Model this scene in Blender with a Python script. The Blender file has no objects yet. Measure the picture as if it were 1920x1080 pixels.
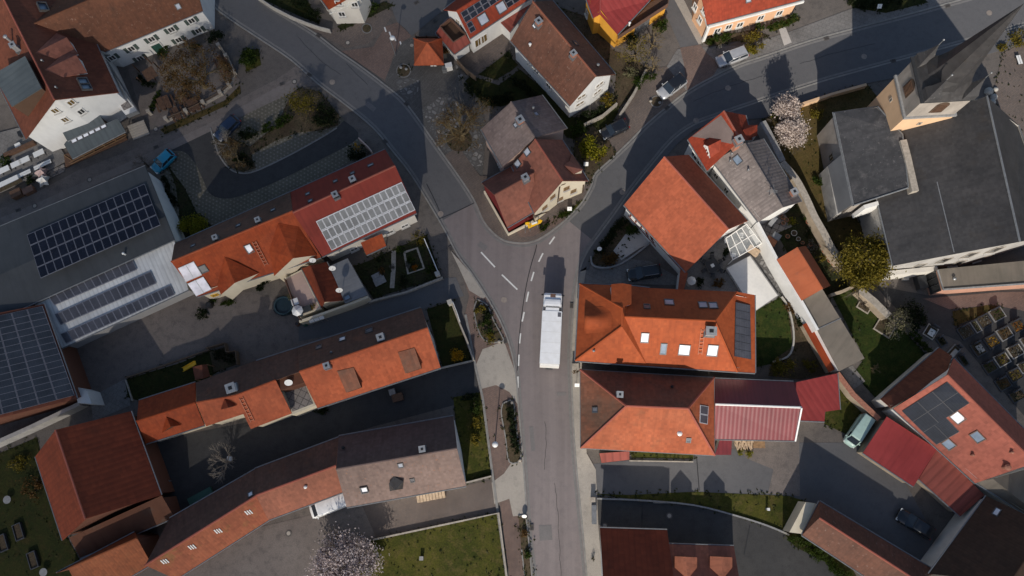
import bpy, bmesh, math, random
from mathutils import Vector, Matrix, noise
from mathutils.geometry import tessellate_polygon
random.seed(7)
sc = bpy.context.scene
COL = sc.collection

# ---------------------------------------------------------------- camera
H, F = 104.0, 1500.0                      # flying height in metres, focal length in photo pixels (1920 wide)
NX, NY = 1005.0, 860.0                    # where the plumb line below the camera meets the picture
_n = Vector((NX - 960, -(NY - 540), -F)).normalized()
_z = -_n
_y = (Vector((0, 1, 0)) - _z * _z.y).normalized()
_x = _y.cross(_z)
ROT = Matrix((_x, _y, _z))                # camera axes -> world axes
CAM = Vector((0, 0, H))
cd = bpy.data.cameras.new('camera'); cam = bpy.data.objects.new('camera', cd); COL.objects.link(cam)
cd.sensor_width = 36; cd.lens = 36 * F / 1920; cd.clip_start = 1; cd.clip_end = 6000
cam.matrix_world = Matrix.Translation(CAM) @ ROT.to_4x4()
sc.camera = cam

# ---------------------------------------------------------------- sky and sun
SUN_ELEV, SUN_AZ = math.radians(31), math.radians(184.5)   # shadows fall towards +Y (up in the picture)
SUN_STRENGTH, SKY_STRENGTH, EXPOSURE = 4.6, 0.11, 0.0
w = bpy.data.worlds.new("World"); sc.world = w; w.use_nodes = True
nt = w.node_tree
bg = nt.nodes['Background']
sky = nt.nodes.new('ShaderNodeTexSky'); sky.sky_type = 'NISHITA'; sky.sun_disc = False
sky.sun_elevation = SUN_ELEV; sky.sun_rotation = SUN_AZ
nt.links.new(sky.outputs[0], bg.inputs[0]); bg.inputs[1].default_value = SKY_STRENGTH
sd = bpy.data.lights.new('sun', 'SUN'); sun = bpy.data.objects.new('sun', sd); COL.objects.link(sun)
sd.energy = SUN_STRENGTH; sd.angle = math.radians(0.5); sd.color = (1, .93, .83)
_sd = Vector((math.sin(SUN_AZ) * math.cos(SUN_ELEV), math.cos(SUN_AZ) * math.cos(SUN_ELEV), math.sin(SUN_ELEV)))
sun.rotation_euler = _sd.to_track_quat('Z', 'Y').to_euler()
sun.location = (0, -60, 90)
vs = sc.view_settings; vs.view_transform = 'Standard'; vs.look = 'None'; vs.exposure = EXPOSURE; vs.gamma = 1

# ---------------------------------------------------------------- picking points
def ray(px, py):
    return (ROT @ Vector((px - 960, -(py - 540), -F))).normalized()
def P(px, py, h=0.0):
    d = ray(px, py); t = (h - H) / d.z
    return Vector((d.x * t, d.y * t, h))
def hit_plane(px, py, p, n):
    d = ray(px, py); t = (p - CAM).dot(n) / d.dot(n)
    return CAM + d * t
def project(p):
    v = ROT.transposed() @ (Vector(p) - CAM)
    return (960 + F * v.x / -v.z, 540 - F * v.y / -v.z)
def inside(x, y, poly):
    r = False; j = len(poly) - 1
    for i in range(len(poly)):
        xi, yi = poly[i][:2]; xj, yj = poly[j][:2]
        if (yi > y) != (yj > y) and x < (xj - xi) * (y - yi) / (yj - yi) + xi: r = not r
        j = i
    return r

# ---------------------------------------------------------------- materials
MATS = {}
def mat_base(name):
    m = bpy.data.materials.new(name); m.use_nodes = True
    t = m.node_tree; b = t.nodes['Principled BSDF']
    return m, t, b
def N(t, kind, **kw):
    n = t.nodes.new(kind)
    for k, v in kw.items():
        if hasattr(n, k): setattr(n, k, v)
        else: n.inputs[k.replace('_', ' ')].default_value = v
    return n
def mixc(t, fac, a, b, blend='MIX'):
    n = t.nodes.new('ShaderNodeMix'); n.data_type = 'RGBA'; n.blend_type = blend
    for sock, v in ((0, fac), (6, a), (7, b)):
        if hasattr(v, 'is_linked'): t.links.new(v, n.inputs[sock])
        elif sock == 0: n.inputs[0].default_value = v
        else: n.inputs[sock].default_value = (*v, 1) if len(v) == 3 else v
    return n.outputs[2]
def ramp(t, src, lo, hi, a=0.0, b=1.0):
    n = t.nodes.new('ShaderNodeMapRange'); n.inputs[1].default_value = lo; n.inputs[2].default_value = hi
    n.inputs[3].default_value = a; n.inputs[4].default_value = b; t.links.new(src, n.inputs[0]); return n.outputs[0]
def coords(t, kind='Object', scale=(1, 1, 1)):
    tc = t.nodes.new('ShaderNodeTexCoord'); mp = t.nodes.new('ShaderNodeMapping'); mp.inputs[3].default_value = scale
    t.links.new(tc.outputs[kind], mp.inputs[0]); return mp.outputs[0]
def world_pos(t):
    return t.nodes.new('ShaderNodeNewGeometry').outputs['Position']
def tex(t, vec, scale, detail=4, rough=.6):
    n = t.nodes.new('ShaderNodeTexNoise'); n.inputs['Scale'].default_value = scale; n.inputs['Detail'].default_value = detail
    n.inputs['Roughness'].default_value = rough; t.links.new(vec, n.inputs['Vector']); return n.outputs[0]
def bump(t, b, h, strength, dist):
    n = t.nodes.new('ShaderNodeBump'); n.inputs['Strength'].default_value = strength; n.inputs['Distance'].default_value = dist
    t.links.new(h, n.inputs['Height']); t.links.new(n.outputs[0], b.inputs['Normal'])
def setc(t, b, c):
    if hasattr(c, 'is_linked'): t.links.new(c, b.inputs['Base Color'])
    else: b.inputs['Base Color'].default_value = (*c, 1)

def plain(name, c, rough=.7, metal=0.0, var=.18, scale=3.0):
    if name in MATS: return MATS[name]
    m, t, b = mat_base(name); p = world_pos(t)
    n = ramp(t, tex(t, p, scale, 5), .3, .7)
    setc(t, b, mixc(t, n, tuple(x * (1 - var) for x in c), tuple(min(.95, x * (1 + var)) for x in c)))
    b.inputs['Roughness'].default_value = rough; b.inputs['Metallic'].default_value = metal
    MATS[name] = m; return m

def ground(name, c1, c2, c3=None, s1=.12, s2=2.5, grain=9.0, rough=.95, spots=.25, streak=0):
    """worn ground: large stains, patches and fine grain"""
    m, t, b = mat_base(name); p = world_pos(t)
    col = mixc(t, ramp(t, tex(t, p, s1, 5, .65), .35, .65), c1, c2)
    if c3: col = mixc(t, ramp(t, tex(t, p, s2 * .4, 6, .7), .48, .68, 0, .8), col, c3)
    if streak:
        mp = t.nodes.new('ShaderNodeMapping'); mp.inputs[3].default_value = (.75, .02, 1); t.links.new(p, mp.inputs[0])
        sf = ramp(t, tex(t, mp.outputs[0], 1.0, 3, .6), .35, .65, 1 - streak, 1 + streak)
        v0 = t.nodes.new('ShaderNodeVectorMath'); v0.operation = 'SCALE'; t.links.new(col, v0.inputs[0]); t.links.new(sf, v0.inputs['Scale']); col = v0.outputs[0]
    g = tex(t, p, grain, 3, .8)
    f = ramp(t, g, .3, .7, 1 - spots, 1 + spots)
    v = t.nodes.new('ShaderNodeVectorMath'); v.operation = 'SCALE'; t.links.new(col, v.inputs[0]); t.links.new(f, v.inputs['Scale'])
    t.links.new(v.outputs[0], b.inputs['Base Color']); b.inputs['Roughness'].default_value = rough
    b.inputs['Specular IOR Level'].default_value = .25
    bump(t, b, g, .3, .03)
    MATS[name] = m; return m

def pavers(name, c1, c2, cj, size=(.5, .5), ang=.4, gap=.06, stain=.12, offset=.5):
    m, t, b = mat_base(name); p = world_pos(t)
    mp = t.nodes.new('ShaderNodeMapping'); mp.inputs[2].default_value = (0, 0, ang); t.links.new(p, mp.inputs[0])
    br = t.nodes.new('ShaderNodeTexBrick'); br.offset = offset
    br.inputs['Scale'].default_value = 1; br.inputs['Mortar Size'].default_value = gap * size[1]; br.inputs['Brick Width'].default_value = size[0]
    br.inputs['Row Height'].default_value = size[1]; br.inputs['Mortar Smooth'].default_value = .2
    br.inputs['Color1'].default_value = (*c1, 1); br.inputs['Color2'].default_value = (*c2, 1); br.inputs['Mortar'].default_value = (*cj, 1)
    t.links.new(mp.outputs[0], br.inputs['Vector'])
    f = ramp(t, tex(t, p, stain, 6, .7), .3, .7, .72, 1.25)
    f2 = ramp(t, tex(t, p, 4, 4, .7), .3, .7, .85, 1.15)
    mu = t.nodes.new('ShaderNodeMath'); mu.operation = 'MULTIPLY'; t.links.new(f, mu.inputs[0]); t.links.new(f2, mu.inputs[1])
    v = t.nodes.new('ShaderNodeVectorMath'); v.operation = 'SCALE'; t.links.new(br.outputs[0], v.inputs[0]); t.links.new(mu.outputs[0], v.inputs['Scale'])
    t.links.new(v.outputs[0], b.inputs['Base Color']); b.inputs['Roughness'].default_value = .9
    b.inputs['Specular IOR Level'].default_value = .3
    MATS[name] = m; return m

def roofmat(name, c1, c2, pitch=.34, rib=.35, speck=None, speck_amt=.3, patch=None, patch_amt=.5, rough=.75, metal=0, row=.36, tilevar=.13, spec=.3):
    """tiles or sheet metal laid in the roof's own UV (metres: u along the eave, v up the slope)"""
    m, t, b = mat_base(name)
    uv = coords(t, 'UV'); p = world_pos(t)
    col = mixc(t, ramp(t, tex(t, p, .28, 6, .68), .36, .64), c1, c2)
    streak = tex(t, coords(t, 'UV', (1.6, .18, 1)), 1.0, 4, .6)
    col = mixc(t, ramp(t, streak,   .48, .75, 0, .5), col, tuple(x * .62 for x in c1))
    if patch: col = mixc(t, ramp(t, tex(t, p, .45, 7, .72), .55, .72, 0, patch_amt), col, patch)
    if row:                               # tile by tile variation
        sn = t.nodes.new('ShaderNodeVectorMath'); sn.operation = 'SNAP'; t.links.new(uv, sn.inputs[0]); sn.inputs[1].default_value = (pitch, row, 1)
        wn = t.nodes.new('ShaderNodeTexWhiteNoise'); t.links.new(sn.outputs[0], wn.inputs['Vector'])
        f = ramp(t, wn.outputs['Value'], 0, 1, 1 - tilevar, 1 + tilevar)
        v = t.nodes.new('ShaderNodeVectorMath'); v.operation = 'SCALE'; t.links.new(col, v.inputs[0]); t.links.new(f, v.inputs['Scale']); col = v.outputs[0]
    wf = ramp(t, tex(t, p, .16, 5, .6), .3, .7, .80, 1.14)
    v = t.nodes.new('ShaderNodeVectorMath'); v.operation = 'SCALE'; t.links.new(col, v.inputs[0]); t.links.new(wf, v.inputs['Scale']); col = v.outputs[0]
    if speck:
        col = mixc(t, ramp(t, tex(t, p, 2.6, 3, .8), .62, .72, 0, speck_amt * 2), col, speck)
    wv = t.nodes.new('ShaderNodeTexWave'); wv.wave_type = 'BANDS'; wv.bands_direction = 'X'; wv.inputs['Scale'].default_value = .314 / pitch * 1.0
    wv.inputs['Distortion'].default_value = .15; wv.inputs['Detail'].default_value = 1
    t.links.new(uv, wv.inputs['Vector'])
    col = mixc(t, ramp(t, wv.outputs[1], 0, .35, rib * .9, 0), col, tuple(x * .45 for x in c1))
    t.links.new(col, b.inputs['Base Color'])
    b.inputs['Roughness'].default_value = rough; b.inputs['Metallic'].default_value = metal; b.inputs['Specular IOR Level'].default_value = spec
    bump(t, b, wv.outputs[1], min(1, rib * 1.6), .03)
    MATS[name] = m; return m

def wallmat(name, c, stain=.12):
    m, t, b = mat_base(name); p = world_pos(t)
    n1 = tex(t, coords(t, 'Object', (.6, .6, .25)), 1.2, 5, .65)
    col = mixc(t, ramp(t, n1, .4, .75, 0, 1), c, tuple(x * (1 - stain * 1.6) for x in c))
    col = mixc(t, ramp(t, tex(t, p, 12, 3), .3, .7, 0, .15), col, tuple(x * .8 for x in c))
    setc(t, b, col); b.inputs['Roughness'].default_value = .9; b.inputs['Specular IOR Level'].default_value = .2
    MATS[name] = m; return m

def leafmat(name, cols, rough=.65):
    m, t, b = mat_base(name)
    g = t.nodes.new('ShaderNodeNewGeometry')
    r = t.nodes.new('ShaderNodeValToRGB'); cr = r.color_ramp
    while len(cr.elements) < len(cols): cr.elements.new(.5)
    for i, c in enumerate(cols): cr.elements[i].position = i / max(1, len(cols) - 1); cr.elements[i].color = (*c, 1)
    t.links.new(g.outputs['Random Per Island'], r.inputs[0])
    col = mixc(t, ramp(t, tex(t, g.outputs['Position'], .9, 3), .35, .7, 0, .35), r.outputs[0], tuple(x * .6 for x in cols[0]))
    setc(t, b, col); b.inputs['Roughness'].default_value = rough; b.inputs['Specular IOR Level'].default_value = .2
    tl = t.nodes.new('ShaderNodeBsdfTranslucent'); t.links.new(col, tl.inputs[0]); mx = t.nodes.new('ShaderNodeMixShader'); mx.inputs[0].default_value = .38
    t.links.new(b.outputs[0], mx.inputs[1]); t.links.new(tl.outputs[0], mx.inputs[2]); t.links.new(mx.outputs[0], t.nodes['Material Output'].inputs[0])
    MATS[name] = m; return m

def paint(name, c, rough=.25, coat=.6, metal=0.0):
    m, t, b = mat_base(name); p = world_pos(t)
    n = ramp(t, tex(t, p, 1.5, 4), .3, .7)
    setc(t, b, mixc(t, n, tuple(x * .9 for x in c), tuple(min(.9, x * 1.08) for x in c)))
    b.inputs['Roughness'].default_value = rough; b.inputs['Coat Weight'].default_value = coat; b.inputs['Metallic'].default_value = metal
    MATS[name] = m; return m

def glassmat(name, c=(.02, .025, .03), rough=.08):
    m, t, b = mat_base(name); p = world_pos(t)
    setc(t, b, mixc(t, ramp(t, tex(t, p, .8, 2), .3, .7), c, tuple(x * 1.5 for x in c)))
    b.inputs['Roughness'].default_value = rough; b.inputs['Specular IOR Level'].default_value = .7
    MATS[name] = m; return m

# ---------------------------------------------------------------- mesh helpers
ORG = {}
def origin_of(o):
    return ORG.get(o.name, Vector((0, 0, 0)))
def newobj(name, bm, mats, parent=None, smooth=False, top=False, base=None):
    """link a bmesh given in world coordinates as ONE object; a top-level one gets its origin at its base"""
    if parent is not None: org = origin_of(parent)
    elif top and len(bm.verts):
        if base is None:
            xs = [v.co for v in bm.verts]
            base = Vector((sum(v.x for v in xs) / len(xs), sum(v.y for v in xs) / len(xs), min(v.z for v in xs)))
        org = Vector(base)
    else: org = Vector((0, 0, 0))
    if org.length: bmesh.ops.translate(bm, verts=bm.verts, vec=-org)
    me = bpy.data.meshes.new(name); bm.to_mesh(me); bm.free()
    for m in (mats if isinstance(mats, (list, tuple)) else [mats]): me.materials.append(m)
    if smooth:
        for p in me.polygons: p.use_smooth = True
    o = bpy.data.objects.new(name, me); COL.objects.link(o); ORG[o.name] = org
    if parent is not None: o.parent = parent
    elif top: o.location = org
    return o
def tag(o, label=None, cat=None, group=None, kind=None):
    if label: o['label'] = label
    if cat: o['category'] = cat
    if group: o['group'] = group
    if kind: o['kind'] = kind
    return o
def thing(name, label, cat, loc=(0, 0, 0), group=None):
    o = bpy.data.objects.new(name, None); COL.objects.link(o); o.location = loc; o.empty_display_size = .5
    ORG[o.name] = Vector(loc)
    return tag(o, label, cat, group)
def struct(name, bm, m): return tag(newobj(name, bm, m), kind='structure')
def children(o): return [c for c in KIDS if c.parent == o]
def copy_tree(o, parent=None):
    c = o.copy(); COL.objects.link(c); c.parent = parent
    for ch in list(o.children): copy_tree(ch, c)
    return c

def frame(o, x, z):
    """4x4 with origin o, x axis along x, z axis along z"""
    x = Vector(x).normalized(); z = Vector(z); z = (z - x * z.dot(x)).normalized(); y = z.cross(x)
    return Matrix(((x.x, y.x, z.x, o[0]), (x.y, y.y, z.y, o[1]), (x.z, y.z, z.z, o[2]), (0, 0, 0, 1)))
def box(bm, M, c, s, mi=0, taper=1.0):
    vs = []
    for dz in (-.5, .5):
        k = taper if dz > 0 else 1
        for dx, dy in ((-.5, -.5), (.5, -.5), (.5, .5), (-.5, .5)):
            vs.append(bm.verts.new(M @ Vector((c[0] + dx * s[0] * k, c[1] + dy * s[1] * k, c[2] + dz * s[2]))))
    for f in ((3, 2, 1, 0), (4, 5, 6, 7), (0, 1, 5, 4), (1, 2, 6, 5), (2, 3, 7, 6), (3, 0, 4, 7)):
        fc = bm.faces.new([vs[i] for i in f]); fc.material_index = mi
I4 = Matrix.Identity(4)
def tube(bm, a, b, r1, r2=None, n=6, caps=True, mi=0):
    a, b = Vector(a), Vector(b); r2 = r1 if r2 is None else r2
    d = (b - a)
    if d.length < 1e-6: return
    q = d.to_track_quat('Z', 'Y'); A, Bv = [], []
    for i in range(n):
        o = q @ Vector((math.cos(2 * math.pi * i / n), math.sin(2 * math.pi * i / n), 0))
        A.append(bm.verts.new(a + o * r1)); Bv.append(bm.verts.new(b + o * r2))
    for i in range(n):
        f = bm.faces.new((A[i], A[(i + 1) % n], Bv[(i + 1) % n], Bv[i])); f.material_index = mi
    if caps:
        f = bm.faces.new(A[::-1]); f.material_index = mi
        f = bm.faces.new(Bv); f.material_index = mi
def disc(bm, c, r, z0, z1, n=20, mi=0): tube(bm, (c[0], c[1], z0), (c[0], c[1], z1), r, r, n, True, mi)
def prism(bm, pts, z0, z1, mi=0):
    """vertical prism over a plan polygon (list of Vectors)"""
    pts = [Vector((p[0], p[1], 0)) for p in pts]
    a = sum(pts[i].x * pts[(i + 1) % len(pts)].y - pts[(i + 1) % len(pts)].x * pts[i].y for i in range(len(pts)))
    if a < 0: pts.reverse()
    lo = [bm.verts.new((p.x, p.y, z0)) for p in pts]; hi = [bm.verts.new((p.x, p.y, z1)) for p in pts]
    n = len(pts)
    for tri in tessellate_polygon([pts]):
        f = bm.faces.new([hi[i] for i in tri]); f.normal_update()
        if f.normal.z < 0: f.normal_flip()
        f.material_index = mi
    for i in range(n):
        f = bm.faces.new((lo[i], lo[(i + 1) % n], hi[(i + 1) % n], hi[i])); f.material_index = mi
def sheet(bm, pts, z):
    pts = [Vector((p[0], p[1], z)) for p in pts]
    vv = [bm.verts.new(p) for p in pts]
    for tri in tessellate_polygon([pts]):
        f = bm.faces.new([vv[i] for i in tri]); f.normal_update()
        if f.normal.z < 0: f.normal_flip()
def smoothline(pts, k=4):
    """Catmull-Rom through pixel points"""
    out = []
    for i in range(len(pts) - 1):
        p0 = pts[max(0, i - 1)]; p1 = pts[i]; p2 = pts[i + 1]; p3 = pts[min(len(pts) - 1, i + 2)]
        for j in range(k):
            t = j / k
            out.append(tuple(.5 * (2 * p1[a] + (p2[a] - p0[a]) * t + (2 * p0[a] - 5 * p1[a] + 4 * p2[a] - p3[a]) * t * t + (3 * p1[a] - p0[a] - 3 * p2[a] + p3[a]) * t ** 3) for a in (0, 1)))
    out.append(tuple(pts[-1])); return out
def patch(name, px, z, m, h=None, kind='structure'):
    bm = bmesh.new(); pts = [P(x, y, 0) for x, y in px]
    if h: prism(bm, pts, -.05, h)
    else: sheet(bm, pts, z)
    return tag(newobj(name, bm, m), kind=kind)
def strip_pts(line, wd):
    L = [Vector((p[0], p[1], 0)) for p in line]; a, b = [], []
    for i, p in enumerate(L):
        d = (L[min(i + 1, len(L) - 1)] - L[max(i - 1, 0)]).normalized(); n = Vector((-d.y, d.x, 0))
        a.append(p + n * wd / 2); b.append(p - n * wd / 2)
    return a, b
def strip(bm, line, wd, z0, z1, mi=0):
    """a wall or kerb of constant width along a plan line"""
    a, b = strip_pts(line, wd); V = []
    for p, q in zip(a, b):
        V.append([bm.verts.new((p.x, p.y, z0)), bm.verts.new((p.x, p.y, z1)), bm.verts.new((q.x, q.y, z1)), bm.verts.new((q.x, q.y, z0))])
    for i in range(len(V) - 1):
        for k in range(3):
            f = bm.faces.new((V[i][k], V[i + 1][k], V[i + 1][k + 1], V[i][k + 1])); f.material_index = mi
    f = bm.faces.new(V[0][::-1]); f.material_index = mi
    f = bm.faces.new(V[-1]); f.material_index = mi
    bmesh.ops.recalc_face_normals(bm, faces=bm.faces)

# ---------------------------------------------------------------- buildings
class Building:
    def __init__(s, name, label, cat, group=None):
        s.root = thing(name, label, cat, (0, 0, 0), group); s.faces = []; s.tris = []; s.walls = []; s.placed = False; s.roofobj = None; s.wallobj = None
    def place(s, pts):
        if s.placed: return
        c = sum(pts, Vector()) / len(pts); s.root.location = (c.x, c.y, 0); ORG[s.root.name] = Vector((c.x, c.y, 0)); s.placed = True
    def roof(s, V, F, m, wall=None, over=.4, thick=.2, base=-.1, ridge=None, ridge_m=None, gutter=True, part='roof', skirt=None, m2=None, f2=(1,)):
        Wp = {k: P(*v) for k, v in V.items()}
        s.place(list(Wp.values()))
        fl = []
        for f in F:
            ks = list(f)
            ar = sum(Wp[ks[i]].x * Wp[ks[(i + 1) % len(ks)]].y - Wp[ks[(i + 1) % len(ks)]].x * Wp[ks[i]].y for i in range(len(ks)))
            if ar < 0: ks.reverse()
            n = Vector()
            for i in range(len(ks)):
                a, b = Wp[ks[i]], Wp[ks[(i + 1) % len(ks)]]
                n += Vector(((a.y - b.y) * (a.z + b.z), (a.z - b.z) * (a.x + b.x), (a.x - b.x) * (a.y + b.y)))
            n.normalize(); c = sum((Wp[k] for k in ks), Vector()) / len(ks)
            fl.append((ks, n, c))
            s.faces.append(([V[k][:2] for k in ks], n, c))
        # roof shell
        bm = bmesh.new(); uvl = bm.loops.layers.uv.new('UVMap'); sh = bmesh.new()
        edges = {}
        for ks, n, c in fl:
            for i in range(len(ks)): edges[(ks[i], ks[(i + 1) % len(ks)])] = (n, c)
        bd = {a: b for (a, b) in edges if (b, a) not in edges}
        start = next(iter(bd)); loop = [start]
        while bd[loop[-1]] != start and len(loop) < 60: loop.append(bd[loop[-1]])
        def uvset(f, n):
            d = Vector((0, 0, -1)); d = d - n * d.dot(n)
            if d.length < 1e-3: d = Vector((0, -1, 0))
            d.normalize(); u = n.cross(d)
            for l in f.loops: l[uvl].uv = (l.vert.co.dot(u), -l.vert.co.dot(d))
        top = {k: bm.verts.new(p) for k, p in Wp.items()}
        bot = {k: bm.verts.new(p - Vector((0, 0, thick))) for k, p in Wp.items()}
        for q_, (ks, n, c) in enumerate(fl):
            f = bm.faces.new([top[k] for k in ks]); uvset(f, n)
            if m2 and q_ in f2: f.material_index = 1
        for a, b in bd.items():
            f = bm.faces.new((top[b], top[a], bot[a], bot[b])); f.normal_update(); uvset(f, edges[(a, b)][0])
        base_i = len(s.faces) - len(fl)
        for fi_, (ks, n, c) in enumerate(fl):
            f = next(f for f in bm.faces if len(f.verts) == len(ks) and all(top[k] in f.verts for k in ks))
            tl = bmesh.ops.triangulate(bm, faces=[f])['faces'] if len(ks) > 3 else [f]
            inv = {v: k for k, v in top.items()}
            for tf in list(tl):
                s.tris.append(([v.co.copy() for v in tf.verts], base_i + fi_))
                uvset(bm.faces.new([bot[inv[v]] for v in reversed(list(tf.verts))]), n)
        ro = newobj(part, bm, [m, m2] if m2 else m, s.root)
        if s.roofobj is None: s.roofobj = ro
        sh.free()
        # ridge caps
        if ridge:
            bm = bmesh.new()
            for r in ridge: tube(bm, Wp[r[0]] + Vector((0, 0, .03)), Wp[r[1]] + Vector((0, 0, .03)), .13, .13, 6)
            newobj('ridge_cap', bm, ridge_m or m, ro)
        # gutters: horizontal boundary edges
        if gutter:
            for a, b in bd.items():
                if abs(Wp[a].z - Wp[b].z) < .25 and (Wp[a] - Wp[b]).length > 2 and Wp[a].z < max(p.z for p in Wp.values()) - .3:
                    d = (Wp[b] - Wp[a]).normalized(); o = Vector((d.y, -d.x, 0)).normalized() * .08
                    bm = bmesh.new(); tube(bm, Wp[a] + o - Vector((0, 0, .08)), Wp[b] + o - Vector((0, 0, .08)), .08, .08, 6); newobj('gutter', bm, MATS['zinc'], ro)
        # walls
        if wall:
            n_ = len(loop); ins = []
            for i, k in enumerate(loop):
                p, a, b = Wp[k], Wp[loop[i - 1]], Wp[loop[(i + 1) % n_]]
                d1 = Vector((p.x - a.x, p.y - a.y, 0)).normalized(); d2 = Vector((b.x - p.x, b.y - p.y, 0)).normalized()
                n1 = Vector((-d1.y, d1.x, 0)); n2 = Vector((-d2.y, d2.x, 0))
                mt = (n1 + n2) / max(.35, 1 + n1.dot(n2)) * over
                q = Vector((p.x + mt.x, p.y + mt.y, 0)); zs = []
                for e in ((loop[i - 1], k), (k, loop[(i + 1) % n_])):
                    nn, c = edges[e]; zs.append(c.z - ((q.x - c.x) * nn.x + (q.y - c.y) * nn.y) / nn.z)
                q.z = min(zs) - thick + .03
                ins.append(q)
            bm = bmesh.new()
            T = [bm.verts.new(q) for q in ins]; Bv = [bm.verts.new((q.x, q.y, base)) for q in ins]
            for i in range(n_):
                j = (i + 1) % n_
                bm.faces.new((Bv[i], Bv[j], T[j], T[i]))
                d = Vector((ins[j].x - ins[i].x, ins[j].y - ins[i].y, 0))
                if d.length > .2: s.walls.append((ins[i].copy(), ins[j].copy(), Vector((d.y, -d.x, 0)).normalized()))
            wo = newobj('wall', bm, wall, s.root)
            if s.wallobj is None: s.wallobj = wo
            if skirt:
                bm = bmesh.new(); L = [Vector((q.x, q.y, 0)) for q in ins]
                for i in range(n_):
                    j = (i + 1) % n_; d = L[j] - L[i]
                    if d.length < .3: continue
                    M = frame(L[i], d, (0, 0, 1)); box(bm, M, (d.length / 2, -.02, skirt[0] / 2), (d.length, .06, skirt[0]))
                newobj('plinth', bm, skirt[1], s.root)
        return s
    # --- on the roof
    def roof_at(s, px, py, fi=None):
        if fi is not None: return s.faces[fi]
        for f in s.faces:
            if inside(px, py, f[0]): return f
        return min(s.faces, key=lambda f: (sum(p[0] for p in f[0]) / len(f[0]) - px) ** 2 + (sum(p[1] for p in f[0]) / len(f[0]) - py) ** 2)
    def hit(s, px, py, dh=0, fi=None):
        d = ray(px, py); best = None; up = Vector((0, 0, dh))
        for (a, b, c), k in s.tris:
            if fi is not None and k != fi: continue
            n = (b - a).cross(c - a).normalized()
            if n.z < 0: n = -n
            den = d.dot(n)
            if den > -.02: continue
            t = (a + up - CAM).dot(n) / den; p = CAM + d * t - up
            v0, v1, v2 = c - a, b - a, p - a
            d00, d01, d02, d11, d12 = v0.dot(v0), v0.dot(v1), v0.dot(v2), v1.dot(v1), v1.dot(v2)
            iv = d00 * d11 - d01 * d01
            if iv < 1e-9: continue
            u, v = (d11 * d02 - d01 * d12) / iv, (d00 * d12 - d01 * d02) / iv
            if u > -.02 and v > -.02 and u + v < 1.02 and (best is None or t < best[0]): best = (t, p + up, n)
        if best: return best[1], best[2]
        _, n, c = s.roof_at(px, py, fi)
        return hit_plane(px, py, c + up, n), n
    def rp(s, px, py, dh=0, fi=None): return s.hit(px, py, dh, fi)[0]
    def rframe(s, px, py, dh=0, fi=None, along=None):
        p, n = s.hit(px, py, dh, fi)
        if along: u = (s.rp(*along, dh, fi) - p)
        else:
            d = Vector((0, 0, -1)); d = d - n * d.dot(n); u = n.cross(d.normalized()) if d.length > .05 else Vector((1, 0, 0))
        return frame(p, u, n)
    def skylight(s, px, py, wd=.9, ht=1.2, glass='sky_glass', fm='roof_frame', fi=None, double=False, raise_=.12):
        M = s.rframe(px, py, 0, fi); bm = bmesh.new(); t = .1
        box(bm, M, (-wd / 2, 0, raise_ / 2), (t, ht + t, raise_)); box(bm, M, (wd / 2, 0, raise_ / 2), (t, ht + t, raise_))
        box(bm, M, (0, -ht / 2, raise_ / 2), (wd - t, t, raise_)); box(bm, M, (0, ht / 2, raise_ / 2), (wd - t, t, raise_))
        if double: box(bm, M, (0, 0, raise_ / 2), (t, ht - t, raise_))
        fo = newobj('skylight', bm, MATS[fm], s.root)
        bm = bmesh.new(); box(bm, M, (0, 0, .03), (wd - t, ht - t, .05)); newobj('pane', bm, MATS[glass], fo)
        return fo
    def panels(s, quad, nc, nr, m='pv_dark', fi=None, dh=.12, gap=.03, skip=(), fw=.09, fm='pv_frame'):
        """solar panels filling a pixel quad TL,TR,BR,BL on one roof plane"""
        cx = sum(q[0] for q in quad) / 4; cy = sum(q[1] for q in quad) / 4
        _, n, c = s.roof_at(cx, cy, fi); fi = s.faces.index(next(f for f in s.faces if f[2] is c))
        for i in range(nc):
            for j in range(nr):
                if (i, j) in skip: continue
                def at(a, b):
                    q = [(quad[0][k] * (1 - a) + quad[1][k] * a) * (1 - b) + (quad[3][k] * (1 - a) + quad[2][k] * a) * b for k in (0, 1)]
                    return s.hit(q[0], q[1], dh, fi)[0]
                a0, a1, b0, b1 = i / nc, (i + 1) / nc, j / nr, (j + 1) / nr
                C = [at(a0, b0), at(a1, b0), at(a1, b1), at(a0, b1)]; ctr = sum(C, Vector()) / 4
                C = [ctr + (q - ctr) * (1 - gap / max(.2, (q - ctr).length)) for q in C]
                I = [ctr + (q - ctr) * (1 - (gap + fw) / max(.2, (q - ctr).length)) for q in C]
                bm = bmesh.new(); uvl = bm.loops.layers.uv.new('UVMap')
                o = [bm.verts.new(q) for q in C]; lo = [bm.verts.new(q - n * .06) for q in C]; inn = [bm.verts.new(q + n * .004) for q in I]
                fs = []
                for k in range(4):
                    l = (k + 1) % 4
                    bm.faces.new((o[k], o[l], inn[l], inn[k])).material_index = 0
                    bm.faces.new((lo[k], lo[l], o[l], o[k])).material_index = 0
                fc = bm.faces.new(inn); fc.material_index = 1
                for l, uvc in zip(fc.loops, ((0, 1), (1, 1), (1, 0), (0, 0))): l[uvl].uv = uvc
                bmesh.ops.recalc_face_normals(bm, faces=bm.faces)
                if fc.normal.dot(n) < 0: bmesh.ops.reverse_faces(bm, faces=bm.faces)
                newobj('solar_panel', bm, [MATS[fm], MATS[m]], s.root)
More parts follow.
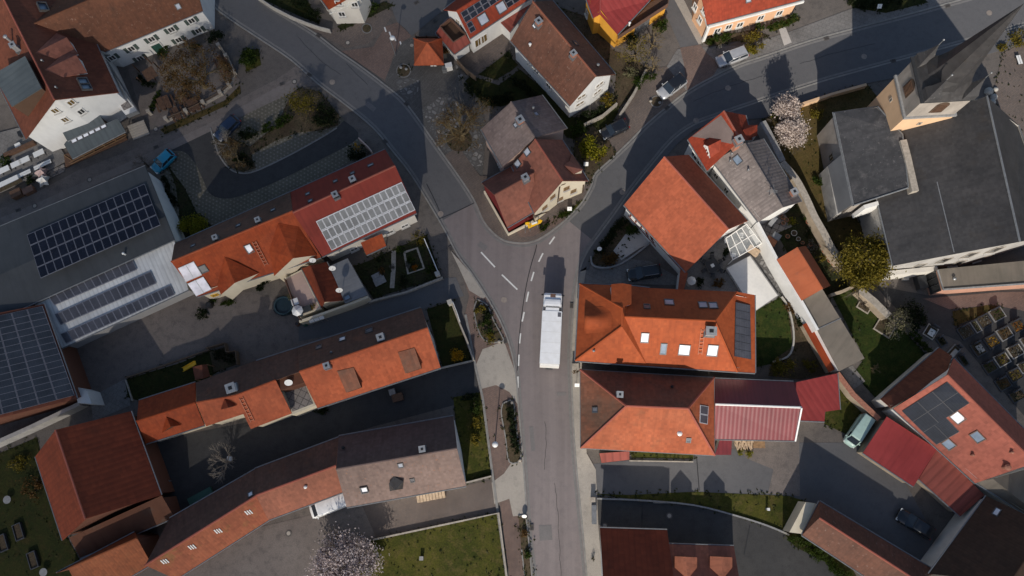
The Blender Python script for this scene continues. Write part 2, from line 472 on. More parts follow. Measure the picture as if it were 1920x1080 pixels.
    def chimney(s, px, py, wd=.7, ht=1.1, m='brick', cap='cap_metal', fi=None, dp=None):
        p = s.rp(px, py, ht * .6, fi); M = s.rframe(px, py, 0, fi)
        x = Vector((M[0][0], M[1][0], 0)); Mz = frame(Vector((p.x, p.y, p.z - ht * .6)), x, (0, 0, 1)); bm = bmesh.new()
        dp = dp or wd
        box(bm, Mz, (0, 0, ht / 2 - 1), (wd, dp, ht + 2)); co = newobj('chimney', bm, MATS[m], s.roofobj)
        bm = bmesh.new()
        box(bm, Mz, (0, 0, ht + .05), (wd + .18, dp + .18, .1)); box(bm, Mz, (0, 0, ht + .11), (wd * .45, dp * .45, .04), 1)
        tagp = newobj('chimney_cap', bm, [MATS[cap], MATS['black']], s.roofobj)
        bm = bmesh.new(); box(bm, Mz, (0, 0, .0), (wd + .22, dp + .22, .55)); newobj('flashing', bm, MATS['zinc'], s.roofobj)
        return co
    def vent(s, px, py, r=.12, ht=.5, m='zinc'):
        p = s.rp(px, py); bm = bmesh.new(); tube(bm, p - Vector((0, 0, .2)), p + Vector((0, 0, ht)), r, r, 8); tube(bm, p + Vector((0, 0, ht)), p + Vector((0, 0, ht + .12)), r * 1.6, r * .6, 8)
        newobj('vent_pipe', bm, MATS[m], s.roofobj)
    def ladder(s, a, b, m='rung', wd=.45):
        pa, pb = s.rp(*a), s.rp(*b); _, n, c = s.roof_at((a[0] + b[0]) / 2, (a[1] + b[1]) / 2); L = (pb - pa).length; M = frame(pa, pb - pa, n); bm = bmesh.new()
        for q in (-1, 1): box(bm, M, (L / 2, q * wd / 2, .1), (L, .07, .07))
        k = int(L / .45)
        for i in range(k): box(bm, M, ((i + .5) * L / k, 0, .1), (.09, wd - .07, .06))
        newobj('roof_ladder', bm, MATS[m], s.roofobj)
    def dormer(s, V, F, m, wall, drop=2.0, over=.12, fi=None, thick=.12, name='dormer', ridge=None):
        """a small roof standing on the main roof: V gives px, py and height above the roof plane"""
        k0 = next(iter(V)); face = s.roof_at(V[k0][0], V[k0][1], fi) if fi is None else s.faces[fi]
        _, n, c = face
        Wp = {k: hit_plane(v[0], v[1], c + Vector((0, 0, v[2])), n) for k, v in V.items()}
        Wp = {k: s.hit(v[0], v[1], v[2], fi)[0] if fi is None or v[2] < 1.2 else Wp[k] for k, v in V.items()}
        bm = bmesh.new(); uvl = bm.loops.layers.uv.new('UVMap'); edges = {}
        top = {k: bm.verts.new(p + Vector((0, 0, .02))) for k, p in Wp.items()}; bot = {k: bm.verts.new(p - Vector((0, 0, thick))) for k, p in Wp.items()}
        for f in F:
            ks = list(f); ar = sum(Wp[ks[i]].x * Wp[ks[(i + 1) % len(ks)]].y - Wp[ks[(i + 1) % len(ks)]].x * Wp[ks[i]].y for i in range(len(ks)))
            if ar < 0: ks.reverse()
            fc = bm.faces.new([top[k] for k in ks]); fc.normal_update(); nn = fc.normal
            d = Vector((0, 0, -1)); d = d - nn * d.dot(nn); d = d.normalized() if d.length > 1e-3 else Vector((0, -1, 0)); u = nn.cross(d)
            for l in fc.loops: l[uvl].uv = (l.vert.co.dot(u), -l.vert.co.dot(d))
            bm.faces.new([bot[k] for k in reversed(ks)])
            for i in range(len(ks)): edges[(ks[i], ks[(i + 1) % len(ks)])] = 1
        bd = {a: b for (a, b) in edges if (b, a) not in edges}
        for a, b in bd.items(): bm.faces.new((top[b], top[a], bot[a], bot[b]))
        start = next(iter(bd)); loop = [start]
        while bd[loop[-1]] != start and len(loop) < 30: loop.append(bd[loop[-1]])
        b2 = bmesh.new(); ctr = sum(Wp.values(), Vector()) / len(Wp); T = []
        for k in loop:
            p = Wp[k]; q = p + (Vector((ctr.x, ctr.y, p.z)) - p).normalized() * over; T.append(q - Vector((0, 0, thick - .02)))
        tv = [b2.verts.new(q) for q in T]; lv = [b2.verts.new(q - Vector((0, 0, drop))) for q in T]; nn_ = len(T)
        for i in range(nn_):
            j = (i + 1) % nn_; b2.faces.new((lv[i], lv[j], tv[j], tv[i]))
            d = Vector((T[j].x - T[i].x, T[j].y - T[i].y, 0))
            if d.length > .5: s.walls.append((T[i].copy(), T[j].copy(), Vector((d.y, -d.x, 0)).normalized()))
        wo = newobj(name, b2, wall, s.root)
        newobj('dormer_roof', bm, m, wo)
        return wo
    # --- on the walls
    def wall_at(s, px, py, slack=.3):
        best = None; d = ray(px, py)
        for a, b, n in s.walls:
            if n.dot(d) >= -.02: continue
            t = (a - CAM).dot(n) / d.dot(n); p = CAM + d * t
            e = Vector((b.x - a.x, b.y - a.y, 0)); u = (p - a).dot(e) / e.length
            zt = a.z + (b.z - a.z) * max(0, min(1, u / e.length))
            if -slack < u < e.length + slack and -.3 < p.z < zt + slack and (best is None or t < best[0]): best = (t, p, e.normalized(), n)
        return best
    def window(s, px, py, wd=.95, ht=1.25, fm='white_paint', glass='glass', shutter=None, sill=True, mull=1, part='window', bars=0, depth=.09):
        hw = s.wall_at(px, py)
        if not hw: print('NO WALL', s.root.name, px, py); return
        _, p, e, n = hw
        M = frame(p, e, (0, 0, 1)); bm = bmesh.new(); t = .11       # local -y is outward
        y = -depth / 2
        for a in (-1, 1):
            box(bm, M, (a * wd / 2, y, 0), (t, depth, ht + t)); box(bm, M, (0, y, a * ht / 2), (wd - t, depth, t))
        for i in range(mull): box(bm, M, (-wd / 2 + wd * (i + 1) / (mull + 1), y, 0), (.07, depth, ht - t))
        for i in range(bars): box(bm, M, (0, y + .004, -ht / 2 + ht * (i + 1) / (bars + 1)), (wd - t, depth - .01, .06))
        fo = newobj(part, bm, MATS[fm], s.root)
        bm = bmesh.new(); box(bm, M, (0, -.02, 0), (wd - t, .03, ht - t)); newobj('pane', bm, MATS[glass], fo)
        if sill:
            bm = bmesh.new(); box(bm, M, (0, -.13, -ht / 2 - .1), (wd + .3, .26, .08)); newobj('sill', bm, MATS['sill'], fo)
        if shutter:
            for a in (-1, 1):
                bm = bmesh.new(); box(bm, M, (a * (wd / 2 + .08 + wd * .26), -.03, 0), (wd * .5, .06, ht + .1))
                for i in range(6): box(bm, M, (a * (wd / 2 + .08 + wd * .26), -.065, -ht * .42 + i * ht * .168), (wd * .4, .03, .06))
                newobj('shutter', bm, MATS[shutter], fo)
        return fo
    def door(s, px, py, wd=1.1, ht=2.1, m='green_paint', lower=True):
        hw = s.wall_at(px, py)
        if not hw: print('NO WALL door', s.root.name, px, py); return
        _, p, e, n = hw; p = Vector((p.x, p.y, ht / 2)) if lower else p; M = frame(p, e, (0, 0, 1)); bm = bmesh.new()
        for a in (-1, 1): box(bm, M, (a * (wd / 2 + .06), -.05, 0), (.12, .14, ht))
        box(bm, M, (0, -.05, ht / 2 + .06), (wd + .24, .14, .12)); do = newobj('door_frame', bm, MATS['white_paint'], s.root)
        bm = bmesh.new(); box(bm, M, (0, -.02, 0), (wd, .06, ht)); box(bm, M, (0, -.06, ht * .2), (wd * .6, .04, ht * .35)); box(bm, M, (0, -.06, -ht * .25), (wd * .6, .04, ht * .3))
        dr = newobj('door', bm, MATS[m], do)
        return do
    def beams(s, segs, m='timber', wd=.2):
        """timber framing: pairs of pixels on one wall"""
        bm = bmesh.new(); k = 0
        for (x0, y0), (x1, y1) in segs:
            hw = s.wall_at((x0 + x1) / 2, (y0 + y1) / 2)
            if not hw: continue
            _, p, e, n = hw; a = hit_plane(x0, y0, p, n); b = hit_plane(x1, y1, p, n)
            if (b - a).length < .2: continue
            M = frame(a + n * .03, b - a, n); L = (b - a).length; box(bm, M, (L / 2, 0, 0), (L, wd, .07)); k += 1
        if k: newobj('timber_frame', bm, MATS[m], s.root)
        else: bm.free()
    def slab(s, px, h0, h1, m, name):
        """flat prism over pixel polygon given at its top height"""
        pts = [P(x, y, h1) for x, y in px]; s.place(pts); bm = bmesh.new(); prism(bm, pts, h0, h1); return newobj(name, bm, m, s.root)
# ================================================================ material library
ground('asphalt', (0.1892, 0.1614, 0.1566), (0.2153, 0.1839, 0.1773), (0.1727, 0.1501, 0.1471), s1=.05, spots=.07, streak=.10)
ground('asphalt_patch', (.155, .145, .142), (.175, .162, .158), None, s1=.4, spots=.12)
ground('lane_paving', (.18, .155, .14), (.215, .185, .168), (.15, .13, .12), s1=.2, spots=.12)
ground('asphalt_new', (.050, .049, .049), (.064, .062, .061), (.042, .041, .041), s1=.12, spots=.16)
ground('asphalt_old', (.108, .106, .109), (.124, .121, .124), (.098, .097, .1), s1=.07, spots=.08, streak=0)
ground('yard', (.145, .122, .110), (.185, .158, .142), (.105, .092, .085), s1=.1, spots=.2)
ground('base_ground', (.115, .10, .09), (.15, .13, .115), (.08, .072, .066), s1=.08, spots=.25)
ground('concrete', (0.312, 0.2812, 0.246), (0.39, 0.35, 0.3), (0.247, 0.225, 0.198), s1=.25, spots=.14)
ground('gravel_pale', (.42, .39, .36), (.52, .48, .44), (.33, .31, .29), s1=.5, spots=.2, grain=14)
ground('soil', (.060, .042, .026), (.095, .070, .042), (.035, .035, .015), s1=.5, spots=.45, grain=5)
ground('dry_grass', (0.06375, 0.0455, 0.0121), (0.09, 0.06175, 0.022), (0.04125, 0.039, 0.0077), s1=.35, spots=.4, grain=5)
ground('lawn', (.024, .032, .0032), (.068, .064, .0090), (.092, .070, .022), s1=.20, spots=.42, grain=5)
ground('lawn_green', (0.0144, 0.027, 0.0028), (0.0304, 0.045, 0.0056), (0.048, 0.0465, 0.0098), s1=.25, spots=.42, grain=5)
ground('lawn_dark', (0.01496, 0.0209, 0.0032), (0.0272, 0.0286, 0.0048), (0.0374, 0.0275, 0.0072), s1=.3, spots=.45, grain=5)
ground('garden', (0.0154, 0.0221, 0.006), (0.035, 0.0273, 0.0132), (0.0245, 0.0325, 0.0072), s1=.6, spots=.6, grain=4)
pavers('pavers_brown', (.165, .125, .105), (.135, .108, .095), (.10, .085, .075), (.22, .22), .45, .12, .12)
pavers('pavers_red', (.19, .125, .10), (.16, .11, .092), (.12, .09, .078), (.22, .22), .45, .12, .12)
pavers('cobbles', (.15, .145, .14), (.20, .19, .18), (.07, .065, .06), (.18, .18), .3, .3, .15)
def stones(name, c1, c2, cj, scale=1.7, gap=.13):
    m, t, b = mat_base(name); p = world_pos(t)
    vo = t.nodes.new('ShaderNodeTexVoronoi'); vo.feature = 'DISTANCE_TO_EDGE'; vo.inputs['Scale'].default_value = scale; t.links.new(p, vo.inputs['Vector'])
    vc = t.nodes.new('ShaderNodeTexVoronoi'); vc.inputs['Scale'].default_value = scale; t.links.new(p, vc.inputs['Vector'])
    hs = t.nodes.new('ShaderNodeSeparateColor'); t.links.new(vc.outputs['Color'], hs.inputs[0])
    col = mixc(t, ramp(t, hs.outputs[0], .45, .9), c1, c2)
    setc(t, b, mixc(t, ramp(t, vo.outputs['Distance'], gap * .6, gap * 1.6), cj, col)); b.inputs['Roughness'].default_value = .9
    bump(t, b, vo.outputs['Distance'], .5, .05); MATS[name] = m
stones('cobbles_coarse', (.12, .115, .11), (.23, .22, .21), (.085, .08, .075))
pavers('grass_pavers', (.19, .168, .14), (.215, .19, .155), (.125, .112, .085), (.55, .5), .47, .34, .15, .5)
pavers('slabs_grey', (.19, .178, .168), (.172, .162, .154), (.145, .136, .128), (.6, .6), .45, .06, .2, .5)
pavers('terrace_slabs', (.26, .23, .21), (.22, .20, .185), (.11, .10, .095), (.8, .8), .43, .07, .25, 0)
plain('gutter_stone', (.17, .162, .155), .9, var=.15, scale=2)
plain('kerbstone', (.22, .21, .195), .9, var=.2, scale=1.5)
plain('road_paint', (.66, .65, .62), .6, var=.12, scale=4)
plain('tar', (.018, .018, .02), .6)
plain('iron', (.085, .075, .068), .7, var=.3)
plain('iron_pale', (.25, .21, .18), .8, var=.25)
plain('zinc', (.22, .225, .23), .45, .4)
plain('cap_metal', (.34, .34, .34), .5, .3)
plain('white_paint', (.74, .72, .68), .6, var=.06)
plain('sill', (.5, .48, .44), .7)
plain('black', (.012, .012, .013), .6)
plain('dark_metal', (.05, .052, .056), .5, .4)
plain('roof_frame', (.10, .095, .095), .5, .3)
plain('brown_frame', (.14, .075, .05), .6)
plain('timber', (.075, .045, .028), .85)
plain('timber_red', (.15, .035, .02), .8)
plain('white_timber', (.70, .68, .62), .8)
plain('wood', (.22, .13, .065), .8, var=.3)
plain('wood_dark', (.10, .052, .03), .8, var=.3)
plain('wood_pale', (.46, .34, .23), .8, var=.25)
plain('fence_wood', (.13, .09, .06), .85, var=.3)
plain('green_paint', (.03, .085, .065), .5)
plain('shutter_green', (.075, .10, .085), .6)
plain('rung', (.42, .14, .07), .7)
plain('plastic_white', (.74, .73, .70), .4, var=.06)
plain('plastic_black', (.02, .02, .022), .5)
plain('plastic_green', (.03, .10, .07), .5)
plain('terracotta', (.36, .14, .07), .8)
plain('stone', (.34, .30, .25), .9, var=.25)
plain('stone_light', (0.4, 0.376, 0.336), .9, var=.2)
plain('stone_grey', (.25, .245, .24), .8, var=.2)
plain('granite_dark', (.05, .05, .055), .35, var=.3)
plain('yellow_paint', (.75, .42, .01), .5, var=.06)
plain('red_paint', (.45, .03, .03), .5)
plain('blue_plastic', (.01, .035, .05), .6)
plain('pool_blue', (.006, .02, .03), .5)
plain('brick', (.33, .14, .09), .85, var=.3, scale=6)
plain('tank_paint', (.42, .56, .50), .4, var=.12)
plain('canvas_white', (.70, .68, .64), .9, var=.05)
plain('canvas_pink', (.50, .36, .33), .9, var=.1)
plain('canvas_dark', (.03, .035, .04), .9)
plain('bark', (.085, .065, .048), .95, var=.35, scale=6)
plain('bark_pale', (.24, .205, .165), .95, var=.3, scale=6)
plain('bark_olive', (.17, .125, .06), .95, var=.3, scale=6)
plain('tyre', (.018, .018, .018), .9)
plain('rim', (.35, .35, .36), .35, .8)
plain('lamp_red', (.35, .015, .012), .3)
plain('lamp_white', (.75, .75, .72), .2)
glassmat('glass', (.030, .030, .030)); glassmat('glass_warm', (.12, .075, .02), .2); glassmat('car_glass', (.016, .022, .030), .06)
glassmat('sky_glass', (.30, .32, .36), .12); glassmat('sky_glass_white', (.66, .67, .70), .25); glassmat('sky_glass_blue', (.15, .19, .24), .15)
glassmat('sky_glass_dark', (.10, .10, .11), .15); glassmat('glass_roof', (.17, .17, .17), .15)
glassmat('thermal', (.60, .58, .63), .3)
def pv(name, c1, c2, lines, rough=.22):
    m, t, b = mat_base(name); uv = coords(t, 'UV')
    br = t.nodes.new('ShaderNodeTexBrick'); br.offset = 0; br.inputs['Scale'].default_value = 1; br.inputs['Brick Width'].default_value = 1 / 6; br.inputs['Row Height'].default_value = 1 / 10
    br.inputs['Mortar Size'].default_value = .006; br.inputs['Color1'].default_value = (*c1, 1); br.inputs['Color2'].default_value = (*c2, 1); br.inputs['Mortar'].default_value = (*lines, 1)
    t.links.new(uv, br.inputs['Vector'])
    r = t.nodes.new('ShaderNodeObjectInfo'); g = t.nodes.new('ShaderNodeNewGeometry')
    f = ramp(t, tex(t, g.outputs['Position'], .5, 3), .3, .7, .75, 1.25)
    v = t.nodes.new('ShaderNodeVectorMath'); v.operation = 'SCALE'; t.links.new(br.outputs[0], v.inputs[0]); t.links.new(f, v.inputs['Scale'])
    t.links.new(v.outputs[0], b.inputs['Base Color']); b.inputs['Roughness'].default_value = rough; b.inputs['Specular IOR Level'].default_value = .35
    MATS[name] = m
pv('pv_dark', (.006, .007, .014), (.008, .010, .020), (.02, .022, .03))
pv('pv_black', (.012, .014, .020), (.015, .018, .026), (.03, .032, .04))
pv('pv_slate', (.055, .056, .068), (.065, .066, .078), (.10, .10, .11), .35)
pv('pv_blue', (.026, .032, .042), (.030, .036, .048), (.055, .06, .07), .4)
pv('pv_grey', (0.1768, 0.1768, 0.1768), (0.1972, 0.1972, 0.1938), (0.2244, 0.2244, 0.2244), .4)
plain('pv_frame', (.55, .56, .58), .45, .2); plain('pv_frame_black', (.03, .032, .038), .4); plain('pv_frame_violet', (.17, .17, .195), .45)

# roofs
O = roofmat
O('tile_orange', (0.3323, 0.07194, 0.0264), (0.3956, 0.09384, 0.0363), rib=0.05, patch=(0.2611, 0.06256, 0.0275), patch_amt=.25)
O('tile_orange_deep', (0.2724, 0.04308, 0.009405), (0.3254, 0.05984, 0.01463), rib=0.1, patch=(0.1968, 0.0359, 0.01306), patch_amt=.3)
O('tile_orange_barn', (0.3321, 0.07955, 0.0346), (0.3807, 0.09546, 0.04352), rib=0.03, speck=(0.1377, 0.03818, 0.01953), speck_amt=.22, patch=(0.2835, 0.07637, 0.03627), patch_amt=.4, pitch=.3)
O('tile_hip', (0.3027, 0.05889, 0.01443), (0.3557, 0.07749, 0.02163), rib=0.03, speck=(0.227, 0.0434, 0.01443), speck_amt=.1, patch=(0.2724, 0.05269, 0.01443), patch_amt=.3, tilevar=.1)
O('tile_hip_old', (0.3497, 0.09415, 0.03905), (0.302, 0.07061, 0.02523), rib=0.05, speck=(0.159, 0.06725, 0.03605), speck_amt=.3, patch=(0.159, 0.08071, 0.03605), patch_amt=.4)
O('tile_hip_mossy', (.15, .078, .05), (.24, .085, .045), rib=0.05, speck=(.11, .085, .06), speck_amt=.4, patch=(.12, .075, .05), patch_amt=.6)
O('tile_crimson', (0.1989, 0.02678, 0.01785), (0.2372, 0.03506, 0.02167), rib=0.12, row=0, pitch=.75)
O('tile_red', (0.2312, 0.03247, 0.01326), (0.2746, 0.04428, 0.01768), rib=0.1)
O('tile_brown', (0.1215, 0.05412, 0.0351), (0.1665, 0.0697, 0.0429), rib=0.1, speck=(0.324, 0.246, 0.2028), speck_amt=.35, patch=(0.09, 0.0492, 0.0351), patch_amt=.5)
O('tile_speckled', (0.1077, 0.03949, 0.01901), (0.1346, 0.04879, 0.02323), rib=0.06, speck=(0.237, 0.1394, 0.1014), speck_amt=.45, patch=(0.06463, 0.03252, 0.01901), patch_amt=.6)
O('tile_inn', (0.136, 0.042, 0.0224), (0.17, 0.0528, 0.028), rib=0.1, patch=(0.102, 0.033, 0.0196), patch_amt=.4)
O('tile_greybrown', (.155, .115, .105), (.20, .15, .135), rib=0.15, speck=(.33, .28, .26), speck_amt=.25, patch=(.12, .095, .09), patch_amt=.5)
O('tile_grey', (0.1728, 0.145, 0.1344), (0.216, 0.18, 0.1651), rib=0.2, speck=(0.4536, 0.4, 0.3552), speck_amt=.4, patch=(0.1404, 0.12, 0.1056), patch_amt=.5, pitch=.45)
O('tile_patchy', (0.1677, 0.116, 0.0988), (0.2028, 0.14, 0.1178), rib=0.04, speck=(0.3276, 0.136, 0.0646), speck_amt=.5, patch=(0.1248, 0.084, 0.0722), patch_amt=.6)
O('tile_rust', (0.225, 0.07875, 0.04624), (0.279, 0.0975, 0.05576), rib=0.06, speck=(0.162, 0.06375, 0.0408), speck_amt=.3, patch=(0.171, 0.06375, 0.0408), patch_amt=.5)
O('tile_salmon', (0.301, 0.08659, 0.05773), (0.3428, 0.101, 0.06688), rib=0.02, speck=(0.2341, 0.06494, 0.04576), speck_amt=.15)
O('tile_barn_dark', (0.1736, 0.03378, 0.01273), (0.2059, 0.04087, 0.01572), rib=0.22, patch=(0.1211, 0.0327, 0.01498), patch_amt=.5, pitch=.65)
O('tile_lichen', (0.255, 0.0684, 0.0312), (0.289, 0.0864, 0.039), rib=0.1, patch=(0.187, 0.1224, 0.03575), patch_amt=.75, speck=(0.306, 0.144, 0.0585), speck_amt=.2)
O('tile_ochre', (0.2295, 0.0612, 0.0195), (0.2635, 0.0792, 0.02925), rib=0.15, patch=(0.17, 0.072, 0.026), patch_amt=.5)
O('tile_darkbrown', (0.055, 0.02976, 0.0184), (0.07, 0.036, 0.0207), rib=0.1, speck=(0.045, 0.0288, 0.0184), speck_amt=.3)
O('tile_russet', (.21, .08, .055), (.27, .10, .065), rib=0.05, speck=(.15, .07, .05), speck_amt=.3, patch=(.15, .07, .05), patch_amt=.5)
O('metal_maroon', (0.1845, 0.02621, 0.02995), (0.214, 0.03432, 0.03744), rib=0.22, row=0, pitch=.5, rough=.42, spec=.5)
O('metal_maroon_dull', (.24, .032, .030), (.27, .040, .036), rib=0.25, row=0, pitch=.75, rough=.55)
O('metal_red_flat', (0.2856, 0.0378, 0.036), (0.3237, 0.0462, 0.044), rib=.05, row=0, rough=.5)
O('metal_red_ribs', (.25, .062, .045), (.29, .075, .055), rib=0.4, row=0, pitch=.95, rough=.6)
O('sheet_grey', (0.04836, 0.05304, 0.0585), (0.05616, 0.06084, 0.06552), rib=.0, row=0, rough=.6, patch=(0.0546, 0.0585, 0.0624), patch_amt=.3)
O('sheet_zinc', (.16, .165, .175), (.19, .195, .205), rib=0.12, row=0, pitch=.9, rough=.5, patch=(.14, .14, .15), patch_amt=.3)
O('corrugated', (.56, .56, .55), (.66, .66, .64), rib=0.3, row=0, pitch=.55, rough=.5, patch=(.3, .3, .3), patch_amt=.4)
O('seam_green', (.085, .10, .105), (.10, .115, .12), rib=0.2, row=0, pitch=.8, rough=.5)
O('slate', (0.03865, 0.03722, 0.0383), (0.05664, 0.05335, 0.0535), rib=0.0, speck=(0.0933, 0.08686, 0.08166), speck_amt=.18, patch=(0.04998, 0.03722, 0.02534), patch_amt=.45, rough=.5, row=.3, tilevar=.12)
O('slate_pale', (0.04901, 0.04851, 0.05032), (0.07054, 0.06791, 0.06967), rib=0.0, speck=(0.2228, 0.2079, 0.2), speck_amt=.35, patch=(0.1485, 0.1386, 0.1355), patch_amt=.75, rough=.5, tilevar=.12)
O('felt_brown', (.15, .13, .105), (.185, .155, .125), rib=0, row=0, patch=(.13, .12, .105), patch_amt=.5, rough=.9)
O('felt_rust', (.11, .045, .026), (.135, .058, .034), rib=0, row=0, patch=(.11, .085, .065), patch_amt=.6, rough=.9)
O('tile_rustpatch', (0.34, 0.0875, 0.036), (0.374, 0.105, 0.045), rib=0.0, row=0, patch=(0.221, 0.084, 0.051), patch_amt=.8, speck=(0.17, 0.07, 0.048), speck_amt=.2)
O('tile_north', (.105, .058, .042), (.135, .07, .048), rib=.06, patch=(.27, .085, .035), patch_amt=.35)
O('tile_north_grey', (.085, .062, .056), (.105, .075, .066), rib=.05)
# walls
for nm, c in dict(white=(.74, .73, .70), offwhite=(.66, .62, .55), cream=(.70, .62, .47), pink=(.55, .40, .34), yellow=(.72, .36, .05), peach=(.70, .42, .25),
                  grey=(.36, .35, .34), tan=(.44, .34, .25), red=(.17, .022, .022), brownwood=(.10, .06, .04), sandstone=(.66, .44, .27), sandgrey=(.36, .32, .28),
                  church=(.42, .40, .37), salmonwall=(.55, .30, .21), beige=(.42, .34, .25), concrete=(.30, .29, .27), brickwall=(.16, .07, .045)).items():
    wallmat('w_' + nm, c, .1 if nm not in ('church', 'beige', 'sandgrey') else .25)
M = MATS
# leaves
leafmat('leaf_green', [(0.02, 0.03848, 0.00462), (0.04, 0.06734, 0.0077), (0.065, 0.09139, 0.01078)])
leafmat('leaf_grass', [(.016, .024, .005), (.035, .042, .009), (.06, .058, .016)])
leafmat('leaf_dark', [(0.0096, 0.01628, 0.0049), (0.016, 0.02664, 0.007), (0.028, 0.0407, 0.0098)])
leafmat('leaf_lime', [(0.1368, 0.1465, 0.00896), (0.228, 0.2131, 0.0112), (0.3192, 0.2664, 0.01792)])
leafmat('leaf_olive', [(0.1071, 0.09007, 0.01008), (0.1713, 0.1351, 0.01512), (0.2285, 0.1673, 0.02184)])
leafmat('leaf_yellow', [(0.36, 0.1872, 0.0056), (0.48, 0.2448, 0.007), (0.528, 0.3024, 0.014)])
leafmat('leaf_russet', [(0.096, 0.0518, 0.0154), (0.136, 0.0703, 0.0196), (0.168, 0.0962, 0.0315)])
leafmat('leaf_blossom', [(0.48, 0.396, 0.348), (0.624, 0.528, 0.468), (0.768, 0.672, 0.6)])
leafmat('leaf_blossom_pink', [(0.3912, 0.3222, 0.3049), (0.5868, 0.4981, 0.4791), (0.7545, 0.6738, 0.6534)])
leafmat('leaf_pale', [(.13, .13, .06), (.20, .19, .10), (.27, .24, .15)])
leafmat('leaf_orange', [(0.252, 0.0637, 0.0049), (0.308, 0.1078, 0.0049), (0.336, 0.1617, 0.0098)])
leafmat('leaf_white', [(0.126, 0.1224, 0.108), (0.18, 0.1728, 0.1512), (0.216, 0.2088, 0.1872)])

# ================================================================ ground, roads, pavements
def pxs(*a): return [(a[i], a[i + 1]) for i in range(0, len(a), 2)]
bm = bmesh.new(); sheet(bm, [Vector((-900, -900, 0)), Vector((900, -900, 0)), Vector((900, 900, 0)), Vector((-900, 900, 0))], 0.0)
struct('ground', bm, M['base_ground'])

W_EDGE = pxs(1004, 1130, 1000, 1080, 990, 1000, 985, 920, 978, 830, 972, 760, 967, 700, 955, 645, 937, 600, 912, 556, 882, 510, 858, 478, 834, 432, 806, 384, 770, 326, 736, 283, 700, 240, 650, 198, 596, 157, 545, 112, 487, 73, 434, 38, 398, 8, 376, -40)
E_EDGE = pxs(1104, 1130, 1100, 1080, 1093, 1000, 1085, 920, 1077, 830, 1072, 720, 1071, 650, 1076, 575, 1086, 510, 1100, 474, 1122, 442, 1150, 404, 1185, 355, 1225, 305, 1262, 262, 1300, 235, 1350, 216, 1435, 187, 1500, 166, 1565, 146, 1705, 108, 1800, 82, 1930, 45, 2000, 24)
FORK = pxs(470, -40, 492, 0, 555, 40, 597, 67, 633, 95, 672, 122, 725, 162, 764, 197, 815, 268, 865, 338, 890, 378, 906, 414, 925, 437, 943, 450, 962, 455, 986, 456, 1010, 449, 1038, 431, 1062, 411, 1088, 384, 1103, 360, 1110, 345, 1116, 326, 1140, 304, 1178, 268, 1215, 231, 1253, 199, 1288, 172, 1335, 145, 1385, 121, 1440, 103, 1520, 76, 1615, 50, 1700, 28, 1815, -4, 1960, -45)
we, ee, fk = smoothline(W_EDGE, 3), smoothline(E_EDGE, 3), smoothline(FORK, 3)
def sub(line, i0, i1): return [p for p in line if True][i0:i1]
patch('road', we + fk + ee[::-1], .03, M['asphalt'])
# newer, darker surfacing on the two upper branches
def upto(line, f): return [p for p in line if f(p)]
patch('road_surface_west', upto(we, lambda p: p[1] < 428) + upto(fk, lambda p: p[0] < 893 and p[1] < 380), .04, M['asphalt_old'])
patch('road_surface_east', [p for p in fk if p[0] > 1057 and p[1] < 413][0:] + [p for p in ee if p[0] > 1108 and p[1] < 460][::-1], .04, M['asphalt_old'])

def gutterline(line, wd, z0, z1, m, name): 
    bm = bmesh.new(); strip(bm, [P(x, y, 0) for x, y in line], wd, z0, z1); return struct(name, bm, m)
gutterline(we, .22, 0, .12, M['kerbstone'], 'kerb'); gutterline(ee, .22, 0, .12, M['kerbstone'], 'kerb'); gutterline(fk, .22, 0, .12, M['kerbstone'], 'kerb')
def shift(line, d):
    out = []
    for i, p in enumerate(line):
        a = Vector(line[max(0, i - 1)]); b = Vector(line[min(len(line) - 1, i + 1)]); t = (b - a).normalized()
        out.append((p[0] - t.y * d, p[1] + t.x * d))
    return out
for l, s in ((we, 1), (ee, -1), (fk, 1)):   # paved gutter strip inside the kerb
    gutterline(shift(l, 5 * s), .28, .03, .046, M['gutter_stone'], 'road_gutter')

# west pavement, bottom to junction
patch('pavement', [(880, 555), (862, 500), (856, 482)] + [p for p in we if 480 < p[1] < 1131][::-1] + pxs(985, 1130, 955, 1080, 940, 960, 925, 880, 905, 760, 890, 690, 885, 640, 872, 590), .02, M['pavers_red'], h=.10)
for q in (pxs(890, 690, 905, 655, 945, 640, 967, 700, 972, 760, 955, 735, 930, 722, 900, 730), pxs(922, 905, 945, 888, 960, 866, 981, 866, 985, 920, 988, 965, 962, 968, 955, 935, 927, 945)):
    patch('pavement', q, .105, M['concrete'], h=.112)
patch('pavement', pxs(845, 470, 882, 512, 912, 556, 905, 560, 880, 545, 862, 505), .11, M['concrete'], h=.118)
# concrete pavement on the east side
patch('pavement', [p for p in ee if p[1] > 505] + pxs(1100, 500, 1093, 545, 1090, 700, 1100, 850, 1117, 880, 1122, 990, 1130, 1080, 1132, 1130)[::1], .02, M['concrete'], h=.10)
patch('pavement', [p for p in ee if 215 < p[1] < 512 and p[0] < 1352] + pxs(1345, 225, 1300, 245, 1270, 270, 1180, 375, 1155, 420, 1128, 455, 1112, 480, 1104, 505), .02, M['asphalt_old'], h=.10)
patch('pavement', [p for p in ee if p[0] >= 1350] + pxs(1990, 60, 1800, 118, 1710, 140, 1625, 157, 1500, 197, 1430, 222, 1352, 228), .02, M['asphalt_old'], h=.10)
# wedge round the timber framed house
patch('pavement', [p for p in fk if 270 <= p[1] <= 460 and 815 < p[0] < 1120] + pxs(1080, 300, 1030, 300, 960, 330, 900, 330, 860, 275), .02, M['pavers_brown'], h=.10)
